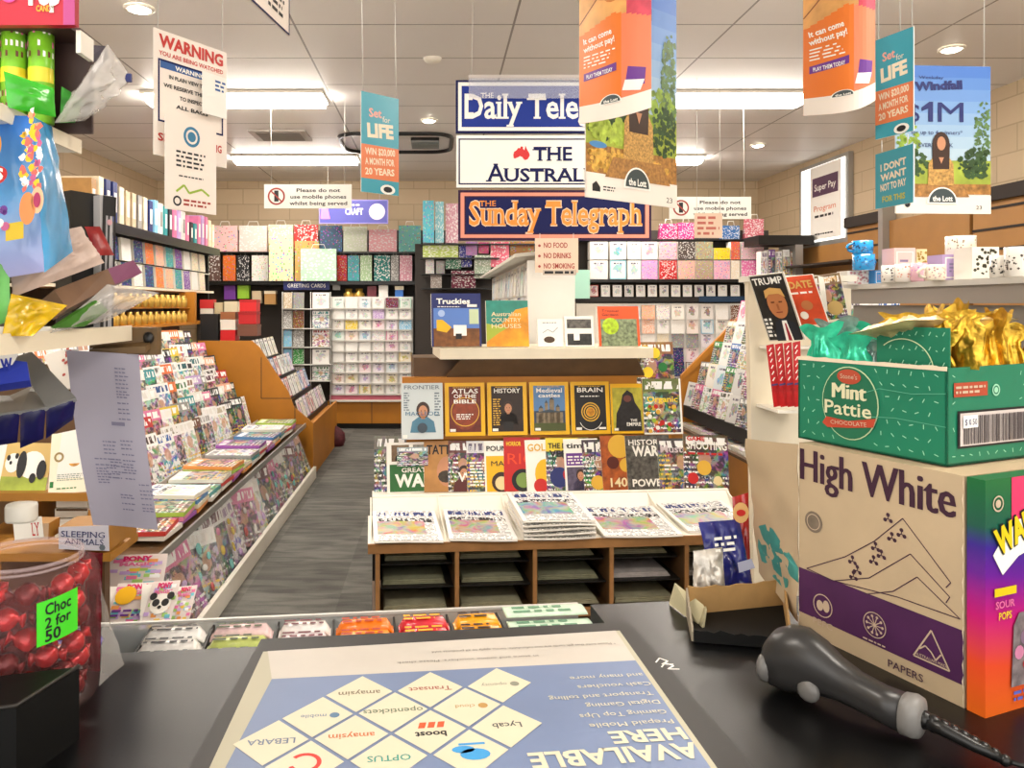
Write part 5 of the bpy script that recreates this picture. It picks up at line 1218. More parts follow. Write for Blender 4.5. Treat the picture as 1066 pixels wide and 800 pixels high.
# hanging small things under the shelf
hg = 'small gifts hanging under the black shelf'
for i, (x0, x1, y0, y1, c, lb) in enumerate([(233, 245, 297, 312, 'purple', 'small purple box'), (247, 259, 297, 311, 'lime', 'small lime green box'), (262, 272, 303, 316, 'beige', 'small gold and cream box'), (275, 287, 303, 317, 'kraft', 'small kraft box with a bow'), (382, 392, 298, 312, 'maroon', 'small maroon box'), (394, 404, 297, 310, 'white', 'small white trinket box'), (411, 420, 298, 316, 'blue', 'small blue glass-like box'), (346, 354, 296, 302, 'grey', 'little grey box')]):
    gbox(x0, x1, y0, y1, BY + .05, PAL[c], lb + ' under the black shelf of the back wall', group=hg, d=.1, lid=PAL['cream'] if c in ('kraft', 'blue') else None)
for i, x in enumerate((363, 374)):
    mb = MB(); c = P(x, 317, BY + .1); mb.lathe([(.05, 0), (.065, .02), (.065, .13), (.04, .15), (.045, .19), (.001, .19)], c, mat('gold_jar', 'c9a24a', .3, metal=.5, vary=.2), 12); tag(mb.build('gold_vase'), '%s of the two gold vases under the black shelf' % ('left', 'right')[i], 'vase', 'gold vases')
# wire card stand
ws = thing('wire_card_stand', 'white wire stand of gift cards left of the back wall card grid', 'card stand', P(318, 440, BY - .2) * 1.0)
mb = MB()
for x in (294, 304, 323.5, 344): 
    a, b_ = P(x, 304, BY - .12), P(x, 440, BY - .12); b_.z = 0; mb.tube([a, b_], .006, WIRE, 6)
mb.build('upright', ws)
for y in (322, 342.5, 362, 380, 397):
    mb = MB(); a, b_ = P(294, y, BY - .18), P(345, y, BY - .18); mb.tube([a, b_], .008, WIRE, 6); mb.box((a.x, BY - .18, a.z - .004), (b_.x, BY - .05, a.z + .002), WIRE); mb.build('wire_shelf', ws)
stc = {0: [('grey', 'beige'), ('brown', 'grey'), ('white', 'teal'), ('navy', '')]}
rows_ = [(305, 321.5), (324, 342), (343.5, 361.5), (364, 379.5), (382, 396.5)]
cols_ = [(295, 303.5), (305, 316), (325, 342.5)]
cc = [['beige', 'grey', 'sky', 'sky', 'lilac'], ['grey', 'brown', 'grey', 'green', 'grey'], ['white', 'teal', 'red', 'white', 'green']]
for i, (x0, x1) in enumerate(cols_):
    for j, (y0, y1) in enumerate(rows_):
        c = cc[i][j]; a, b_ = P(x0, y1, BY - .16), P(x1, y0, BY - .16)
        slab('gift_card_pack', round(b_.x - a.x, 3), round(b_.z - a.z, 3), .02, CARD if c == 'white' else (PATT if i < 2 else COVER), PAPER, ((a.x + b_.x) / 2, BY - .13, a.z + .003), 0, 3, 0,
             label='%s pack on the wire stand, %s column, %s row down' % (c, ('left', 'middle', 'right')[i], ORD[j]), cat='card pack', group='packs on the wire card stand', color=PAL[c])
# greeting card grid, left
cg = ['white'] * 8 + ['cream', 'pink', 'peach', 'sky', 'mint', 'lilac', 'white', 'yellow', 'maroon']
def card_grid(x0, x1, nx, y0, y1, ny, Y, label, group, skip=None, cols=cg, pref=None):
    dx, dy = (x1 - x0) / nx, (y1 - y0) / ny; k = 0
    for j in range(ny):
        for i in range(nx):
            xa, ya = x0 + i * dx, y0 + j * dy
            if skip and skip(xa + dx / 2, ya + dy / 2): continue
            c = RND.choice(cols); a, b_ = P(xa + .6, ya + dy + 1.0, Y), P(xa + dx - .6, ya + .5, Y); yy = Y + .01 * (ny - j) * 0
            slab('greeting_card', round(b_.x - a.x - RND.choice((0, .01, .02)), 2), round((b_.z - a.z), 2), .004, CARD if c != 'maroon' and RND.random() < .75 else PATT, PAPER, ((a.x + b_.x) / 2, Y, a.z), 0, 6, 0,
                 label='%s card, %s from the left, %s row down, %s' % (c, ORD[i], ORD[j], label), cat='greeting card', group=group, color=PAL[c])
mb = MB(); bx(mb, 343.5, 430, 309, 411, BY + .02, .03, mat('card_board', 'ebe8e2', .5))
for j in range(9): bx(mb, 343.5, 430, 320.8 + j * 11.2, 322.2 + j * 11.2, BY - .03, .05, mat('card_ledge', 'd0ccc4', .5))
mb.build('card_rack', bu)
card_grid(345, 429, 6, 310, 411, 9, BY - .01, 'back wall card grid', 'cards in the back wall grid')
card_grid(432, 444, 1, 318, 400, 4, BY - .05, 'pink column by the blue hardback', 'cards beside the blue hardback', cols=['pink', 'maroon', 'pink', 'peach'])
card_grid(446, 500, 4, 330, 400, 5, BY - .03, 'rack behind the centre stand', 'cards behind the centre stand')
# hanging purple section sign
mb = MB(); a, b_ = P(332, 233, 8.9), P(404, 208, 8.9); mb.box((a.x, 8.9, a.z), (b_.x, 8.93, b_.z), mat('sign_violet', '4a4a9c', .4))
cv = Cv(mb, (a.x, 8.9, a.z), (1, 0, 0), (0, 0, 1), .001); w_ = b_.x - a.x; h_ = b_.z - a.z
cv.frame(0, 0, w_, h_, .012, mat('sign_lilac', '8a80c8', .4)); cv.text('CRAFT', w_ * .38, h_ * .38, h_ * .26, WHT, w=w_ * .26, align='L', bold=.03); cv.disc(w_ * .84, h_ * .5, h_ * .34, pc('palesign', 'd8d0e0'), 2); cv.poly([(.02, h_ * .2), (.13, h_ * .2), (.1, h_ * .7), (.03, h_ * .8)], PNK, 2); cv.lines(w_ * .3, h_ * .72, w_ * .6, h_ * .84, 1, WHT)
s_ = thing('section_sign', 'violet section sign on the back wall, below the left no-phones sign', 'sign', ((a.x + b_.x) / 2, 8.92, a.z)); mb.build('panel', s_)
mb = MB(); [mb.tube([V((x, 8.915, b_.z)), V((x, 8.915, CEIL))], .003, WIRE, 5) for x in (a.x + .1, b_.x - .1)]; mb.build('cord', s_)

# ---- right back unit
RY = 8.6
ru = thing('gift_wall_unit', 'shelved unit of boxes and cards at the back right', 'shelf unit', (P(690, 0, RY).x, RY + .3, 0))
mb = MB(); bx(mb, 600, 800, 240, 450, RY + .34, .05, mat('unit_back', '37302b', .6)); mb.build('back_panel', ru)
mb = MB(); bx(mb, 586, 800, 291, 294, RY, .34, BLACK); mb.build('main_shelf', ru)
mb = MB(); bx(mb, 600, 800, 309.5, 314.5, RY - .01, .3, DARK); bx(mb, 728, 778, 308.5, 314.5, RY - .02, .01, pc('deepteal', '1c3a58')); mb.build('tag_shelf', ru)
mb = MB(); bx(mb, 600, 800, 249, 250.3, RY + .1, .24, DARK); mb.build('upper_shelf', ru)
mb = MB(); bx(mb, 600, 645, 316, 390, RY + .02, .02, WHITE); bx(mb, 645, 800, 316, 450, RY + .02, .02, mat('card_board', 'ebe8e2', .5)); mb.build('card_rack', ru)
mb = MB(); bx(mb, 600, 800, 452, 470, RY + .0, .3, OAK); mb.build('base', ru)
gg = 'gift boxes on the back right unit'
ROWA = [(614, 633, 'white', 'f4f0e8'), (635, 652, 'turquoise', '5ac0dc'), (653.5, 667, 'white', 'd8ecec'), (668, 684.5, 'pink', 'f0b0c8'), (686, 705, 'pink', 'f0b8c4'), (706, 723.5, 'black', '4a3c38'), (724.5, 742, 'beige', 'b0a484'), (743, 760, 'yellow', 'f4dc2a'), (761, 770, 'orange', 'e86a4a'), (772, 795, 'pink', 'f0c8d0')]
for r_, (y0, y1, nm) in enumerate(((252, 270.3, 'upper'), (271.3, 290.8, 'lower'))):
    for i, (x0, x1, c, hx) in enumerate(ROWA):
        if r_: c, hx = [('white', 'f4f2ee'), ('sky', '98dcec'), ('sky', 'c8e4e8'), ('lilac', 'f0a8d8'), ('red', 'c81e24'), ('peach', 'e8b8a8'), ('beige', 'b8a888'), ('pink', 'f0b8cc'), ('cream', 'f0e0c8'), ('pink', 'e878b0')][i]
        bag(x0, x1, y0 + (6 if i == 7 and not r_ else 0), y1, RY + .03, c, '%s wrapped gift box, %s from the left in the %s row at the back right' % (c, ORD[i], nm), gg, fm=PATT if i > 3 or (c in ('lilac', 'red')) else CARD, d=.14, handles=False, name='gift_box', cat='gift box', colhex=hx)
for i, (x0, x1, y0, y1, c, hx, lb) in enumerate([(687, 705, 233, 249, 'maroon', 'b01c68', 'dark magenta gift bag on the top shelf at the back right'), (706, 722.5, 232, 249, 'pink', 'f02c7c', 'hot pink gift bag on the top shelf at the back right'), (752, 770, 235, 249, 'blue', '3a70b0', 'blue ruffled bag on the top shelf at the back right'), (776, 795, 228, 249, 'pink', 'd87080', 'rose pink bag at the right end of the top shelf')]):
    bag(x0, x1, y0, y1, RY + .12, c, lb, 'gift bags on the back right top shelf', colhex=hx, d=.1)
for i in range(13):
    x = 614 + i * 12.2
    if i == 12: x += 1
    c = ['red', 'white', 'white', 'black', 'white', 'white', 'grey', 'white', 'white', 'black', 'grey', 'white', 'white'][i]
    a, b_ = P(x, 309, RY + .03), P(x + 9, 296, RY + .03)
    slab('gift_tag', round(b_.x - a.x, 2), .13, .01, CARD, PAPER, ((a.x + b_.x) / 2, RY + .05, a.z), 0, 3, 0, label='%s number tag, %s from the left on the narrow shelf at the back right' % (c, ORD[i]), cat='gift tag', group='tags on the narrow shelf', color=PAL[c])
card_grid(652, 790, 9, 317, 450, 9, RY - .01, 'back right card wall', 'cards on the back right card wall', cols=['white', 'white', 'cream', 'pink', 'sky', 'orange', 'navy', 'grey', 'mint', 'lilac', 'peach', 'brown'])
bag(588, 614, 281, 311, RY - .04, 'mint', 'pale mint square bag hanging beside the white panel', None, colhex='b8ecd8', handles=False, fm=mat('mint_plain', 'b4e8d4', .5), d=.03)

# ---- gondola with the white end panel behind the centre stand
gn = thing('card_gondola', 'tall white card gondola with a plain white end behind the centre stand', 'gondola', (.62, 6.2, 0))
GX0, GX1 = (549 - VX) * 4.45 / F, (577 - VX) * 4.45 / F
mb = MB(); mb.box((GX0, 4.45, 0), (GX1 + .12, 4.48, 1.76), mat('bright_white_panel', 'fbf9f2', .35)); mb.build('end_panel', gn)
mb = MB(); mb.prism([V((GX0 - .07, 4.45, 1.78)), V((GX0 + .14, 4.45, 1.80)), V((GX0 + .14, 8.0, 1.80)), V((GX0 - .07, 8.0, 1.78))], V((0, 0, .02)), WHITE); mb.build('canopy', gn)
mb = MB(); mb.box((GX0 + .05, 4.49, 0), (GX0 + .09, 8.0, 1.775), mat('card_board', 'ebe8e2', .5)); mb.build('spine', gn)
for i in range(14):
    for j in range(3):
        c = ['white', 'sky', 'cream', 'mint', 'navy', 'white', 'grey'][(i * 3 + j * 2) % 7]
        slab('greeting_card', .17, .2, .004, CARD if j else PATT, PAPER, (GX0 + .035, 4.62 + i * .23, 1.14 + .21 * j), -90, 3, 0, label='%s card, %s along the %s row of the gondola\'s left side' % (c, ORD[i], ('low', 'middle', 'high')[j]), cat='greeting card', group='cards on the gondola side', color=PAL[c])
# mixed gifts between the signs and the trucks book
mx = 'gifts at the back behind the newspaper signs'
for i, a in enumerate([((440, 452, 209, 253), 'sky', '5abccc', 'tall turquoise scripted gift bag on the back shelf'), ((453, 462, 210, 253), 'sky', '88c8d4', 'second turquoise gift bag beside the tall one'), ((464, 477, 212, 253), 'pink', 'd8a0b0', 'tall dusty pink bag left of the orange lettered sign'), ((440, 477, 255, 268), 'lime', 'b8cc68', 'wide lime label strip with a dark round logo'),
        ((485, 497, 252, 266), 'lilac', 'b880b8', 'lilac box beneath the orange lettered sign'), ((498, 509, 252, 264), 'pink', 'e04888', 'hot pink box beneath the orange lettered sign'), ((511, 530, 252, 278), 'pink', 'ee7088', 'coral pink box beneath the orange lettered sign'), ((531, 556, 252, 266), 'kraft', 'b07838', 'brown board box beneath the orange lettered sign'), ((478, 491, 256, 278), 'navy', '3a3a98', 'deep blue box right of the lime strip'), ((494, 511, 266, 290), 'mint', 'a8b8a0', 'pale green dotted box'), ((443, 452, 270, 285), 'white', 'd8d8d0', 'white boxed figure'), ((454, 463, 272, 285), 'grey', 'b0b0a8', 'grey jar box'), ((464, 480, 268, 280), 'green', '2a7050', 'dark green box'), ((470, 495, 282, 300), 'maroon', '7a2040', 'maroon box with a red star'), ((448, 460, 286, 300), 'grey', 'b8a8a0', 'stone coloured box')]):
    bag(*a[0], BY - .4 + .03 * (i % 3), a[1], a[3] + ' at the back', mx, colhex=a[2], handles=False, d=.1, name='gift_box' if i > 3 else 'gift_bag', cat='gift box' if i > 3 else 'gift bag')
mb = MB(); bx(mb, 438, 560, 253.6, 254.8, BY - .45, .3, BLACK); bx(mb, 438, 520, 268.4, 269.6, BY - .45, .3, BLACK); bx(mb, 438, 520, 285.2, 286, BY - .45, .3, BLACK); bx(mb, 432, 560, 254, 440, BY - .1, .03, mat('unit_back', '37302b', .6)); bx(mb, 438, 520, 300, 301, BY - .45, .3, BLACK); mb.build('centre_shelves', bu)
# ------------------------------------------------------------------ right side: card rack, white cabinet, slatwall, mugs
rr_ = thing('right_card_rack', 'stepped card rack along the right aisle with a sloping timber end', 'rack', (2.5, 5.6, 0))
YE = 6.5; Y0 = 4.2
pA, pB = P(709, 391, YE), P(780, 319, YE)
mb = MB(); mb.prism([V((pA.x, YE, 0)), V((pB.x + .15, YE, 0)), V((pB.x + .15, YE, pB.z)), pB, pA + V((0, 0, .0))], V((0, .03, 0)), OAK)
mb.prism([pA + V((0, -.01, -.05)), pB + V((0, -.01, -.09)), pB + V((0, -.01, .0)), pA + V((0, -.01, .0))], V((0, .01, 0)), OAK); mb.build('end_panel', rr_)
XA = 1.98
mb = MB(); mb.box((XA, Y0, 0), (XA + .02, YE, .50), OAK); mb.box((XA - .005, Y0, .49), (XA + .03, YE, .51), DKWOOD); mb.build('front_panel', rr_)
mb = MB(); mb.box((XA + .02, Y0, .47), (XA + .26, YE - .01, .485), CREAM); mb.build('flat_shelf', rr_)
mb = MB()
for i in range(5): mb.box((XA + .10 + .11 * i, Y0, .66 + .17 * i - .1), (XA + .10 + .11 * i + .1, YE - .01, .66 + .17 * i), DARK)
mb.build('tiers', rr_)
for i in range(5):
    for j in range(12):
        c = RND.choice(['white', 'white', 'white', 'grey', 'sky', 'cream', 'mint', 'pink', 'black', 'blue', 'green'])
        slab('greeting_card', .15, .2, .004, CARD if RND.random() < .6 else COVER, PAPER, (XA + .11 + .11 * i, Y0 + .15 + j * .185, .663 + .17 * i), -78, 14, RND.uniform(-2, 2), label='%s card, %s from the near end on the %s step of the right rack' % (c, ORD[j], ORD[i]), cat='greeting card', group='cards on the right rack', color=PAL[c])
for j in range(8):
    for q in range(3):
        c = ['pink', 'white', 'grey', 'blue', 'cream', 'lilac', 'white'][(j * 2 + q) % 7]
        o = slab('magazine', .22, .20, .012, COVER if q != 1 else NEWS, PAGES, (XA + .03, Y0 + .2 + j * .26, .4985 + .013 * q), -90, 0, label='%s magazine lying flat, %s in the %s pile of the right rack shelf' % (c, ('bottom', 'middle', 'top')[q], ORD[j]), cat='magazine', group='flat piles on the right rack shelf', color=PAL[c])
        o.matrix_world = Matrix.Translation(V((XA + .035, Y0 + .2 + j * .26, .4985 + .013 * q))) @ Matrix.Rotation(math.radians(-90 + RND.uniform(-4, 4)), 4, 'Z') @ Matrix.Rotation(math.radians(-89.9), 4, 'X')
# white cabinet behind the boxes
wc = thing('white_cabinet', 'plain cream-white cabinet end behind the copy-paper carton', 'cabinet', P(880, 400, 2.8))
a, b_ = P(779, 322, 2.8), P(886, 500, 2.8)
mb = MB(); mb.prism([V((a.x + .03, 2.8, 0)), V((b_.x, 2.8, 0)), V((b_.x, 2.8, 1.56)), V((a.x, 2.8, 1.60))], V((0, .035, 0)), CREAM); mb.build('body', wc)
mb = MB(); mb.box((a.x - .012, 2.72, 1.585), (P(880, 0, 2.8).x, 2.86, 1.606), WHITE); mb.build('top_ledge', wc)
mb = MB(); a1_, b1_ = P(802, 428, 2.68), P(840, 425, 2.68); mb.box((a1_.x, 2.62, a1_.z), (b1_.x, 2.799, b1_.z), WHITE); mb.build('pocket_ledge', wc); mb = MB(); a1_, b1_ = P(800, 364, 2.72), P(888, 361, 2.72); mb.box((a1_.x, 2.74, a1_.z), (b1_.x - .02, 2.799, b1_.z), WHITE); mb.build('pocket_ledge', wc)
# tilted magazines on it
def quadmag(p4, Yl, Yr, front, label, col, draw=None, name='magazine', cat='magazine', group='covers on the white cabinet'):
    """stiff cover held up by a pocket; corners bottom-left, bottom-right, top-right, top-left"""
    Q = [P(p4[0][0], p4[0][1], Yl), P(p4[1][0], p4[1][1], Yr), P(p4[2][0], p4[2][1], Yr), P(p4[3][0], p4[3][1], Yl)]
    # make it a true parallelogram
    U = ((Q[1] - Q[0]) + (Q[2] - Q[3])) / 2; W = ((Q[3] - Q[0]) + (Q[2] - Q[1])) / 2; O = (Q[0] + Q[1] + Q[2] + Q[3]) / 4 - U / 2 - W / 2
    w_, h_ = U.length, W.length; N = U.cross(W).normalized()
    mb = MB(); mb.raw([O, O + U, O + U + W, O + W], [(0, 1, 2, 3)], front, False, [(0, 0), (1, 0), (1, 1), (0, 1)])
    B = [p - N * .008 for p in (O, O + U, O + U + W, O + W)]; F_ = [O, O + U, O + U + W, O + W]
    mb.raw(B + F_, [(3, 2, 1, 0), (0, 1, 5, 4), (1, 2, 6, 5), (2, 3, 7, 6), (3, 0, 4, 7)], PAGES)
    if draw:
        cv = Cv(mb, O, U, W, .0008); cv.V = W.normalized(); cv.U = U.normalized(); cv.N = N; draw(cv, w_, h_)
    return tag(mb.build(name), label, cat, group, color=col)
def d_trump(cv, w, h):
    cv.rect(0, 0, w, h, pc('charc', '2a2724', vary=.4, scale=30), 1); cv.frame(0, 0, w, h, w * .03, pc('palefr', 'cfc8b8'), 2); cv.text('TRUMP', w * .08, h * .85, h * .10, WHT, w=w * .84, bold=.02, L=4)
    cv.poly([(w * .25, 0), (w * .95, 0), (w * .9, h * .25), (w * .62, h * .34), (w * .35, h * .28)], pc('suit', '23262e'), 3); cv.poly([(w * .5, 0), (w * .72, 0), (w * .68, h * .3), (w * .55, h * .3)], WHT, 4); cv.poly([(w * .58, 0), (w * .68, 0), (w * .65, h * .26), (w * .61, h * .26)], pc('tie', 'a02838'), 5)
    cv.disc(w * .58, h * .55, w * .27, pc('tanskin', 'c07a4a'), 5, 20, h * .22); cv.poly([(w * .3, h * .64), (w * .32, h * .76), (w * .5, h * .8), (w * .8, h * .77), (w * .86, h * .64), (w * .7, h * .70), (w * .42, h * .70)], pc('blond', 'd8a860'), 6)
    for e in (-1, 1): cv.rect(w * (.58 + e * .11) - w * .05, h * .57, w * (.58 + e * .11) + w * .05, h * .59, pc('browline', '6a3a20'), 7)
    cv.rect(w * .55, h * .46, w * .61, h * .55, pc('nose', 'a8623a'), 7); cv.rect(w * .49, h * .42, w * .67, h * .435, pc('lip', '8a3a2c'), 7)
    cv.lines(w * .08, h * .06, w * .3, h * .36, 5, WHT, 8, .6, 4)
quadmag([(801, 357), (838, 352), (815, 285), (779, 286)], 2.72, 2.62, COVER, 'dark tilted magazine with a portrait of a blond man in a suit and red tie', '4a3828', d_trump)
def d_date(cv, w, h):
    cv.rect(0, 0, w, h, pc('vermil', 'd8502c', vary=.2, scale=20), 1); cv.text('DATE', w * .1, h * .76, h * .14, pc('oldgold', 'd8b060'), w=w * .8, bold=.03, L=4); cv.disc(w * .5, h * .4, w * .2, pc('tanskin', 'c07a4a'), 3, 16, h * .1); cv.disc(w * .3, h * .2, w * .14, WHT, 3); cv.lines(w * .1, h * .62, w * .9, h * .7, 1, WHT, 4)
quadmag([(833, 340), (862, 336), (846, 287), (815, 288)], 2.70, 2.62, COVER, 'orange tilted magazine right of the dark one on the white cabinet', 'd8502c', d_date)
quadmag([(855, 335), (884, 330), (873, 285), (847, 287)], 2.72, 2.66, DCOVER, 'brown magazine with a white figure at the right of the tilted row', '8a6a48', lambda cv, w, h: (cv.poly([(w * .1, h * .2), (w * .3, h * .2), (w * .42, h * .95), (w * .2, h)], WHT, 3), cv.disc(w * .6, h * .25, w * .3, pc('sandp', 'c8a868'), 3, 14, h * .16), cv.text('HOME', w * .4, h * .84, h * .1, GOLD, w=w * .5, L=4)))
REDF = mat('red_glossy', 'c01a1c', .3, vary=.25, scale=24, bump=.2)
for i in range(4):
    x0 = 797 + i * 9.2; xb = 806 + i * 7.2
    quadmag([(xb, 424), (xb + 7.0, 423), (x0 + 9.0, 358 - i), (x0, 360 - i)], 2.66 - .02 * i, 2.65 - .02 * i, REDF, 'red card pack with white marks, %s of four under the tilted magazines' % ORD[i], 'c01a1c', lambda cv, w, h: [cv.line((w * .3, h * q), (w * .6, h * (q + .05)), w * .14, WHT, 2) for q in (.42, .52, .62, .72, .82, .9)] + [cv.rect(w * .1, h * .34, w * .9, h * .37, pc('duskblue', '4a3a70'), 3)], name='red_card_pack', cat='card pack', group='red packs on the white cabinet')
# long white shelf with mugs
MXX = 1.9; zS = 1.592
msf = thing('mug_shelf', 'long white shelf of mugs at eye level on the right', 'shelf', (2.1, 3.2, 1.45))
mb = MB(); mb.box((MXX, 2.2, zS - .012), (2.35, 3.62, zS), WHITE); mb.box((MXX - .008, 2.2, zS - .02), (MXX, 3.62, zS + .002), WIRE); mb.build('shelf_board', msf)
mb = MB(); mb.box((MXX + .01, 2.2, zS - .085), (MXX + .04, 3.62, zS - .013), mat('shelf_fascia', 'a29a92', .4)); mb.build('fascia', msf)
mb = MB(); mb.box((MXX + .05, 2.3, .0), (2.33, 3.6, 1.5), mat('shelf_body', '8f8880', .5)); mb.build('body', msf)
def mug(px, py0, Y, r, h, body, label, motif, grp='mugs on the white shelf'):
    x = (px - VX) * Y / F; c = V((x, Y, zS + .001 + (py0 or 0))); t = thing('mug', label, 'mug', c, grp)
    bm_ = mat('mug_' + body, body, .2, coat=.4); mb = MB()
    mb.lathe([(.001, 0), (r * .92, 0), (r, .006), (r, h), (r * .93, h), (r * .9, .01), (.001, .01)], c, bm_, 20)
    mm = mat('mug_' + motif, motif, .3); rd = random.Random(int(px))
    for k in range(34):
        a = rd.uniform(math.pi * .9, math.pi * 1.9); z = rd.uniform(h * .15, h * .85); w_ = rd.uniform(.0025, .005); q = c + V((math.cos(a) * (r + .0006), math.sin(a) * (r + .0006), z)); T_ = V((-math.sin(a), math.cos(a), 0))
        mb.face([q - T_ * w_, q - V((0, 0, w_)), q + T_ * w_, q + V((0, 0, w_))], mm)
    mb.build('cup', t)
    mb = MB(); ha = math.pi * .12 if rd.random() < .5 else math.pi * 1.0; d_ = V((math.cos(ha), math.sin(ha), 0)); mb.tube([c + d_ * r * .95 + V((0, 0, h * .8))] + [c + d_ * (r + .028 * math.sin(q)) + V((0, 0, h * (.5 + .3 * math.cos(q)))) for q in (.4, .9, 1.57, 2.2, 2.7)] + [c + d_ * r * .95 + V((0, 0, h * .2))], .006, bm_, 6); mb.build('handle', t)
def sbx(px0, px1, h, Y, z, col, label, lidc=None, pat=False, d=.09):
    a, b_ = (px0 - VX) * Y / F, (px1 - VX) * Y / F
    t = thing('mug_box', label, 'mug box', ((a + b_) / 2, Y + d / 2, zS + .001 + z), 'boxes on the white shelf')
    mb = MB(); mb.box((a, Y, zS + .001 + z), (b_, Y + d, zS + .001 + z + h), mat('box_' + col, col, .4)); cv = Cv(mb, (a, Y, zS + .001 + z), (1, 0, 0), (0, 0, 1), .0008); w_ = b_ - a
    if pat:
        rd = random.Random(px0)
        for k in range(40): cv.disc(w_ * rd.uniform(.08, .92), h * rd.uniform(.08, .92), rd.uniform(.003, .007), mat('dot_' + pat, pat, .5), 1, 6)
    else: cv.frame(w_ * .1, h * .1, w_ * .9, h * .9, w_ * .05, WHT); cv.lines(w_ * .25, h * .3, w_ * .75, h * .7, 3, mat('dot_8a80a8', '8a80a8', .5), 2)
    mb.build('carton', t)
    if lidc: mb = MB(); mb.box((a - .001, Y - .002, zS + .001 + z + h * .0), (a + (b_ - a) * .12, Y, zS + .001 + z + h), mat('box_' + lidc, lidc, .4)); mb.build('sleeve', t)
sbx(882, 917, .062, 3.45, 0, 'f2efe8', 'white mug box with rings under the blue cups', 'x'[:0] or None, 'd8a0a0')
sbx(911, 920, .062, 3.4, 0, '2a8ad0', 'narrow blue mug box')
mug(899, .063, 3.42, .045, .07, '2a9ae0', 'lower bright blue cup stacked on the white mug box', '1a5aa0'); mug(898, .134, 3.42, .042, .06, '2a9ae0', 'upper bright blue cup on top of the other blue cup', '1a3a70')
mug(929, 0, 3.2, .042, .072, 'ece8e0', 'cream mug with dark dots left of the pink mug box', '4a4048'); sbx(931, 953, .15, 3.25, 0, 'f0c8c8', 'pale pink mug box raised behind the mugs'); sbx(954, 965, .145, 3.25, 0, 'e8d8b0', 'slim cream mug box beside the pale pink one', pat='b09040')
mug(944, 0, 3.12, .044, .074, 'f2ece4', 'white mug with peach dots near the pale pink box', 'e0a088'); mug(961, 0, 3.05, .044, .074, 'e8b8c8', 'pink mug left of the lilac box', 'c890d0')
sbx(955, 965, .072, 3.25, .0, 'd8ccd8', 'faint lilac mug box at the back', pat='a880b0')
sbx(981, 1009, .10, 2.92, 0, 'b8a0d0', 'lilac mug box with a round white label'); mug(973, 0, 2.9, .035, .06, 'f4ead8', 'small cream mug left of the lilac box', 'c8a0a0')
mug(1000, .101, 3.0, .052, .075, 'f0ead8', 'big cream speckled mug on top of the lilac box', 'a08870')
sbx(1012, 1040, .12, 2.8, 0, 'f0ece4', 'white mug box with a dark flower wreath', pat='3a3a28', d=.1)
mug(1046, 0, 2.62, .044, .076, 'eeeae2', 'white mug with black patches right of the wreath box', '2a2a2a'); mug(1062, .0, 2.55, .045, .1, 'eeeae2', 'white mug with dark drawing at the right edge', '4a4038')
mug(1050, 0, 2.95, .044, .07, 'f4f0ea', 'plain white mug behind the two patterned ones at the far right', 'd8d0c8')

# slatwall and panels along the right wall
sw = thing('slatwall', 'brown slotted wall panels with dark grooves along the right wall', 'wall panel', (4.05, 6.6, 1.2))
SL_ = mat('slat_brown', 'a9783f', .5, vary=.08, scale=4); SLD = mat('slat_groove', '2c211a', .7)
for y0, y1, sl, zt in ((3.2, 5.82, True, 2.26), (5.86, 6.9, False, 2.26), (6.98, 7.60, True, 2.26), (7.6, 8.8, False, 2.13), (8.8, 9.8, True, 2.1)):
    mb = MB(); mb.box((4.06, y0, .5), (4.12, y1, zt), SL_)
    if sl:
        z = .7
        while z < zt - .05: mb.box((4.052, y0, z), (4.06, y1, z + .018), SLD); z += .15
    mb.build('slat_panel' if sl else 'plain_panel', sw)
mb = MB(); mb.box((4.02, 3.2, 2.26), (4.12, 5.82, 2.36), SLD); mb.box((4.02, 6.98, 2.26), (4.12, 7.6, 2.36), SLD); mb.build('cap_rail', sw)
mb = MB(); mb.box((4.0, 6.9, .4), (4.12, 6.97, 2.4), GREYM); mb.build('post', sw)
mb = MB(); mb.box((3.75, 7.0, 1.9), (4.05, 8.3, 1.92), SLD); mb.build('bracket_shelf', sw)
# dark high shelf at the far right corner
hs_ = thing('corner_shelf', 'dark high shelf in the far right corner under the blockwork', 'shelf', (3.6, 8.7, 1.8))
a, b_ = P(790, 292, 8.2), P(838, 245, 8.2); mb = MB(); mb.box((a.x, 8.2, b_.z - .1), (b_.x + .1, 8.6, b_.z), DARK); mb.build('top', hs_)
mb = MB(); mb.box((a.x, 8.25, a.z - .03), (b_.x + .1, 8.6, a.z), WHITE); mb.build('lower_board', hs_)
mb = MB(); mb.box((b_.x - .1, 8.2, .0), (b_.x - .02, 8.6, b_.z - .1), GREYM); mb.build('post', hs_)
for i, (x0, x1, y0, y1, c) in enumerate([(792, 799, 262, 291, 'lilac'), (800, 807, 260, 291, 'purple'), (808, 814, 262, 291, 'navy'), (815, 822, 260, 291, 'white'), (823, 829, 262, 291, 'brown')]):
    bag(x0, x1, y0, y1, 8.28, c, '%s book, %s from the left on the dark corner shelf' % (c, ORD[i]), 'books on the corner shelf', fm=COVER, d=.12, handles=False, name='book', cat='book')
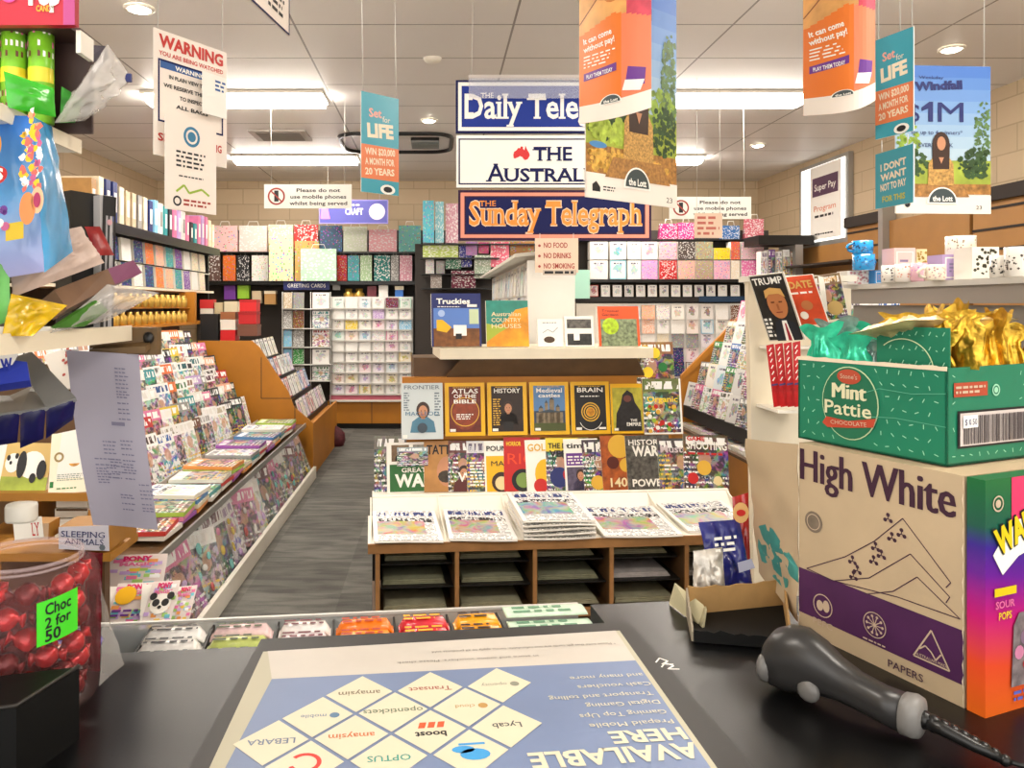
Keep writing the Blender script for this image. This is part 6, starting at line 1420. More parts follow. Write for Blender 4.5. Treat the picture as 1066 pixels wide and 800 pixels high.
# ------------------------------------------------------------------ signs and posters hanging from the ceiling
def hang(t, pts, zt=CEIL):
    for p in pts: 
        q = V((p.x + RND.uniform(-.01, .01), p.y, zt)) if not isinstance(p, tuple) else p[1]
        p = p if not isinstance(p, tuple) else p[0]
        mb = MB(); mb.tube([p, q], .0016, WIRE, 5); mb.build('cord', t)
def board(name, px0, px1, py0, py1, Y, label, cat, draw, d=.02, group=None, base=None, mats=None, cords=True):
    a, b_ = P(px0, py1, Y), P(px1, py0, Y); w_, h_ = b_.x - a.x, b_.z - a.z
    t = thing(name, label, cat, ((a.x + b_.x) / 2, Y + d / 2, a.z), group)
    mb = MB(); mb.box((a.x, Y, a.z), (b_.x, Y + d, b_.z), base or PAPER); cv = Cv(mb, (a.x, Y, a.z), (1, 0, 0), (0, 0, 1), .0007); draw(cv, w_, h_); mb.build('panel', t)
    if cords: hang(t, [V((a.x + w_ * .08, Y + d / 2, b_.z)), V((b_.x - w_ * .08, Y + d / 2, b_.z))])
    return t
DB = mat('telegraph_blue', '1c3590', .5, spec=.25); BN = mat('sign_navy', '161b52', .55, spec=.2)
W7 = (480 - 474, 0)
SY_ = 4.05
def d_daily(cv, w, h):
    cv.rect(0, 0, w, h, BN, 1); cv.rect(w * .012, h * .04, w * .988, h * .96, WHT, 2); cv.rect(w * .03, h * .11, w * .97, h * .89, DB, 3)
    cv.text('THE', w * .13, h * .66, h * .1, WHT, w=w * .065, serif=True, L=5); cv.text('Daily Telegraph', w * .045, h * .28, h * .46, WHT, w=w * 1.0 * .91, bold=.02, L=5, serif=True)
def d_aus(cv, w, h):
    cv.rect(0, 0, w, h, WHT, 1); cv.frame(w * .012, h * .06, w * .988, h * .94, w * .007, BN, 2)
    cv.text('THE', w * .40, h * .52, h * .26, BN, w=w * .20, bold=.02, serif=True, L=3); cv.text('A', w * .16, h * .12, h * .34, BN, w=w * .09, bold=.01, serif=True, L=3); cv.text('USTRALIAN', w * .25, h * .12, h * .25, BN, w=w * .60, bold=.02, serif=True, L=3)
    ax_, ay, s_ = w * .295, h * .52, w * .085
    au = [(0, .35), (.05, .55), (.2, .65), (.3, .8), (.42, .78), (.45, .9), (.6, .88), (.58, .75), (.68, .65), (.74, .95), (.84, .7), (.98, .45), (1, .3), (.88, .08), (.72, .02), (.62, .1), (.55, .22), (.4, .28), (.28, .2), (.1, .12), (.03, .15)]
    cv.poly([(ax_ + x * s_, ay + y * s_ * .95) for x, y in au], mat('aus_red', 'd82a2a', .4), 3)
def d_sun(cv, w, h):
    cv.rect(0, 0, w, h, mat('sun_frame', '3a1c3c', .5, spec=.2), 1); cv.rect(w * .012, h * .05, w * .988, h * .95, mat('sun_peach', 'e8937a', .4), 2); cv.rect(w * .032, h * .12, w * .968, h * .88, mat('sun_frame', '3a1c3c', .5, spec=.2), 3); cv.rect(w * .040, h * .15, w * .96, h * .85, BN, 4)
    OR = mat('sun_orange', 'f0922c', .4); PE = mat('sun_edge', 'f8d0b0', .4)
    for m_, o_, b_, L in ((PE, 0, .044, 5), (OR, .004, .014, 6)):
        cv.text('Sunday', w * .055 + o_ * w * .3, h * .31, h * .47, m_, w=w * .37, bold=b_, L=L, serif=True); cv.text('Telegraph', w * .455 + o_ * w * .3, h * .31, h * .47, m_, w=w * .49, bold=b_, L=L, serif=True)
    cv.text('THE', w * .11, h * .68, h * .11, OR, w=w * .085, L=7, serif=True)
g_ = 'newspaper title signs'
board('newspaper_sign', 474.5, 676, 83.5, 138.5, SY_, 'blue newspaper title sign with white serif letters, top of the three', 'sign', d_daily, group=g_, base=BN)
t2 = board('newspaper_sign', 475, 676, 141, 195.5, SY_, 'white newspaper title sign with a small red map, middle of the three', 'sign', d_aus, group=g_, base=BN, cords=False)
mb = MB(); [mb.tube([P(x, 141, SY_ + .01), P(x, 138.5, SY_ + .01)], .002, WIRE, 5) for x in (490, 660)]; mb.build('link', t2)
t3 = board('newspaper_sign', 477, 678, 198, 250.5, SY_, 'navy newspaper title sign with orange letters, lowest of the three', 'sign', d_sun, group=g_, base=BN, cords=False)
mb = MB(); [mb.tube([P(x, 198, SY_ + .01), P(x, 195.5, SY_ + .01)], .002, WIRE, 5) for x in (490, 660)]; mb.build('link', t3)
a, b_ = P(488, 84, SY_ - .03), P(640, 78, SY_ - .03); mb = MB(); mb.box((a.x, SY_ - .03, P(0, 104, SY_).z), (b_.x, SY_ - .027, b_.z), mat('clear_sleeve', 'dfe4f4', .15, alpha=.22)); mb.box((a.x, SY_ - .031, P(0, 83, SY_).z), (b_.x, SY_ - .026, b_.z), mat('sleeve_header', 'd8cfc8', .3, alpha=.7)); tag(mb.build('clear_sleeve'), 'empty clear sleeve hanging over the top edge of the blue newspaper sign', 'sleeve')
def d_nofood(cv, w, h):
    cv.rect(0, 0, w, h, mat('peach_paper', 'ecd0b8', .6), 1); RD = mat('brick_print', 'a83a30', .5)
    for i, s_ in enumerate(('NO FOOD', 'NO DRINKS', 'NO SMOKING')): cv.text(s_, w * .2, h * (.72 - .3 * i), h * .15, RD, w=w * (.55 + .08 * i), bold=.02); cv.disc(w * .1, h * (.78 - .3 * i), h * .04, RD, 2, 8)
t = board('notice', 557, 602, 248, 284, 4.0, 'small peach notice listing three NO rules under the orange lettered sign', 'notice', d_nofood, d=.004, cords=False)
mb = MB(); [mb.tube([P(x, 248, 4.002), P(x, 243, 4.002)], .0015, WIRE, 5) for x in (562, 597)]; mb.build('hanger', t)
board('notice', 565, 600, 281, 286.5, 3.985, 'tiny grey strip notice clipped under the peach notice', 'notice', lambda cv, w, h: (cv.rect(0, 0, w, h, mat('striptan', 'c8b8a8', .5), 1), cv.lines(w * .05, h * .2, w * .95, h * .8, 1, INK, 2, .8)), d=.003, cords=False)
def d_phone(cv, w, h):
    cv.rect(0, 0, w, h, WHT, 1); cv.ring(w * .14, h * .5, h * .36, h * .07, mat('brick_print', 'a83a30', .5), 3); cv.rect(w * .115, h * .28, w * .165, h * .74, INK, 2); cv.line((w * .14 - h * .24, h * .74), (w * .14 + h * .24, h * .26), h * .06, mat('brick_print', 'a83a30', .5), 4)
    for i, (s_, ww) in enumerate((('Please do not', .5), ('use mobile phones', .64), ('whilst being served', .66))): cv.text(s_, w * .62, h * (.68 - .27 * i), h * .15, INK, w=w * ww, align='C', bold=.02)
board('no_phone_sign', 275, 366, 192, 217, 5.9, 'white no mobile phones sign hanging at the left, above the gift bags', 'sign', d_phone, d=.01, group='no phones signs')
board('no_phone_sign', 697, 782, 205, 228, 5.9, 'white no mobile phones sign hanging at the right, beside the forest poster', 'sign', d_phone, d=.01, group='no phones signs')
board('notice', 723, 752, 222, 248, 5.4, 'small cream notice with pink rows of print below the right no-phones sign', 'notice', lambda cv, w, h: (cv.rect(0, 0, w, h, mat('peach_paper', 'ecd0b8', .6), 1), cv.lines(w * .1, h * .08, w * .9, h * .92, 4, mat('t_c86a5a', 'c86a5a', .5), 2, .5, 5)), d=.004)

def sheet(name, c4, Yl, Yr, draw, label, cat, group=None, d=.003, parent=None, cords=True, curl=None, backm=None, extra=None, W=None):
    """a flat board between four corners seen in the photo, left side at Yl and right side at Yr"""
    (x0, y0), (x1, y1), (x2, y2), (x3, y3) = c4
    Yr = Yr if Yr > 0 else Yl * ((VY - y0) / (VY - y1) + (VY - y3) / (VY - y2)) / 2
    Q = [P(x0, y0, Yl), P(x1, y1, Yr), P(x2, y2, Yr), P(x3, y3, Yl)]
    O = Q[0]; U = Q[1] - Q[0]; w_ = V((U.x, U.y, 0)).length; h_ = ((Q[3] - Q[0]).z + (Q[2] - Q[1]).z) / 2
    O = V((O.x, O.y, (Q[0].z + Q[3].z) / 2 - h_ / 2)); Uh = V((U.x, U.y, 0)).normalized()
    tilt = 0.0
    Uv = (Uh + V((0, 0, tilt))).normalized(); Vv = V((0, 0, 1)) - Uv * Uv.z; Vv.normalize()
    N = Uv.cross(Vv)
    return O, Uv, Vv, N, w_ * math.sqrt(1 + tilt * tilt), h_
def poster(name, c4, Yl, Yr, draw, label, cat='poster', group=None, base=None, cords=True, d=.003):
    O, U, W_, N, w_, h_ = sheet(name, c4, Yl, Yr, draw, label, cat)
    t = thing(name, label, cat, O + U * w_ / 2, group)
    mb = MB(); mb.prism([O - N * d, O + U * w_ - N * d, O + U * w_ + W_ * h_ - N * d, O + W_ * h_ - N * d], N * d, base or PAPER)
    cv = Cv(mb, O, U, W_, .0006); draw(cv, w_, h_); mb.build('panel', t)
    if cords: hang(t, [O + U * w_ * .06 + W_ * h_ - N * d, O + U * w_ * .94 + W_ * h_ - N * d])
    return t
# warning sign, turned towards the left
RDP = mat('warning_red', 'c8322c', .5)
def d_warn(cv, w, h):
    cv.rect(0, 0, w, h, mat('cream_sign', 'f6ebe0', .5), 1); cv.text('WARNING', w * .06, h * .87, h * .095, RDP, w=w * .88, bold=.04, L=3); cv.text('YOU ARE BEING WATCHED', w * .06, h * .80, h * .035, RDP, w=w * .88, bold=.02, L=3)
    cv.frame(w * .05, h * .27, w * .94, h * .77, w * .02, BN, 3); cv.rect(w * .08, h * .70, w * .72, h * .76, mat('warn_blue', '2a5a9c', .5), 2); cv.text('WARNING', w * .27, h * .71, h * .035, WHT, w=w * .4, bold=.03, L=4)
    for i, (s_, ww) in enumerate((('IN PLAIN VIEW TODAY', .62), ('WE RESERVE THE RIGHT', .76), ('TO INSPECT', .34), ('ALL BAGS', .44))): cv.text(s_, w * .5, h * (.63 - .075 * i), h * .03, INK, w=w * ww, align='C', bold=.03, L=3)
    cv.text('SI', w * .05, h * .12, h * .06, RDP, w=w * .1, bold=.03); cv.text('IG', w * .84, h * .12, h * .06, RDP, w=w * .08, bold=.03)
WY0, WY1 = 2.35, 2.59
poster('warning_sign', [(160, 161), (236, 172.5), (236, 53), (159, 28)], WY0, WY1, d_warn, 'white hanging sign headed WARNING in red, turned to the left', 'sign')
def d_sub(cv, w, h):
    cv.rect(0, 0, w, h, mat('cream_sign', 'f6ebe0', .5), 1); TB = mat('badge_teal', '2a7aa0', .5)
    cv.ring(w * .5, h * .82, w * .16, w * .045, TB, 2); cv.disc(w * .5, h * .82, w * .08, TB, 2); cv.lines(w * .2, h * .46, w * .8, h * .66, 4, INK, 2, .45, 3, .2); cv.lines(w * .25, h * .36, w * .75, h * .39, 1, INK)
    cv.path([(w * .2, h * .2), (w * .35, h * .28), (w * .45, h * .2), (w * .7, h * .26), (w * .85, h * .2)], w * .035, mat('t_9ab83a', '9ab83a', .5), 2); cv.ring(w * .22, h * .1, w * .08, w * .03, INK, 2); cv.lines(w * .34, h * .05, w * .9, h * .14, 2, mat('brick_print', 'a83a30', .5), 2)
poster('notice', [(172, 216), (225, 224), (225, 130), (171, 120)], WY0 - .01, WY1 - .08, d_sub, 'cream notice with a round teal badge hanging below the red WARNING', 'notice', cords=False)
poster('notice', [(211, 117), (236, 121), (236, 78), (211, 74)], 2.46, 2.55, lambda cv, w, h: (cv.rect(0, 0, w, h, WHT, 1), cv.lines(w * .5, h * .6, w * .95, h * .9, 3, mat('warn_blue', '2a5a9c', .5), 2)), 'small white notice taped over the right edge of the warning sign', 'notice', cords=False)
def d_top(cv, w, h): cv.rect(0, 0, w, h, mat('cream_sign', 'f6ebe0', .5), 1); cv.frame(0, 0, w, h, w * .02, BN, 2); cv.text('HI', w * .12, h * .3, h * .22, mat('badge_teal', '2a7aa0', .5), w=w * .2, bold=.03); cv.lines(w * .45, h * .15, w * .92, h * .6, 4, INK, 2)
poster('hanging_sign', [(258, -5), (301, 39), (302, -30), (258, -75)], 1.6, 0, d_top, 'white sign cut off by the top edge, left of centre', 'sign', cords=False)
# lottery banners
TE = mat('life_teal', '3aa0b4', .35); OG = mat('life_orange', 'e88050', .35); CR_ = mat('life_cream', 'f4e4c8', .4)
def d_life(cv, w, h):
    cv.rect(0, 0, w, h, TE, 1); cv.rect(0, h * .14, w, h * .48, OG, 2); cv.text('Set', w * .2, h * .76, h * .085, mat('life_pink', 'e8a898', .4), w=w * .34, bold=.03, rot=.06); cv.text('for', w * .56, h * .73, h * .06, CR_, w=w * .2); cv.text('LIFE', w * .16, h * .56, h * .13, CR_, w=w * .7, bold=.05, rot=.06)
    for i, (s_, ww) in enumerate((('WIN $20,000', .8), ('A MONTH FOR', .78), ('20 YEARS', .78))): cv.text(s_, w * .1, h * (.38 - .1 * i), h * .065, CR_, w=w * ww, bold=.03, rot=.05, L=3)
    cv.disc(w * .7, h * .05, w * .2, WHT, 2, 16, h * .05); cv.disc(w * .7, h * .05, w * .12, INK, 3, 12, h * .03)
gl = 'lottery banners'
poster('lottery_banner', [(376, 200), (415, 204), (413, 104), (375, 94)], 3.4, 0, d_life, 'narrow teal and orange lottery banner left of the newspaper signs', 'banner', gl)
poster('lottery_banner', [(911.5, 144), (951, 137), (955, 25), (911.5, 44)], 2.05, 0, d_life, 'teal and orange slanting banner in front of the million dollar poster', 'banner', gl)
def d_small(cv, w, h):
    cv.rect(0, 0, w, h, TE, 1)
    for i, s_ in enumerate(("I DON'T", 'WANT', 'NOT TO PAY')): cv.text(s_, w * .15, h * (.66 - .18 * i), h * .12, CR_, w=w * .68, bold=.04, rot=.04)
    cv.text('FOR THIS', w * .2, h * .1, h * .1, mat('t_c8c040', 'c8c040', .4), w=w * .6, bold=.03)
t = poster('lottery_banner', [(911.5, 219), (951, 210), (952, 151), (911.5, 160)], 2.05, 0, d_small, 'small square teal sign clipped below the slanting teal banner', 'banner', gl, cords=False)
for px in (918, 945):
    mb = MB(); q = P(px, 158 if px < 930 else 152, 2.03 if px < 930 else 1.97); mb.tube([q, q + V((0, 0, .03))], .0012, WIRE, 5); mb.build('link', t)
LOTM = mat('lott_green_grey', '3d4a4c', .4)
def lott(cv, x, y, r):
    cv.poly([(x + r * 1.15 * math.cos(math.radians(a)), y - r * .1 + r * 1.2 * math.sin(math.radians(a))) for a in range(0, 181, 12)], WHT, 9); cv.poly([(x + r * math.cos(math.radians(a)), y + r * math.sin(math.radians(a))) for a in range(0, 181, 12)], LOTM, 10); cv.text('the Lott', x, y + r * .1, r * .36, WHT, w=r * 1.5, align='C', bold=.03, L=11)
TREE1, TREE2, TREE3 = pc('tree_dark', '33502a', vary=.4, scale=24), pc('tree_lime', '8aa83a', vary=.4, scale=30), pc('tree_mid', '5a7a48', vary=.4, scale=40)
GRASS, LEAFS = pc('grass_print', 'a0b040', vary=.3, scale=20), pc('leaf_litter', 'a8763a', vary=.5, scale=60)
def skybg(cv, w, h, y0):
    n_ = 10
    cs = ('4a7ac8', '5a88cc', '6a94d0', '7aa2d4', '8aaed6', '9abad8', 'a8c4da', 'b4ccdc', 'c0d4e0', 'ccdce4')
    for i in range(n_): cv.rect(0, y0 + (h - y0) * (1 - (i + 1) / n_), w, y0 + (h - y0) * (1 - i / n_), pc('sky' + cs[i], cs[i]), 1)
def foliage(cv, cx, cy, rx, ry, mt, n, seed, L, s=.14):
    r = random.Random(seed); n = int(n * 2.6); s *= .55
    for i in range(n):
        a, q = r.uniform(0, 6.28), math.sqrt(r.random()); x, y = cx + rx * q * math.cos(a), cy + ry * q * math.sin(a); rr = rx * s * r.uniform(1, 2)
        if x - rr < 0 or x + rr > cv.w: continue
        cv.poly([(x + rr * r.uniform(.6, 1.2) * math.cos(t * 1.05), y + rr * r.uniform(.6, 1.2) * math.sin(t * 1.05)) for t in range(6)], mt, L + .1 * (i % 5))
def woman(cv, x, y, s, L):
    cv.poly([(x - .55 * s, y - .12 * s), (x + .55 * s, y - .12 * s), (x + .42 * s, y + .1 * s), (x - .42 * s, y + .1 * s)], pc('dressb', 'a87840', vary=.4, scale=90), L + 2)
    cv.poly([(x - .26 * s, y), (x + .26 * s, y), (x + .24 * s, y + .5 * s), (x + .12 * s, y + .68 * s), (x - .12 * s, y + .68 * s), (x - .24 * s, y + .5 * s)], pc('dress', 'c09450', vary=.5, scale=120), L + 1)
    cv.disc(x, y + .86 * s, .17 * s, HAIR, L + 1, 16, .24 * s); cv.poly([(x - .17 * s, y + .86 * s), (x + .17 * s, y + .86 * s), (x + .16 * s, y + .4 * s), (x - .16 * s, y + .4 * s)], HAIR, L + 1.5); cv.disc(x, y + .88 * s, .085 * s, SKIN, L + 3, 16, .13 * s); cv.poly([(x - .05 * s, y + .62 * s), (x + .05 * s, y + .62 * s), (x, y + .5 * s)], SKIN, L + 3)
def d_wind(cv, w, h):
    cv.w = w; skybg(cv, w, h, h * .2); cv.rect(0, h * .18, w, h * .36, GRASS, 2); cv.rect(0, h * .13, w, h * .2, LEAFS, 3)
    foliage(cv, w * .06, h * .50, w * .2, h * .14, TREE2, 50, 1, 3); foliage(cv, w * .1, h * .34, w * .24, h * .1, TREE1, 40, 2, 4); foliage(cv, w * .85, h * .34, w * .2, h * .1, TREE1, 50, 3, 4); foliage(cv, w * .93, h * .56, w * .10, h * .2, TREE3, 50, 4, 3, .2)
    woman(cv, w * .47, h * .155, w * .54, 5.5); cv.rect(0, 0, w, h * .125, mat('cream_sign', 'f6ebe0', .5), 4); lott(cv, w * .48, h * .075, w * .14); cv.disc(w * .12, h * .06, w * .03, INK, 6, 8); cv.text('23', w * .84, h * .03, h * .025, INK, w=w * .06, L=6)
    cv.text('Weekday', w * .24, h * .91, h * .02, NAVY, w=w * .26, L=4); cv.text('Windfall', w * .2, h * .83, h * .055, NAVY, w=w * .5, bold=.05, L=4, rot=.05); cv.text('$', w * .13, h * .62, h * .12, NAVY, w=w * .12, bold=.01, L=4); cv.poly([(w * .34, h * .62), (w * .39, h * .62), (w * .39, h * .755), (w * .35, h * .755), (w * .27, h * .715), (w * .27, h * .69), (w * .34, h * .71)], NAVY, 4); cv.text('M', w * .44, h * .62, h * .135, NAVY, w=w * .27, L=4)
    cv.text('for up to 4 winners*', w * .16, h * .535, h * .028, NAVY, w=w * .54, L=4); cv.text('EVERY WEEK', w * .24, h * .45, h * .026, NAVY, w=w * .36, L=4)
poster('lottery_poster', [(932, 222), (1031, 223), (1034, 69), (934, 68)], 2.25, 0, d_wind, 'forest poster with $1M and a seated woman, hanging at the far right', 'poster', 'lottery posters')
def d_forest(cv, w, h):
    cv.w = w; skybg(cv, w, h, h * .2); cv.rect(0, h * .18, w, h * .42, GRASS, 2); cv.rect(0, h * .11, w, h * .235, LEAFS, 3)
    foliage(cv, w * .2, h * .38, w * .24, h * .12, TREE1, 60, 5, 3); foliage(cv, w * .25, h * .31, w * .3, h * .05, pc('lushlime', 'b0c84a', vary=.3, scale=40), 40, 6, 4); foliage(cv, w * .85, h * .35, w * .16, h * .12, TREE1, 60, 7, 4); foliage(cv, w * .92, h * .6, w * .1, h * .22, TREE3, 70, 8, 3, .25)
    foliage(cv, w * .8, h * .46, w * .22, h * .08, TREE2, 40, 9, 3); foliage(cv, w * .4, h * .17, w * .5, h * .05, pc('leafgold', 'd8a84a', vary=.4, scale=60), 70, 10, 4.5, .06)
    cv.path([(w * .02, h * .9), (w * .98, h * .5)], .001, WHT, 2) if False else None
    woman(cv, w * .55, h * .15, w * .66, 5.5); cv.disc(w * .12, h * .235, w * .09, pc('lake', '4a88c0'), 5, 14, h * .015); cv.rect(0, 0, w, h * .11, mat('cream_sign', 'f6ebe0', .5), 5.2); lott(cv, w * .53, h * .07, w * .13); cv.poly([(w * .06, h * .03), (w * .06, h * .06), (w * .1, h * .075), (w * .14, h * .05), (w * .14, h * .03)], INK, 6); cv.lines(w * .17, h * .035, w * .3, h * .06, 2, INK, 6); cv.text('23', w * .87, h * .02, h * .025, INK, w=w * .07, L=6)
    cv.text('Windfall', w * .2, h * .86, h * .05, NAVY, w=w * .5, bold=.05, L=4)
poster('lottery_poster', [(609.5, 205), (704, 217), (706, 0), (610, -37)], 2.42, 0, d_forest, 'tall forest poster with a seated woman hanging in front of the newspaper signs', 'poster', 'lottery posters')
# curled orange posters: a bowed sheet
def curled(px0, px1, pyt, pyb, Y, label, bow, sgn, turn, seed, back=False):
    a = P(px0, pyb, Y - turn / 2); b_ = P(px1, pyb, Y + turn / 2); a.z = P(px0, pyb, Y).z; b_.z = P(px0, pyt, Y).z; w_, h_ = b_.x - a.x, b_.z - a.z
    t = thing('lottery_poster', label, 'poster', ((a.x + b_.x) / 2, Y, a.z), 'lottery posters')
    mb = MB(); cv = Cv(mb, (0, 0, 0), (1, 0, 0), (0, 0, 1), .0005)
    OR1, OR2 = pc('lotto_orange', 'ea7a26'), pc('lotto_coral', 'ee8058')
    nseg = 14
    for i in range(nseg):
        x0, x1 = w_ * i / nseg, w_ * (i + 1) / nseg
        cv.rect(x0, 0, x1, h_, OR1 if i < nseg * .55 else OR2, 1); cv.rect(x0, 0, x1, h_ * .115, mat('cream_sign', 'f6ebe0', .5), 3)
        cv.rect(x0, h_ * (.66 - abs(i - 6) * .012), x1, h_, pc('skinwarm', 'e8a860', vary=.3, scale=10) if i < 9 else pc('rosefab', 'd0455a', vary=.35, scale=14), 2)
    for x in range(3): cv.disc(w_ * (.25 + .1 * x), h_ * (.84 - .03 * x), w_ * .12, pc('skinwarm2', 'c8742c', vary=.3, scale=14), 4, 14, h_ * .05)
    cv.path([(0, h_ * .66), (w_ * .3, h_ * .82)], w_ * .02, pc('handline', '8a4a20'), 4)
    cv.disc(w_ * .5, h_ * .78, w_ * .07, pc('plum', '7a2038'), 5, 10)
    for i, (s_, ww) in enumerate((('It can come', .38), ('without pay!', .42))): cv.text(s_, w_ * .06, h_ * (.52 - .055 * i), h_ * .038, WHT, w=w_ * ww, bold=.03, L=5, rot=.1)
    cv.lines(w_ * .06, h_ * .355, w_ * .5, h_ * .445, 4, WHT, 5, .4, seed); cv.poly([(w_ * .06, h_ * .275), (w_ * .5, h_ * .295), (w_ * .5, h_ * .345), (w_ * .06, h_ * .325)], PUR, 5); cv.text('PLAY THEM TODAY', w_ * .1, h_ * .287, h_ * .026, WHT, w=w_ * .35, bold=.02, L=6, rot=.06)
    cv.poly([(w_ * .62, h_ * .19), (w_ * .9, h_ * .16), (w_ * .92, h_ * .26), (w_ * .66, h_ * .30)], PUR, 5); cv.poly([(w_ * .58, h_ * .16), (w_ * .84, h_ * .13), (w_ * .9, h_ * .19), (w_ * .62, h_ * .22)], WHT, 6); lott(cv, w_ * .42, h_ * .1, w_ * .13)
    # bend everything round a vertical axis
    def bend(p):
        u = p[0] / w_; dpt = -p[1]
        y = bow * (math.sin(math.pi * u)) * sgn; ny = -1
        return V((a.x + p[0] + 0, Y - y + turn * (u - .5) - dpt, a.z + p[2] - .02 * abs(bow) / .05 * math.sin(math.pi * u) * (1 - p[2] / h_) + .0))
    # subdivide the big rectangles is not needed: strips are narrow already
    src = [([V(mb.v[i]) for i in f], mb.mats[k]) for f, k in zip(mb.f, mb.mi)]
    mb.v, mb.f, mb.mi, mb.uv, mb.sm = [], [], [], [], []
    def cut(poly, x, keep):
        out = []
        for p, q in zip(poly, poly[1:] + poly[:1]):
            ip, iq = (p.x >= x) == keep, (q.x >= x) == keep
            if ip: out.append(p)
            if ip != iq: out.append(p.lerp(q, (x - p.x) / (q.x - p.x)))
        return out
    for poly, m_ in src:
        lo, hi = min(p.x for p in poly), max(p.x for p in poly)
        for i in range(int(lo / w_ * nseg - 1), int(hi / w_ * nseg + 2)):
            if w_ * (i + 1) / nseg <= lo or w_ * i / nseg >= hi: continue
            c_ = cut(cut(poly, w_ * i / nseg, True), w_ * (i + 1) / nseg, False) if hi - lo > w_ / nseg * .5 else poly
            if len(c_) > 2: mb.face([bend(p) for p in c_], m_)
            if hi - lo <= w_ / nseg * .5: break
    n0 = 16
    mb.grid(lambda u, v: bend((w_ * (1 - u), .0015, h_ * v)), n0, 4, mat('poster_back', 'd8d0c8', .5))
    if back:
        for e_ in (0, .002): mb.grid(lambda u, v: V((a.x + w_ * (u if e_ else 1 - u), Y + turn * ((u if e_ else 1 - u) - .5) + bow * .9 * math.sin(math.pi * u) + e_ - .001, a.z + h_ * v)), n0, 4, mat('poster_back', 'd8d0c8', .5))
    mb.build('panel', t)
    hang(t, [bend((w_ * .05, 0, h_)), bend((w_ * .95, 0, h_))])
curled(603, 678, -40, 121, 2.3, 'orange curled lottery poster hanging in front of the forest poster', .03, 1, -.20, 1)
curled(836, 911, -45, 113, 2.05, 'orange curled lottery poster left of the slanting teal banner', .055, 1, -.16, 2, True)
# ------------------------------------------------------------------ near left: sweets shelves beside the counter
SXN = -0.55
ns = thing('sweets_shelf_unit', 'white edged shelves of sweets close by at the left edge', 'shelf unit', (-.8, 1.15, 1.0))
mb = MB(); mb.box((-1.0, .6, 1.440), (SXN, 1.375, 1.462), WHITE); mb.box((SXN, .6, 1.437), (SXN + .004, 1.375, 1.464), CREAM); mb.build('shelf', ns)
mb = MB(); mb.box((-1.0, .6, 1.735), (SXN, 1.183, 1.752), WHITE); mb.box((SXN, .6, 1.733), (SXN + .003, 1.183, 1.754), CREAM); mb.build('shelf', ns)
mb = MB(); mb.box((-1.0, .6, 1.002), (-.97, 1.42, 2.2), mat('unit_side', 'cfc8bc', .5)); mb.box((-.97, 1.39, 1.0), (-.93, 1.42, 1.5), DKWOOD); mb.build('back_panel', ns)
a, b_ = P(97, 371, 1.4), P(166, 341, 1.4)
mb = MB(); mb.box((a.x, 1.385, a.z + .003), (b_.x, 1.41, b_.z), mat('brown_bracket', '6a5232', .5, vary=.25, scale=30)); c = P(155, 352, 1.384)
mb.ball((c.x, 1.382, c.z), (.010, .006, .011), BLACK, 10, 8); mb.prism([V((b_.x - .11, 1.36, a.z + .003)), V((b_.x - .01, 1.36, a.z + .008)), V((b_.x - .01, 1.385, a.z + .016)), V((b_.x - .11, 1.385, a.z + .008))], V((0, 0, .012)), mat('brown_bracket', '6a5232', .5)); mb.build('timber_bracket', ns)
# top: red dispenser with green tubes
rd = thing('sweets_dispenser', 'red topped sweets dispenser box at the top left corner', 'sweets box', (P(35, 0, 1.08).x, 1.12, 1.753))
Yd = 1.06; zb = 1.754
mb = MB(); a, b_ = P(-30, 26, Yd), P(78, -40, Yd)
RDB = mat('dispenser_red', 'b01830', .35); mb.box((a.x, Yd, a.z), (b_.x, Yd + .012, b_.z), RDB); mb.box((a.x, Yd + .0125, a.z), (b_.x - .012, Yd + .075, a.z + .01), mat('dispenser_dark', '3a2420', .5)); cv = Cv(mb, (a.x, Yd, a.z), (1, 0, 0), (0, 0, 1), .0006)
w_ = b_.x - a.x; h_ = b_.z - a.z; wx = lambda px: (px - (-30)) / 108 * w_; hz = lambda py: (26 - py) / 66 * h_
cv.text('Pop', wx(30), hz(4), .030, WHT, w=wx(63) - wx(30), bold=.06, L=2); cv.text('CANDY', wx(38), hz(12), .008, mat('t_f0a030', 'f0a030', .4), w=wx(57) - wx(38), bold=.04); cv.disc(wx(10), hz(-6), .012, pc('magenta', 'd83a8a'), 2); cv.rect(wx(66), 0, w_, h_, pc('mag2', 'a83a7a'), 1)
mb.build('header', rd)
mb = MB(); mb.box((a.x, Yd + .075, zb), (b_.x - .01, Yd + .08, a.z), mat('dispenser_dark', '3a2420', .5)); mb.box((b_.x - .008, Yd + .02, P(0, 50, Yd).z), (b_.x - .001, Yd + .06, a.z), WHITE)
mb.build('body', rd)
TG = mat('tube_green', '7cc02c', .3, vary=.25, scale=30); TY = mat('tube_yellow', 'e0d030', .3)
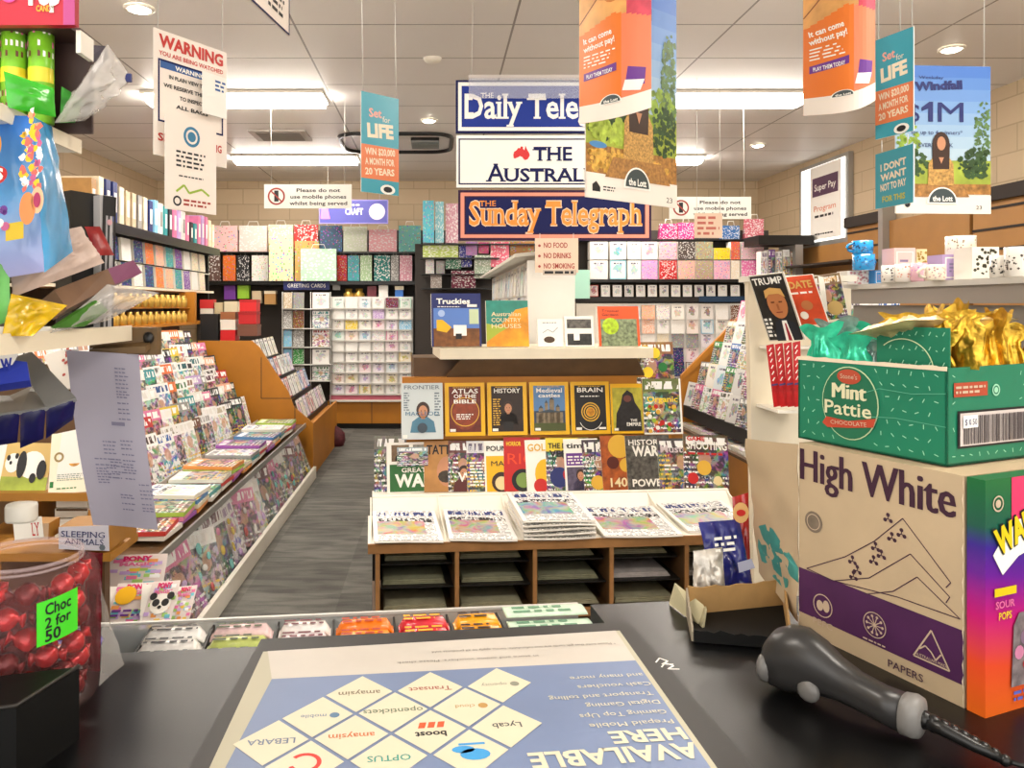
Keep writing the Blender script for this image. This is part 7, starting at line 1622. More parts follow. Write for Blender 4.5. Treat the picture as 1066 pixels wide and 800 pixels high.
for i, (px0, px1, lb) in enumerate(((2, 28, 'left'), (30, 56, 'right'), (-26, -1, 'far left'))):
    c = P((px0 + px1) / 2, 100, 1.10); r_ = .0172; c.z = zb + .006; hh = P(0, 21, 1.10).z - c.z
    t = thing('sweet_tube', 'green and yellow sweet tube, %s of the tubes under the red dispenser top' % lb, 'sweet tube', c, 'green sweet tubes')
    mb = MB(); mb.lathe([(.001, 0), (r_, 0), (r_, hh), (.001, hh)], c, TG, 20)
    for k in range(16):
        a_ = math.pi + k * math.pi / 16; a2 = math.pi + (k + 1) * math.pi / 16; R_ = r_ * 1.02
        z0, z1 = c.z + hh * .38, c.z + hh * .52
        mb.face([V((c.x + R_ * math.cos(x_), c.y + R_ * math.sin(x_), z_)) for x_, z_ in ((a_, z0), (a2, z0), (a2, z1), (a_, z1))], TY)
        if k % 2 and i < 3:
            for q in (.12, .24, .62, .72, .84): 
                if RND.random() < .7: mb.face([V((c.x + R_ * math.cos(x_), c.y + R_ * math.sin(x_), c.z + hh * z_)) for x_, z_ in ((a_, q), (a2, q), (a2, q + .05), (a_, q + .06))], RND.choice((PNK, WHT, pc('choc', '6a3a2a'))))
    mb.build('tube', t); mb = MB(); mb.lathe([(.001, hh), (r_ * .95, hh), (r_ * .95, hh + .008), (.001, hh + .01)], c, mat('tube_cap', '4a8020', .4), 16); mb.build('cap', t)
def card_box(name, c4, Y4, th, mt, label, cat, group=None, draw=None, side=None, away=True):
    """thin box from four measured corners, thickness away from the viewer"""
    Q = [P(x, y, Y) for (x, y), Y in zip(c4, Y4)]; N = (Q[1] - Q[0]).cross(Q[3] - Q[0]).normalized(); t = -N * th
    mb = MB(); mb.raw(Q, [(0, 1, 2, 3)], mt, False, [(0, 0), (1, 0), (1, 1), (0, 1)])
    B = [q + t for q in Q]; mb.raw(B + Q, [(3, 2, 1, 0), (0, 1, 5, 4), (1, 2, 6, 5), (2, 3, 7, 6), (3, 0, 4, 7)], side or mt)
    if draw: U = (Q[1] - Q[0]); W_ = (Q[3] - Q[0]); draw(Cv(mb, Q[0], U, N.cross(U), .0006), U.length, W_.length)
    return tag(mb.build(name), label, cat, group)
GRP = mat('packet_green', '3cb42c', .25, vary=.2, scale=20, coat=.3)
FILM = mat('clear_film', 'e8e4e0', .12, alpha=.34, vary=.1); 
mb = pillow('x', [P(8, 112, .98), P(58, 122, 1.02), P(56, 92, 1.02), P(4, 74, .98)], .012, GRP, n=12, seed=3, build=False)
tag(mb.build('green_sweet_packet'), 'glossy green sweet packet below the green tubes at the top left', 'sweet packet')
o = thing('clear_sweet_bag', 'clear plastic bag with green and blue sweets jutting out at the top left', 'sweet bag', P(90, 135, 1.1))
mb = pillow('x', [P(57, 128, 1.05), P(88, 126, 1.12), P(138, 82, 1.16), P(112, 46, 1.12)], .022, FILM, n=16, seed=9, crumple=.8, build=False); mb.build('film', o)
mb = pillow('x', [P(62, 128, 1.08), P(78, 128, 1.12), P(88, 104, 1.13), P(64, 90, 1.10)], .010, mat('bagged_green', '2f8a2a', .35, vary=.4, scale=40), n=10, seed=5, crumple=.6, build=False); mb.build('green_sweets', o)
mb = MB(); q = P(134, 81, 1.15); mb.box((q.x - .003, 1.145, q.z - .007), (q.x + .005, 1.15, q.z + .005), NAVY); mb.build('tag', o)
card_box('dark_sweets_tray', [(58, 80), (92, 72), (111, 48), (60, 44)], (1.15, 1.17, 1.2, 1.2), .02, mat('dark_tray_print', '2a2430', .4, vary=.5, scale=40), 'dark printed sweets tray behind the clear bag, by the tubes', 'sweets box', draw=lambda cv, w, h: [cv.disc(w * RND.uniform(.1, .9), h * RND.uniform(.1, .7), .003 + .003 * RND.random(), RND.choice((GOLD, RED, GRN, WHT, PUR)), 2, 8) for _ in range(40)] and cv.poly([(w * .62, h * .3), (w * .9, h * .5), (w * .95, h * .95), (w * .55, h)], pc('blueb', '2a4aa8'), 1))
# large blue sweets bag
m, nt, b = newmat('blue_sweet_bag'); g = G(nt); u, v = g.uv()
sk = g.n('ShaderNodeValToRGB', {0: v}); e = sk.color_ramp.elements; e[0].color = H('9a9ccc'); e[1].color = H('1c66c0'); x = e.new(.5); x.color = H('5aa0dc')
b.inputs['Roughness'].default_value = .25; nt.links.new(sk.outputs[0], b.inputs['Base Color']); b.inputs['Coat Weight'].default_value = .3
BLB = m
t = thing('sweet_bag', 'big glossy blue sweet bag with printed coloured lollies at the left edge', 'sweet bag', P(10, 280, 1.0))
mb = pillow('x', [P(-60, 300, 1.02), P(46, 283, .99), P(34, 121, .99), P(-60, 118, 1.02)], .03, BLB, n=18, seed=2, crumple=.35, build=False); mb.build('film', t)
mb = pillow('x', [P(46, 284, .99), P(76, 262, 1.10), P(54, 132, 1.08), P(34, 121, .99)], .016, mat('bag_sky', '4aa8e4', .25, vary=.3, scale=12, coat=.3), n=12, seed=8, crumple=.3, build=False); mb.build('side_gusset', t)
mb = MB(); r = random.Random(11); A_, B_ = P(-60, 300, .952), P(46, 283, .94)
cv = Cv(mb, A_, (B_ - A_), (0, 0, 1), .0008); sc_w = .94 / 800
def q_(px, py): d = P(px, py, .945); return (d.x - A_.x, d.z - A_.z)
for k in range(70):
    a_ = r.uniform(0, 6.28); rr_2 = math.sqrt(r.random()); x, y = 37 + 11 * rr_2 * math.cos(a_), 185 + 55 * rr_2 * math.sin(a_)
    cv.poly([(q_(x, y)[0] + r.uniform(.002, .006) * math.cos(t_), q_(x, y)[1] + r.uniform(.002, .007) * math.sin(t_)) for t_ in range(6)], r.choice((pc('coralp', 'e0685a'), pc('yell2', 'f0c020'), pc('peachp', 'f0a070'), pc('mauve', 'c05a8a'), WHT, pc('yell2', 'f0c020'))), 2 + .1 * (k % 9))
for (x, y, rx, ry, m1) in ((33, 232, 9, 17, 'e08a4a'), (44, 225, 7, 14, 'f0b890')): X_, Z_ = q_(x, y); cv.disc(X_, Z_, rx * sc_w, mat('t_' + m1, m1, .4), 4, 18, ry * sc_w)
X_, Z_ = q_(44, 225); cv.disc(X_, Z_, 4 * sc_w, pc('berry', 'a82a5a'), 5, 14, 8 * sc_w)
X_, Z_ = q_(2, 192); cv.disc(X_ - .006, Z_, .016, RED, 3, 16, .012); cv.text('S', X_ - .004, Z_ - .006, .013, WHT, w=.009, bold=.05, L=4)
X_, Z_ = q_(0, 160); cv.disc(X_ - .008, Z_, .012, pc('amberp2', 'e8a030'), 2, 16, .02)
for k in range(14): X_, Z_ = q_(r.uniform(-6, 8), r.uniform(205, 262)); cv.disc(X_, Z_, r.uniform(.003, .006), r.choice((WHT, PUR, pc('mauve', 'c05a8a'), NAVY)), 3, 10)
cv.rect(q_(8, 262)[0], q_(8, 262)[1], q_(28, 244)[0], q_(8, 244)[1], pc('yell3', 'd8b820'), 2)
mb.build('printed_sweets', t)
t = tag(pillow('green_sweet_bag', [P(-30, 345, 1.0), P(11, 335, 1.0), P(9, 238, 1.0), P(-30, 240, 1.0)], .012, mat('lime_blue_bag', '5aa84a', .3, vary=.6, scale=18), n=12, seed=21), 'green and blue sweet bag at the very left edge under the big blue bag', 'sweet bag')
# dark box, paper wrapped bags
card_box('black_box', [(75, 343), (104, 340), (104, 203), (74, 198)], (1.26, 1.30, 1.30, 1.26), .05, BLACK, 'black box with striped end behind the blue sweet bag', 'box')
card_box('striped_box', [(104, 341), (118, 341), (117, 204), (104, 203)], (1.28, 1.30, 1.30, 1.28), .04, mat('striped_grey', 'b8b6b8', .4), 'narrow black and grey striped box right of the black box', 'box', draw=lambda cv, w, h: (cv.rect(0, h * .85, w, h, INK, 1), cv.rect(0, 0, w * .25, h * .85, INK, 1), cv.rect(w * .42, 0, w * .55, h * .85, INK, 1), cv.rect(w * .85, 0, w, h, INK, 1), cv.disc(w * .5, h * .8, w * .2, pc('blush', 'd8a8b0'), 3)))
tag(pillow('red_packet', [P(100, 266, 1.22), P(119, 266, 1.24), P(104, 236, 1.24), P(88, 236, 1.22)], .01, mat('dark_red_foil', '9a1c1c', .35, vary=.3, scale=30), n=8, seed=4), 'small dark red packet below the black box', 'packet')
KRA = mat('clear_pinkish_bag', 'cdb6aa', .35, vary=.12, scale=20, bump=.25)
tag(pillow('paper_bag', [P(12, 310, 1.02), P(66, 300, 1.12), P(105, 272, 1.16), P(84, 236, 1.1)][0:1] + [P(108, 274, 1.18), P(84, 236, 1.14), P(12, 250, 1.04)], .018, KRA, n=16, seed=13, crumple=.7, seam=.06), 'crumpled pale pinkish paper bag at the left under the blue sweet bag', 'paper bag')
YW = mat('yellow_cellophane', 'e0b818', .2, vary=.3, scale=30, coat=.4); BRW = mat('brown_sleeve', '77583f', .4, vary=.15, scale=20); VIO = mat('violet_sleeve', '84456c', .4); GNS = mat('green_sleeve', '3a7a1c', .35, vary=.2, scale=24)
tag(pillow('yellow_sweet_bag', [P(2, 350, .98), P(34, 350, 1.0), P(70, 318, 1.06), P(12, 306, 1.0)], .02, YW, n=14, seed=17, crumple=.9), 'yellow cellophane sweet bag resting on the white shelf edge', 'sweet bag')
sb_ = thing('sleeved_sweets_box', 'long brown box with a violet end pointing right above the white shelf', 'sweets box', P(100, 320, 1.25))
def quadprism(c4, Y4, th, mt, nm, par):
    Q = [P(x, y, Y) for (x, y), Y in zip(c4, Y4)]; N = (Q[1] - Q[0]).cross(Q[3] - Q[0]).normalized(); mb = MB(); mb.prism(Q, -N * th, mt); return mb.build(nm, par)
quadprism([(70, 322), (120, 296), (112, 280), (56, 302)], (1.12, 1.26, 1.26, 1.12), .03, BRW, 'brown_side', sb_)
quadprism([(120, 296), (148, 284), (139, 271), (112, 280)], (1.26, 1.36, 1.36, 1.26), .03, VIO, 'violet_end', sb_)
cf = thing('clear_sweets_bag', 'clear film bag with a green sleeve lying on the white shelf', 'sweet bag', P(90, 345, 1.15))
mb = pillow('x', [P(52, 347, 1.08), P(112, 334, 1.24), P(166, 305, 1.34), P(112, 296, 1.22)], .014, FILM, n=14, seed=23, crumple=.6, build=False); mb.build('film', cf)
quadprism([(56, 342), (88, 340), (113, 323), (100, 313)], (1.08, 1.16, 1.22, 1.18), .006, GNS, 'green_sleeve', cf)
# below the shelf: grey book sleeves, paper strip
NB = mat('night_blue', '1d1c52', .3, vary=.3, scale=30, coat=.3); GY = mat('sleeve_grey', '8a8a88', .4, vary=.06)
for i, (c4, lb) in enumerate(((((-8, 432), (21, 428), (10, 412), (-8, 412)), 'left'), (((21, 428), (48, 424), (33, 402), (10, 412)), 'middle'), (((48, 424), (79, 414), (33, 366), (15, 372)), 'right'))):
    t = thing('game_pack', 'grey topped dark blue pack, %s of three hanging under the white shelf' % lb, 'pack', P(c4[0][0] + 10, 455, 1.2), 'dark blue packs under the white shelf')
    (xa, ya), (xb, yb), (xc, yc), (xd, yd) = c4
    Q = [P(xa, ya, 1.12), P(xb, yb, 1.12), P(xc, yc, 1.34), P(xd, yd, 1.34)]; mb = MB(); mb.prism(Q, V((0, .004, -.006)), GY); mb.build('top_flap', t)
    mb = pillow('x', [P(xa, ya + 33 + 6 * (i == 1), 1.14), P(xb - 3, yb + 33 - 10 * (i == 2), 1.14), P(xb, yb, 1.122), P(xa, ya, 1.122)], .008, NB, n=8, seed=30 + i, seam=.02, crumple=.4, build=False); mb.build('pouch', t)
card_box('blue_white_pack', [(-10, 402), (31, 396), (28, 377), (-10, 372)], (1.02, 1.04, 1.06, 1.04), .02, mat('royal_pack', '2a3ca8', .35), 'royal blue and white pack at the left edge under the white shelf', 'pack', draw=lambda cv, w, h: (cv.poly([(0, h * .5), (w * .6, h * .62), (w * .8, h), (0, h)], WHT, 1), cv.text('W', w * .3, h * .45, h * .4, pc('royalt', '2a3ca8'), w=w * .3, bold=.05, L=2)))
t = thing('handwritten_paper_strip', 'long grey paper strip with faint handwriting hanging from the shelf bracket', 'paper', P(118, 550, 1.33))
mb = MB(); Q = [P(97, 547, 1.33), P(165, 551, 1.34), P(145, 369, 1.37), P(69, 365, 1.33)]
PST = mat('grey_paper', 'a39fae', .7, vary=.04, scale=6); 
def strip(u, v):
    p = (Q[0] * (1 - u) + Q[1] * u) * (1 - v) + (Q[3] * (1 - u) + Q[2] * u) * v
    return p + V((0, -.010 * math.sin(math.pi * v) + .004 * math.sin(5 * u), 0))
mb.grid(strip, 8, 16, PST); mb.grid(lambda u, v: strip(1 - u, v) + V((0, .0015, 0)), 8, 16, PST)
rs = random.Random(6); PEN = mat('faint_pen', '77748c', .6)
for (u0, v0, v1) in ((.35, .28, .5), (.62, .28, .5), (.64, .62, .94), (.42, .28, .40), (.5, .1, .2), (.82, .1, .26), (.2, .25, .4)):
    v = v0
    while v < v1:
        u = u0
        while u < u0 + .16:
            du = rs.uniform(.02, .06); mb.face([strip(u, v) + V((0, -.0012, 0)), strip(u + du, v) + V((0, -.0012, 0)), strip(u + du, v + .006) + V((0, -.0012, 0)), strip(u, v + .008) + V((0, -.0012, 0))], PEN); u += du + .015
        v += rs.choice((.016, .022, .034))
mb.face([strip(.52, .585) + V((0, -.0014, 0)), strip(.72, .585) + V((0, -.0014, 0)), strip(.72, .605) + V((0, -.0014, 0)), strip(.52, .605) + V((0, -.0014, 0))], PEN)
mb.build('sheet', t)
# childrens books under, on timber shelves
kb = thing('book_rack', 'timber book rack of children\'s books low at the left behind the jar', 'rack', (-.95, 2.05, .7))
OKS = mat('rack_timber', 'a8742a', .5, vary=.12, scale=6)
mb = MB()
for y_, d_ in ((514, .30), (566, .30), (592, .3)):
    a, b_ = P(-40, y_, 1.95), P(96, y_, 1.95); mb.box((a.x, 1.95, a.z - .02), (b_.x, 1.95 + d_, a.z), OKS)
mb.build('shelf', kb)
mb = MB(); a, b_ = P(49, 562, 2.1), P(56, 516, 2.1); mb.box((a.x, 2.0, a.z), (b_.x, 2.24, b_.z), OKS); a, b_ = P(-40, 592, 2.24), P(96, 380, 2.24); mb.box((a.x, 2.25, a.z), (b_.x, 2.27, b_.z), DKWOOD); a, b_ = P(90, 592, 1.95), P(96, 516, 1.95); mb.box((a.x, 1.96, a.z), (b_.x, 2.24, b_.z - .04), OKS); a = P(-40, 592, 1.95); mb.box((a.x, 1.95, 0), (P(96, 0, 1.95).x, 2.0, a.z - .021), OKS); mb.build('upright', kb)
mb = MB(); a, b_ = P(-20, 575, 1.72), P(116, 575, 1.72); mb.box((a.x, 1.715, a.z - .02), (b_.x, 1.83, a.z - .002), OKS); mb.box((a.x, 1.80, 0), (b_.x - .05, 1.83, a.z - .02), DKWOOD); mb.build('front_ledge', kb)
def d_panda(cv, w, h):
    cv.rect(0, 0, w, h, pc('pandabg', 'd8b870'), 1); cv.rect(0, 0, w, h * .3, GRASS, 2); cv.disc(w * .62, h * .55, w * .28, WHT, 3, 18, h * .28); cv.disc(w * .2, h * .58, w * .16, WHT, 4, 16, h * .2)
    for x, y, rx, ry in ((.1, .68, .04, .06), (.27, .72, .04, .06), (.16, .58, .03, .04), (.40, .55, .1, .28), (.84, .45, .1, .2), (.68, .28, .07, .1)): cv.disc(w * x, h * y, w * rx, INK, 5, 14, h * ry)
card_box('picture_book', [(-2, 512), (47, 513), (46, 466), (-4, 462)], (1.98, 1.98, 2.02, 2.02), .02, PAPER, "children's picture book with two pandas on grass, left edge", 'book', 'childrens books in the timber rack', draw=d_panda, side=PAGES)
def d_cal(cv, w, h):
    cv.rect(0, 0, w, h, pc('calcream', 'f4ecd4'), 1); cv.disc(w * .7, h * .72, w * .22, pc('calpink', 'e080a0', vary=.5, scale=60), 2, 16, h * .16); cv.disc(w * .6, h * .5, w * .14, pc('calorange', 'e8a040', vary=.5, scale=60), 2, 12, h * .07); cv.ring(w * .22, h * .6, w * .12, w * .05, pc('calgold', '9a8450'), 3); cv.lines(w * .2, h * .2, w * .9, h * .32, 4, pc('calgrey', '8a9a8a'), 2); cv.rect(w * .03, h * .1, w * .12, h * .2, GRN, 2); cv.lines(w * .2, h * .06, w * .7, h * .1, 1, GRN)
card_box('calendar', [(50, 515), (93, 512), (86, 446), (58, 452)], (1.96, 1.96, 2.0, 2.0), .006, PAPER, 'cream calendar with pink flowers right of the panda book', 'calendar', draw=d_cal)
card_box('floral_card', [(62, 408), (80, 402), (66, 364), (45, 370)], (1.6, 1.6, 1.66, 1.66), .004, PAPER, 'white card with red flowers hanging above the dark blue packs', 'card', draw=lambda cv, w, h: [cv.disc(w * (.2 + .6 * RND.random()), h * (.1 + .8 * RND.random()), w * .1, pc('posy', 'b8504a', vary=.4, scale=60), 2, 8) for _ in range(12)])
for i in range(4):
    a, b_ = P(57, 560 - i * 10.5, 2.0), P(91, 560 - (i + 1) * 10.5 + 1.5, 2.0)
    mb = MB(); mb.box((a.x + .004 * (i % 2), 2.0, a.z), (b_.x, 2.2, b_.z), PAGES); cv = Cv(mb, (a.x, 2.0, a.z), (1, 0, 0), (0, 0, 1)); cv.rect(0.004, (b_.z - a.z) * .75, b_.x - a.x, b_.z - a.z, (OKS, WHT, DKWOOD, WHT)[i], 1); tag(mb.build('book'), 'book lying flat behind the jar, %s of the four in the timber rack' % levels[i], 'book', 'flat books in the timber rack')
t = card_box('animal_book', [(61, 572), (114, 574), (113, 547), (61, 549)], (1.72, 1.72, 1.72, 1.72), .09, mat('animal_pale', 'dcdbe8', .5), 'pale boxed book about sleeping animals behind the red sweet jar', 'book', draw=lambda cv, w, h: (cv.text('SLEEPING', w * .04, h * .58, h * .27, NAVY, w=w * .86, serif=True), cv.text('ANIMALS', w * .12, h * .25, h * .27, NAVY, w=w * .76, serif=True), cv.disc(w * .86, h * .15, w * .06, pc('slate', '6d7a86'), 2, 8)), side=OKS)
card_box('animal_book', [(12, 566), (50, 562), (51, 545), (30, 545)], (1.7, 1.7, 1.7, 1.7), .05, mat('tanbook', 'c8a888', .5), 'tan boxed book partly hidden behind the sweet jar', 'book', draw=lambda cv, w, h: (cv.rect(w * .1, h * .1, w * .9, h * .9, WHT, 1), cv.text('LY', w * .6, h * .2, h * .5, RED, w=w * .2, serif=True)), side=OKS)
mb = MB(); a, b_ = P(0, 546, 1.25), P(31, 528, 1.25); mb.loft([[V(((a.x + b_.x) / 2 + (b_.x - a.x) / 2 * s_ * math.copysign(abs(math.cos(q)) ** .5, math.cos(q)), 1.27 + .02 * s_ * math.sin(q), z)) for q in [k * math.pi / 8 for k in range(16)]] for z, s_ in ((a.z, .96), (a.z + .004, 1), (b_.z - .004, 1), (b_.z, .94))], WHITE); tag(mb.build('plastic_tub'), 'plain white plastic tub behind the sweet jar at the left edge', 'tub')
# kids magazines facing the counter at the end of the rack
def d_pony(cv, w, h):
    r = random.Random(int(w * 9000)); cs = ['f0c840', '70c8d8', 'e878a8', 'f0a050', 'c8a8e0', 'ffffff', 'a8d870']
    cv.rect(0, 0, w, h, pc('kidbg', 'e8dcd8'), 1)
    for k in range(34): c = r.choice(cs); cv.rect(w * (x := r.uniform(0, .8)), h * (y := r.uniform(0, .85)), w * (x + .18), h * (y + .08), mat('k_' + c, c, .4), 2 + .05 * k)
    cv.text('PONY', w * .25, h * .84, h * .11, pc('hotpink', 'd8186a'), w=w * .5, bold=.06, L=5); cv.text('MAGIC', w * .2, h * .72, h * .08, PNK, w=w * .6, bold=.05, L=5)
def d_panda2(cv, w, h): d_pony(cv, w, h); cv.disc(w * .5, h * .5, w * .36, WHT, 6, 18, h * .22); [cv.disc(w * x, h * y, w * .13, INK, 7, 12, h * .08) for x, y in ((.2, .66), (.8, .66), (.34, .52), (.66, .52))]; cv.disc(w * .5, h * .42, w * .07, INK, 8, 10)
gk = "children's magazines facing the counter"
card_box('kids_magazine', [(106, 622), (168, 620), (166, 580), (105, 580)], (2.1, 2.1, 2.16, 2.16), .01, PAPER, "colourful children's magazine with pink title behind the red sweet jar", 'magazine', gk, draw=d_pony)
card_box('kids_magazine', [(106, 655), (152, 653), (152, 611), (106, 611)], (1.9, 1.9, 2.0, 2.0), .01, PAPER, "yellow and blue children's magazine just below the pink titled one", 'magazine', gk, draw=lambda cv, w, h: (d_pony(cv, w, h), cv.disc(w * .3, h * .7, w * .25, YEL, 6, 14), cv.lines(w * .1, h * .2, w * .9, h * .4, 2, PUR, 7)))
card_box('kids_magazine', [(145, 656), (176, 654), (178, 611), (148, 608)], (1.87, 1.87, 1.97, 1.97), .01, PAPER, "children's magazine with a black and white panda face", 'magazine', gk, draw=d_panda2)
card_box('kids_magazine', [(174, 652), (196, 650), (188, 612), (172, 614)], (1.91, 1.91, 2.0, 2.0), .01, PAPER, "narrow pinkish children's magazine right of the panda face", 'magazine', gk, draw=d_pony)
kd = thing('magazine_step', 'dark low step holding the childrens magazines at the rack end', 'stand', (-.75, 2.2, 0)); mb = MB(); mb.box((-.85, 1.93, 0), (-.70, 2.12, .70), DARK); mb.build('body', kd)

# ------------------------------------------------------------------ red sweet jar
JC = PZ(30, 712, ZC); JC = V(((26 - VX) * .975 / F, .975, ZC + .001)); JR = .088; JH = .185
jt = thing('sweet_jar', 'big clear jar of red wrapped sweets at the lower left', 'jar', JC)
JG = mat('jar_plastic', 'ffc8c8', .05, alpha=.055); 
mb = MB(); mb.lathe([(.001, .002), (JR * .96, .002), (JR, .012), (JR, JH * .84), (JR * .94, JH * .90), (JR * .74, JH * .94), (JR * .74, JH)], JC, JG, 40); mb.build('body', jt)
mb = MB(); mb.lathe([(JR * .75, JH * .975), (JR * .78, JH * .98), (JR * .78, JH * .998), (JR * .74, JH)], JC, mat('jar_rim', 'e8d0d0', .1, alpha=.32), 40)
mb.lathe([(JR * .76, JH * .945), (JR * .79, JH * .955), (JR * .76, JH * .965)], JC, mat('jar_rim', 'e8d0d0', .1, alpha=.32), 40); mb.build('threaded_neck', jt)
mb = MB(); n_ = 10
a0_, a1_ = math.radians(-54), math.radians(-22)
mt_g = mat('neon_label', '4ae028', .5, vary=.04)
def lab(u, v, e=.0008): a_ = a0_ + (a1_ - a0_) * u; return JC + V(((JR + e) * math.cos(a_), (JR + e) * math.sin(a_), .096 + .052 * v + .006 * u))
mb.grid(lambda u, v: lab(u, v), 8, 2, mt_g)
vs, fs, tw = text_mesh('Choc', .02)
for s_, v0, hh_ in (('Choc', .66, .26), ('2 for', .36, .24), ('50', .06, .26)):
    vs, fs, tw = text_mesh(s_, .02); k_ = .62 / max(tw, .01) if s_ != '50' else .36 / tw
    mb.raw([lab(.18 + p.x * k_, v0 + p.y / .7 * hh_, .0016) for p in vs], fs, INK)
mb.build('price_label', jt)
RF = mat('red_foil', 'b80c16', .22, metal=.35, vary=.55, scale=45, bump=.5, coat=.3); RF2 = mat('deep_red_foil', '6c060e', .25, metal=.35, vary=.5, scale=45, bump=.5)
rj = random.Random(12); k = 0
LV = ['lowest', 'second', 'third', 'fourth', 'fifth', 'top']
def candy(c, ax_, L__, R_, mt, nm='wrapped_sweet'):
    mb = MB(); ax_ = V(ax_).normalized(); u_ = ax_.cross(V((0, 0, 1)));
    if u_.length < .1: u_ = V((1, 0, 0))
    u_.normalize(); w__ = ax_.cross(u_); rings = []
    for s_, r_ in ((-1.5, .75), (-1.35, .7), (-1.0, .22), (-.8, .6), (-.4, .95), (0, 1.05), (.4, .95), (.8, .6), (1.0, .22), (1.35, .7), (1.5, .75)):
        rings.append([c + ax_ * s_ * L__ + (u_ * math.cos(q * math.pi / 4) + w__ * math.sin(q * math.pi / 4)) * R_ * r_ * (1 + .18 * mnoise.noise(V((q, s_ * 3, c.x * 90)))) * (1 if abs(s_) < 1 or q % 2 else .6) for q in range(8)])
    mb.loft(rings, mt); return mb.build(nm)
for lv in range(6):
    cnt = 9
    for i in range(cnt):
        a_ = 2 * math.pi * (i + .5 * (lv % 2)) / cnt
        if math.sin(a_) > .55: continue
        c = JC + V((math.cos(a_) * JR * .70, math.sin(a_) * JR * .70, .018 + lv * .0268)); th_ = a_ + math.pi / 2 + rj.uniform(-.4, .4)
        o = candy(c, (math.cos(th_), math.sin(th_), rj.uniform(-.35, .35)), .0148, .0142, RF if (i + lv) % 3 else RF2)
        tag(o, 'red foil wrapped sweet, %s layer, %s round the inside of the jar' % (LV[lv], ORD[i]), 'sweet', 'red sweets in the jar'); k += 1
mb = MB(); mb.lathe([(.001, .004), (JR * .42, .004), (JR * .42, JH * .7), (.001, JH * .74)], JC, RF2, 14); o = mb.build('sweet_heap', None); tag(o, 'packed red sweets filling the middle of the jar', 'sweets', kind='stuff')
# flat bag of dark red sweets leaning by the jar
t = thing('red_sweet_bag', 'clear bag of dark red sweets standing right of the jar', 'sweet bag', P(95, 735, 1.0))
mb = pillow('x', [P(86, 712, 1.05), P(104, 705, 1.05), P(107, 576, 1.05), P(82, 574, 1.07)], .008, mat('dark_red_sweets', '6a0c1c', .25, vary=.6, scale=60, bump=.5, coat=.4), n=16, seed=41, crumple=.8, build=False); mb.build('sweets', t)
mb = MB(); Qf = [P(103, 715, .985), P(131, 690, 1.06), P(113, 655, 1.02), P(106, 600, .99)]
mb.grid(lambda u, v: (Qf[0] * (1 - u) + Qf[1] * u) * (1 - v) + (Qf[3] * (1 - u) + Qf[2] * u) * v + V((0, .006 * math.sin(5 * u + 4 * v), 0)), 8, 8, FILM); mb.build('film', t)
# black cash tin / card holder in the corner
bb = thing('black_box_holder', 'matt black open holder at the bottom left corner before the jar', 'holder', (-.42, .78, ZC))
BX = mat('matt_black', '0c0c0c', .6, spec=.25); BXE = mat('matt_black_edge', '2a2622', .5)
c0, c1, c2, c3 = V((-.62, .76, ZC)), V((-.438, .80, ZC)), V((-.412, .885, ZC)), V((-.60, .845, ZC))
mb = MB(); hB = .082; mb.hexa([c0, c1, c2, c3, z3(c0, hB * .92), z3(c1, hB), z3(c2, hB * 1.02), z3(c3, hB * .95)], BX); mb.build('body', bb)
mb = MB(); mb.tube([z3(c0, hB * .92 + .001), z3(c1, hB + .001), z3(c2, hB * 1.02 + .001)], .0022, BXE, 6); mb.build('rim', bb)

# ------------------------------------------------------------------ middle right: chip packets and torn box on the counter end
CHB = mat('crisp_blue', '22287a', .22, vary=.35, scale=18, coat=.4, bump=.3); CHR = mat('crisp_red', 'b02220', .22, vary=.3, scale=18, coat=.4, bump=.3); CHW = mat('crisp_silver', 'c4beb4', .22, metal=.3, vary=.4, scale=40, bump=.5)
t = thing('crisp_packet', 'dark blue crisp packet leaning at the right end of the newspaper stand', 'crisp packet', P(755, 600, 1.5), 'crisp packets')
mb = pillow('x', [P(745, 622, 1.30), P(785, 616, 1.30), P(769, 541, 1.34), P(727, 544, 1.34)], .022, CHB, n=16, seed=51, crumple=.8, build=False); mb.build('film', t)
mb = MB(); cv = Cv(mb, P(745, 577, 1.275), V((.9, 0, .1)), V((-.1, 0, .9)), .001); cv.lines(0, 0, .04, .03, 3, WHT, 1, .5, 3); cv.poly([(.035, -.035), (.062, -.03), (.058, -.014), (.034, -.018)], pc('silvp', 'a8aac0'), 1); mb.build('printed_front', t)
t = thing('crisp_packet', 'red crisp packet with a yellow roundel behind the blue one', 'crisp packet', P(770, 590, 1.6), 'crisp packets')
mb = pillow('x', [P(768, 618, 1.335), P(782, 618, 1.335), P(779, 513, 1.36), P(762, 518, 1.36)], .010, CHR, n=12, seed=52, crumple=.6, build=False); mb.build('film', t)
mb = MB(); cv = Cv(mb, P(771, 534, 1.33), (1, 0, 0), (0, 0, 1), .001); cv.disc(0, 0, .014, pc('crispyel', 'e0b070'), 1, 14, .018); cv.disc(0, 0, .008, RED, 2, 10, .006); mb.build('printed_front', t)
tag(pillow('crisp_packet', [P(722, 634, 1.262), P(756, 632, 1.262), P(752, 570, 1.28), P(722, 574, 1.28)], .016, CHW, n=14, seed=53, crumple=.9), 'silvery see-through crisp packet left of the blue one', 'crisp packet', 'crisp packets')
tb = thing('torn_carton', 'torn brown carton with a black inside at the back of the counter', 'carton', P(770, 655, 1.25))
ZT_ = ZC + .002
q0, q1, q2, q3 = PZ(722, 668, ZT_), PZ(822, 676, ZT_), PZ(815, 630, ZT_), PZ(716, 640, ZT_)
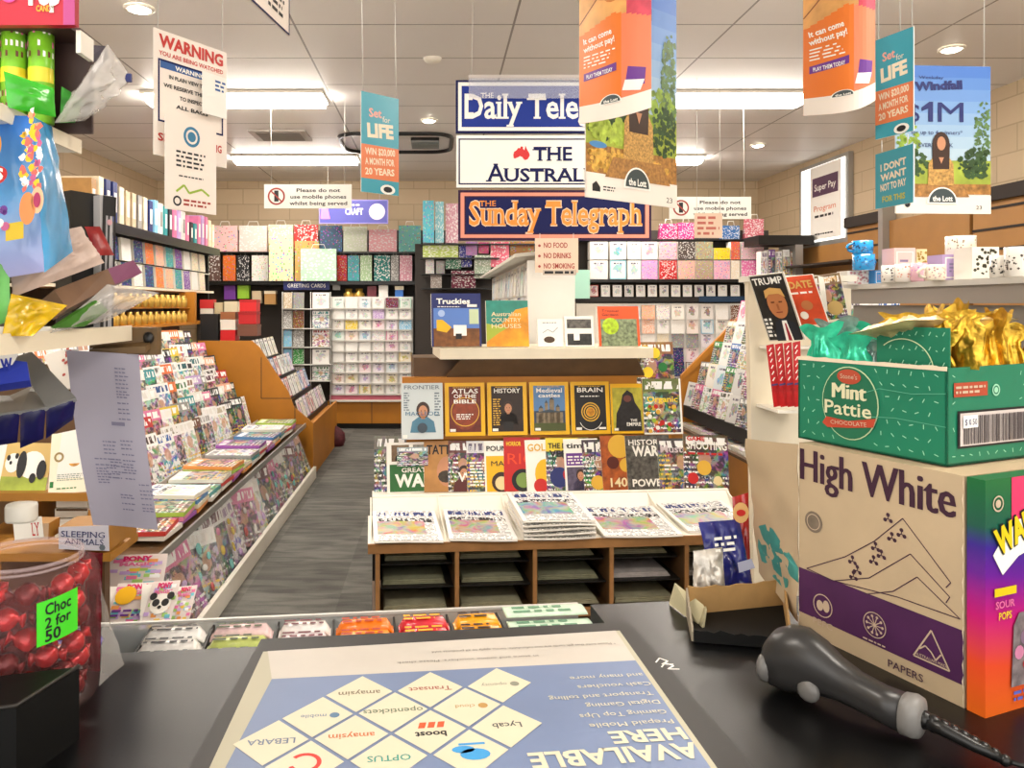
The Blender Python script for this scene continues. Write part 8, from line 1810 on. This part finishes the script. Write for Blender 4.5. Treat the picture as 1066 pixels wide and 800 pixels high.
def wall(p, q, h0, h1, mt, nm, out=.003, torn=True):
    mb = MB(); n_ = 14; N = V(((q - p).y, -(q - p).x, 0)).normalized() * out; top = []
    for i in range(n_ + 1): s_ = i / n_; top.append(z3(p.lerp(q, s_), h0 + (h1 - h0) * s_ + (.006 * mnoise.noise(V((i * .9, h0 * 50, 1))) if torn else 0)))
    for i in range(n_): mb.prism([p.lerp(q, i / n_), p.lerp(q, (i + 1) / n_), top[i + 1], top[i]], N, mt)
    return mb.build(nm, tb)
wall(q0, q1, .018, .016, BX, 'front_wall'); wall(q3, q2, .045, .040, CARDB, 'back_wall'); wall(q3, q0, .042, .018, mat('grey_board', '9a8f7c', .7, vary=.1), 'left_wall'); wall(q1, q2, .02, .045, CARDB, 'right_wall')
mb = MB(); mb.face([z3(p, .001) for p in (q0, q1, q2, q3)], BX); mb.build('base', tb)
t = thing('cardboard_flap', 'small folded piece of pale card standing by the torn carton', 'card', PZ(712, 650, ZC + .001))
mb = MB(); Qc = [PZ(697, 630, ZC + .001), PZ(727, 652, ZC + .001), P(733, 632, 1.22), P(703, 609, 1.27)]; mb.prism(Qc, V((.0, .003, .002)), mat('pale_card', 'c3bb98', .7, vary=.12, scale=20)); mb.build('sheet', t)
mb = MB(); mb.prism([PZ(727, 652, ZC + .001), PZ(731, 656, ZC + .001), P(734, 636, 1.2), P(733, 632, 1.22)], V((.004, .003, 0)), mat('pale_card', 'c3bb98', .7)); mb.build('fold', t)
# ------------------------------------------------------------------ camera, light, colour
cam = bpy.data.cameras.new('camera'); co = bpy.data.objects.new('camera', cam); COL.objects.link(co)
co.location = (0, 0, EYE); co.rotation_euler = (math.pi / 2, 0, 0)
cam.sensor_width = 36; cam.lens = F / 1066 * 36; cam.shift_x = (533 - VX) / 1066; cam.shift_y = -(400 - VY) / 1066
cam.clip_start = 0.05; SC.camera = co
w = bpy.data.worlds.new('daylight'); SC.world = w; w.use_nodes = True
w.node_tree.nodes['Background'].inputs[0].default_value = (1.0, 0.96, 0.9, 1); w.node_tree.nodes['Background'].inputs[1].default_value = 1.9
SC.view_settings.view_transform = 'Standard'; SC.view_settings.look = 'None'; SC.view_settings.gamma = 1.0
SC.view_settings.use_curve_mapping = False; SC.view_settings.exposure = 0.6
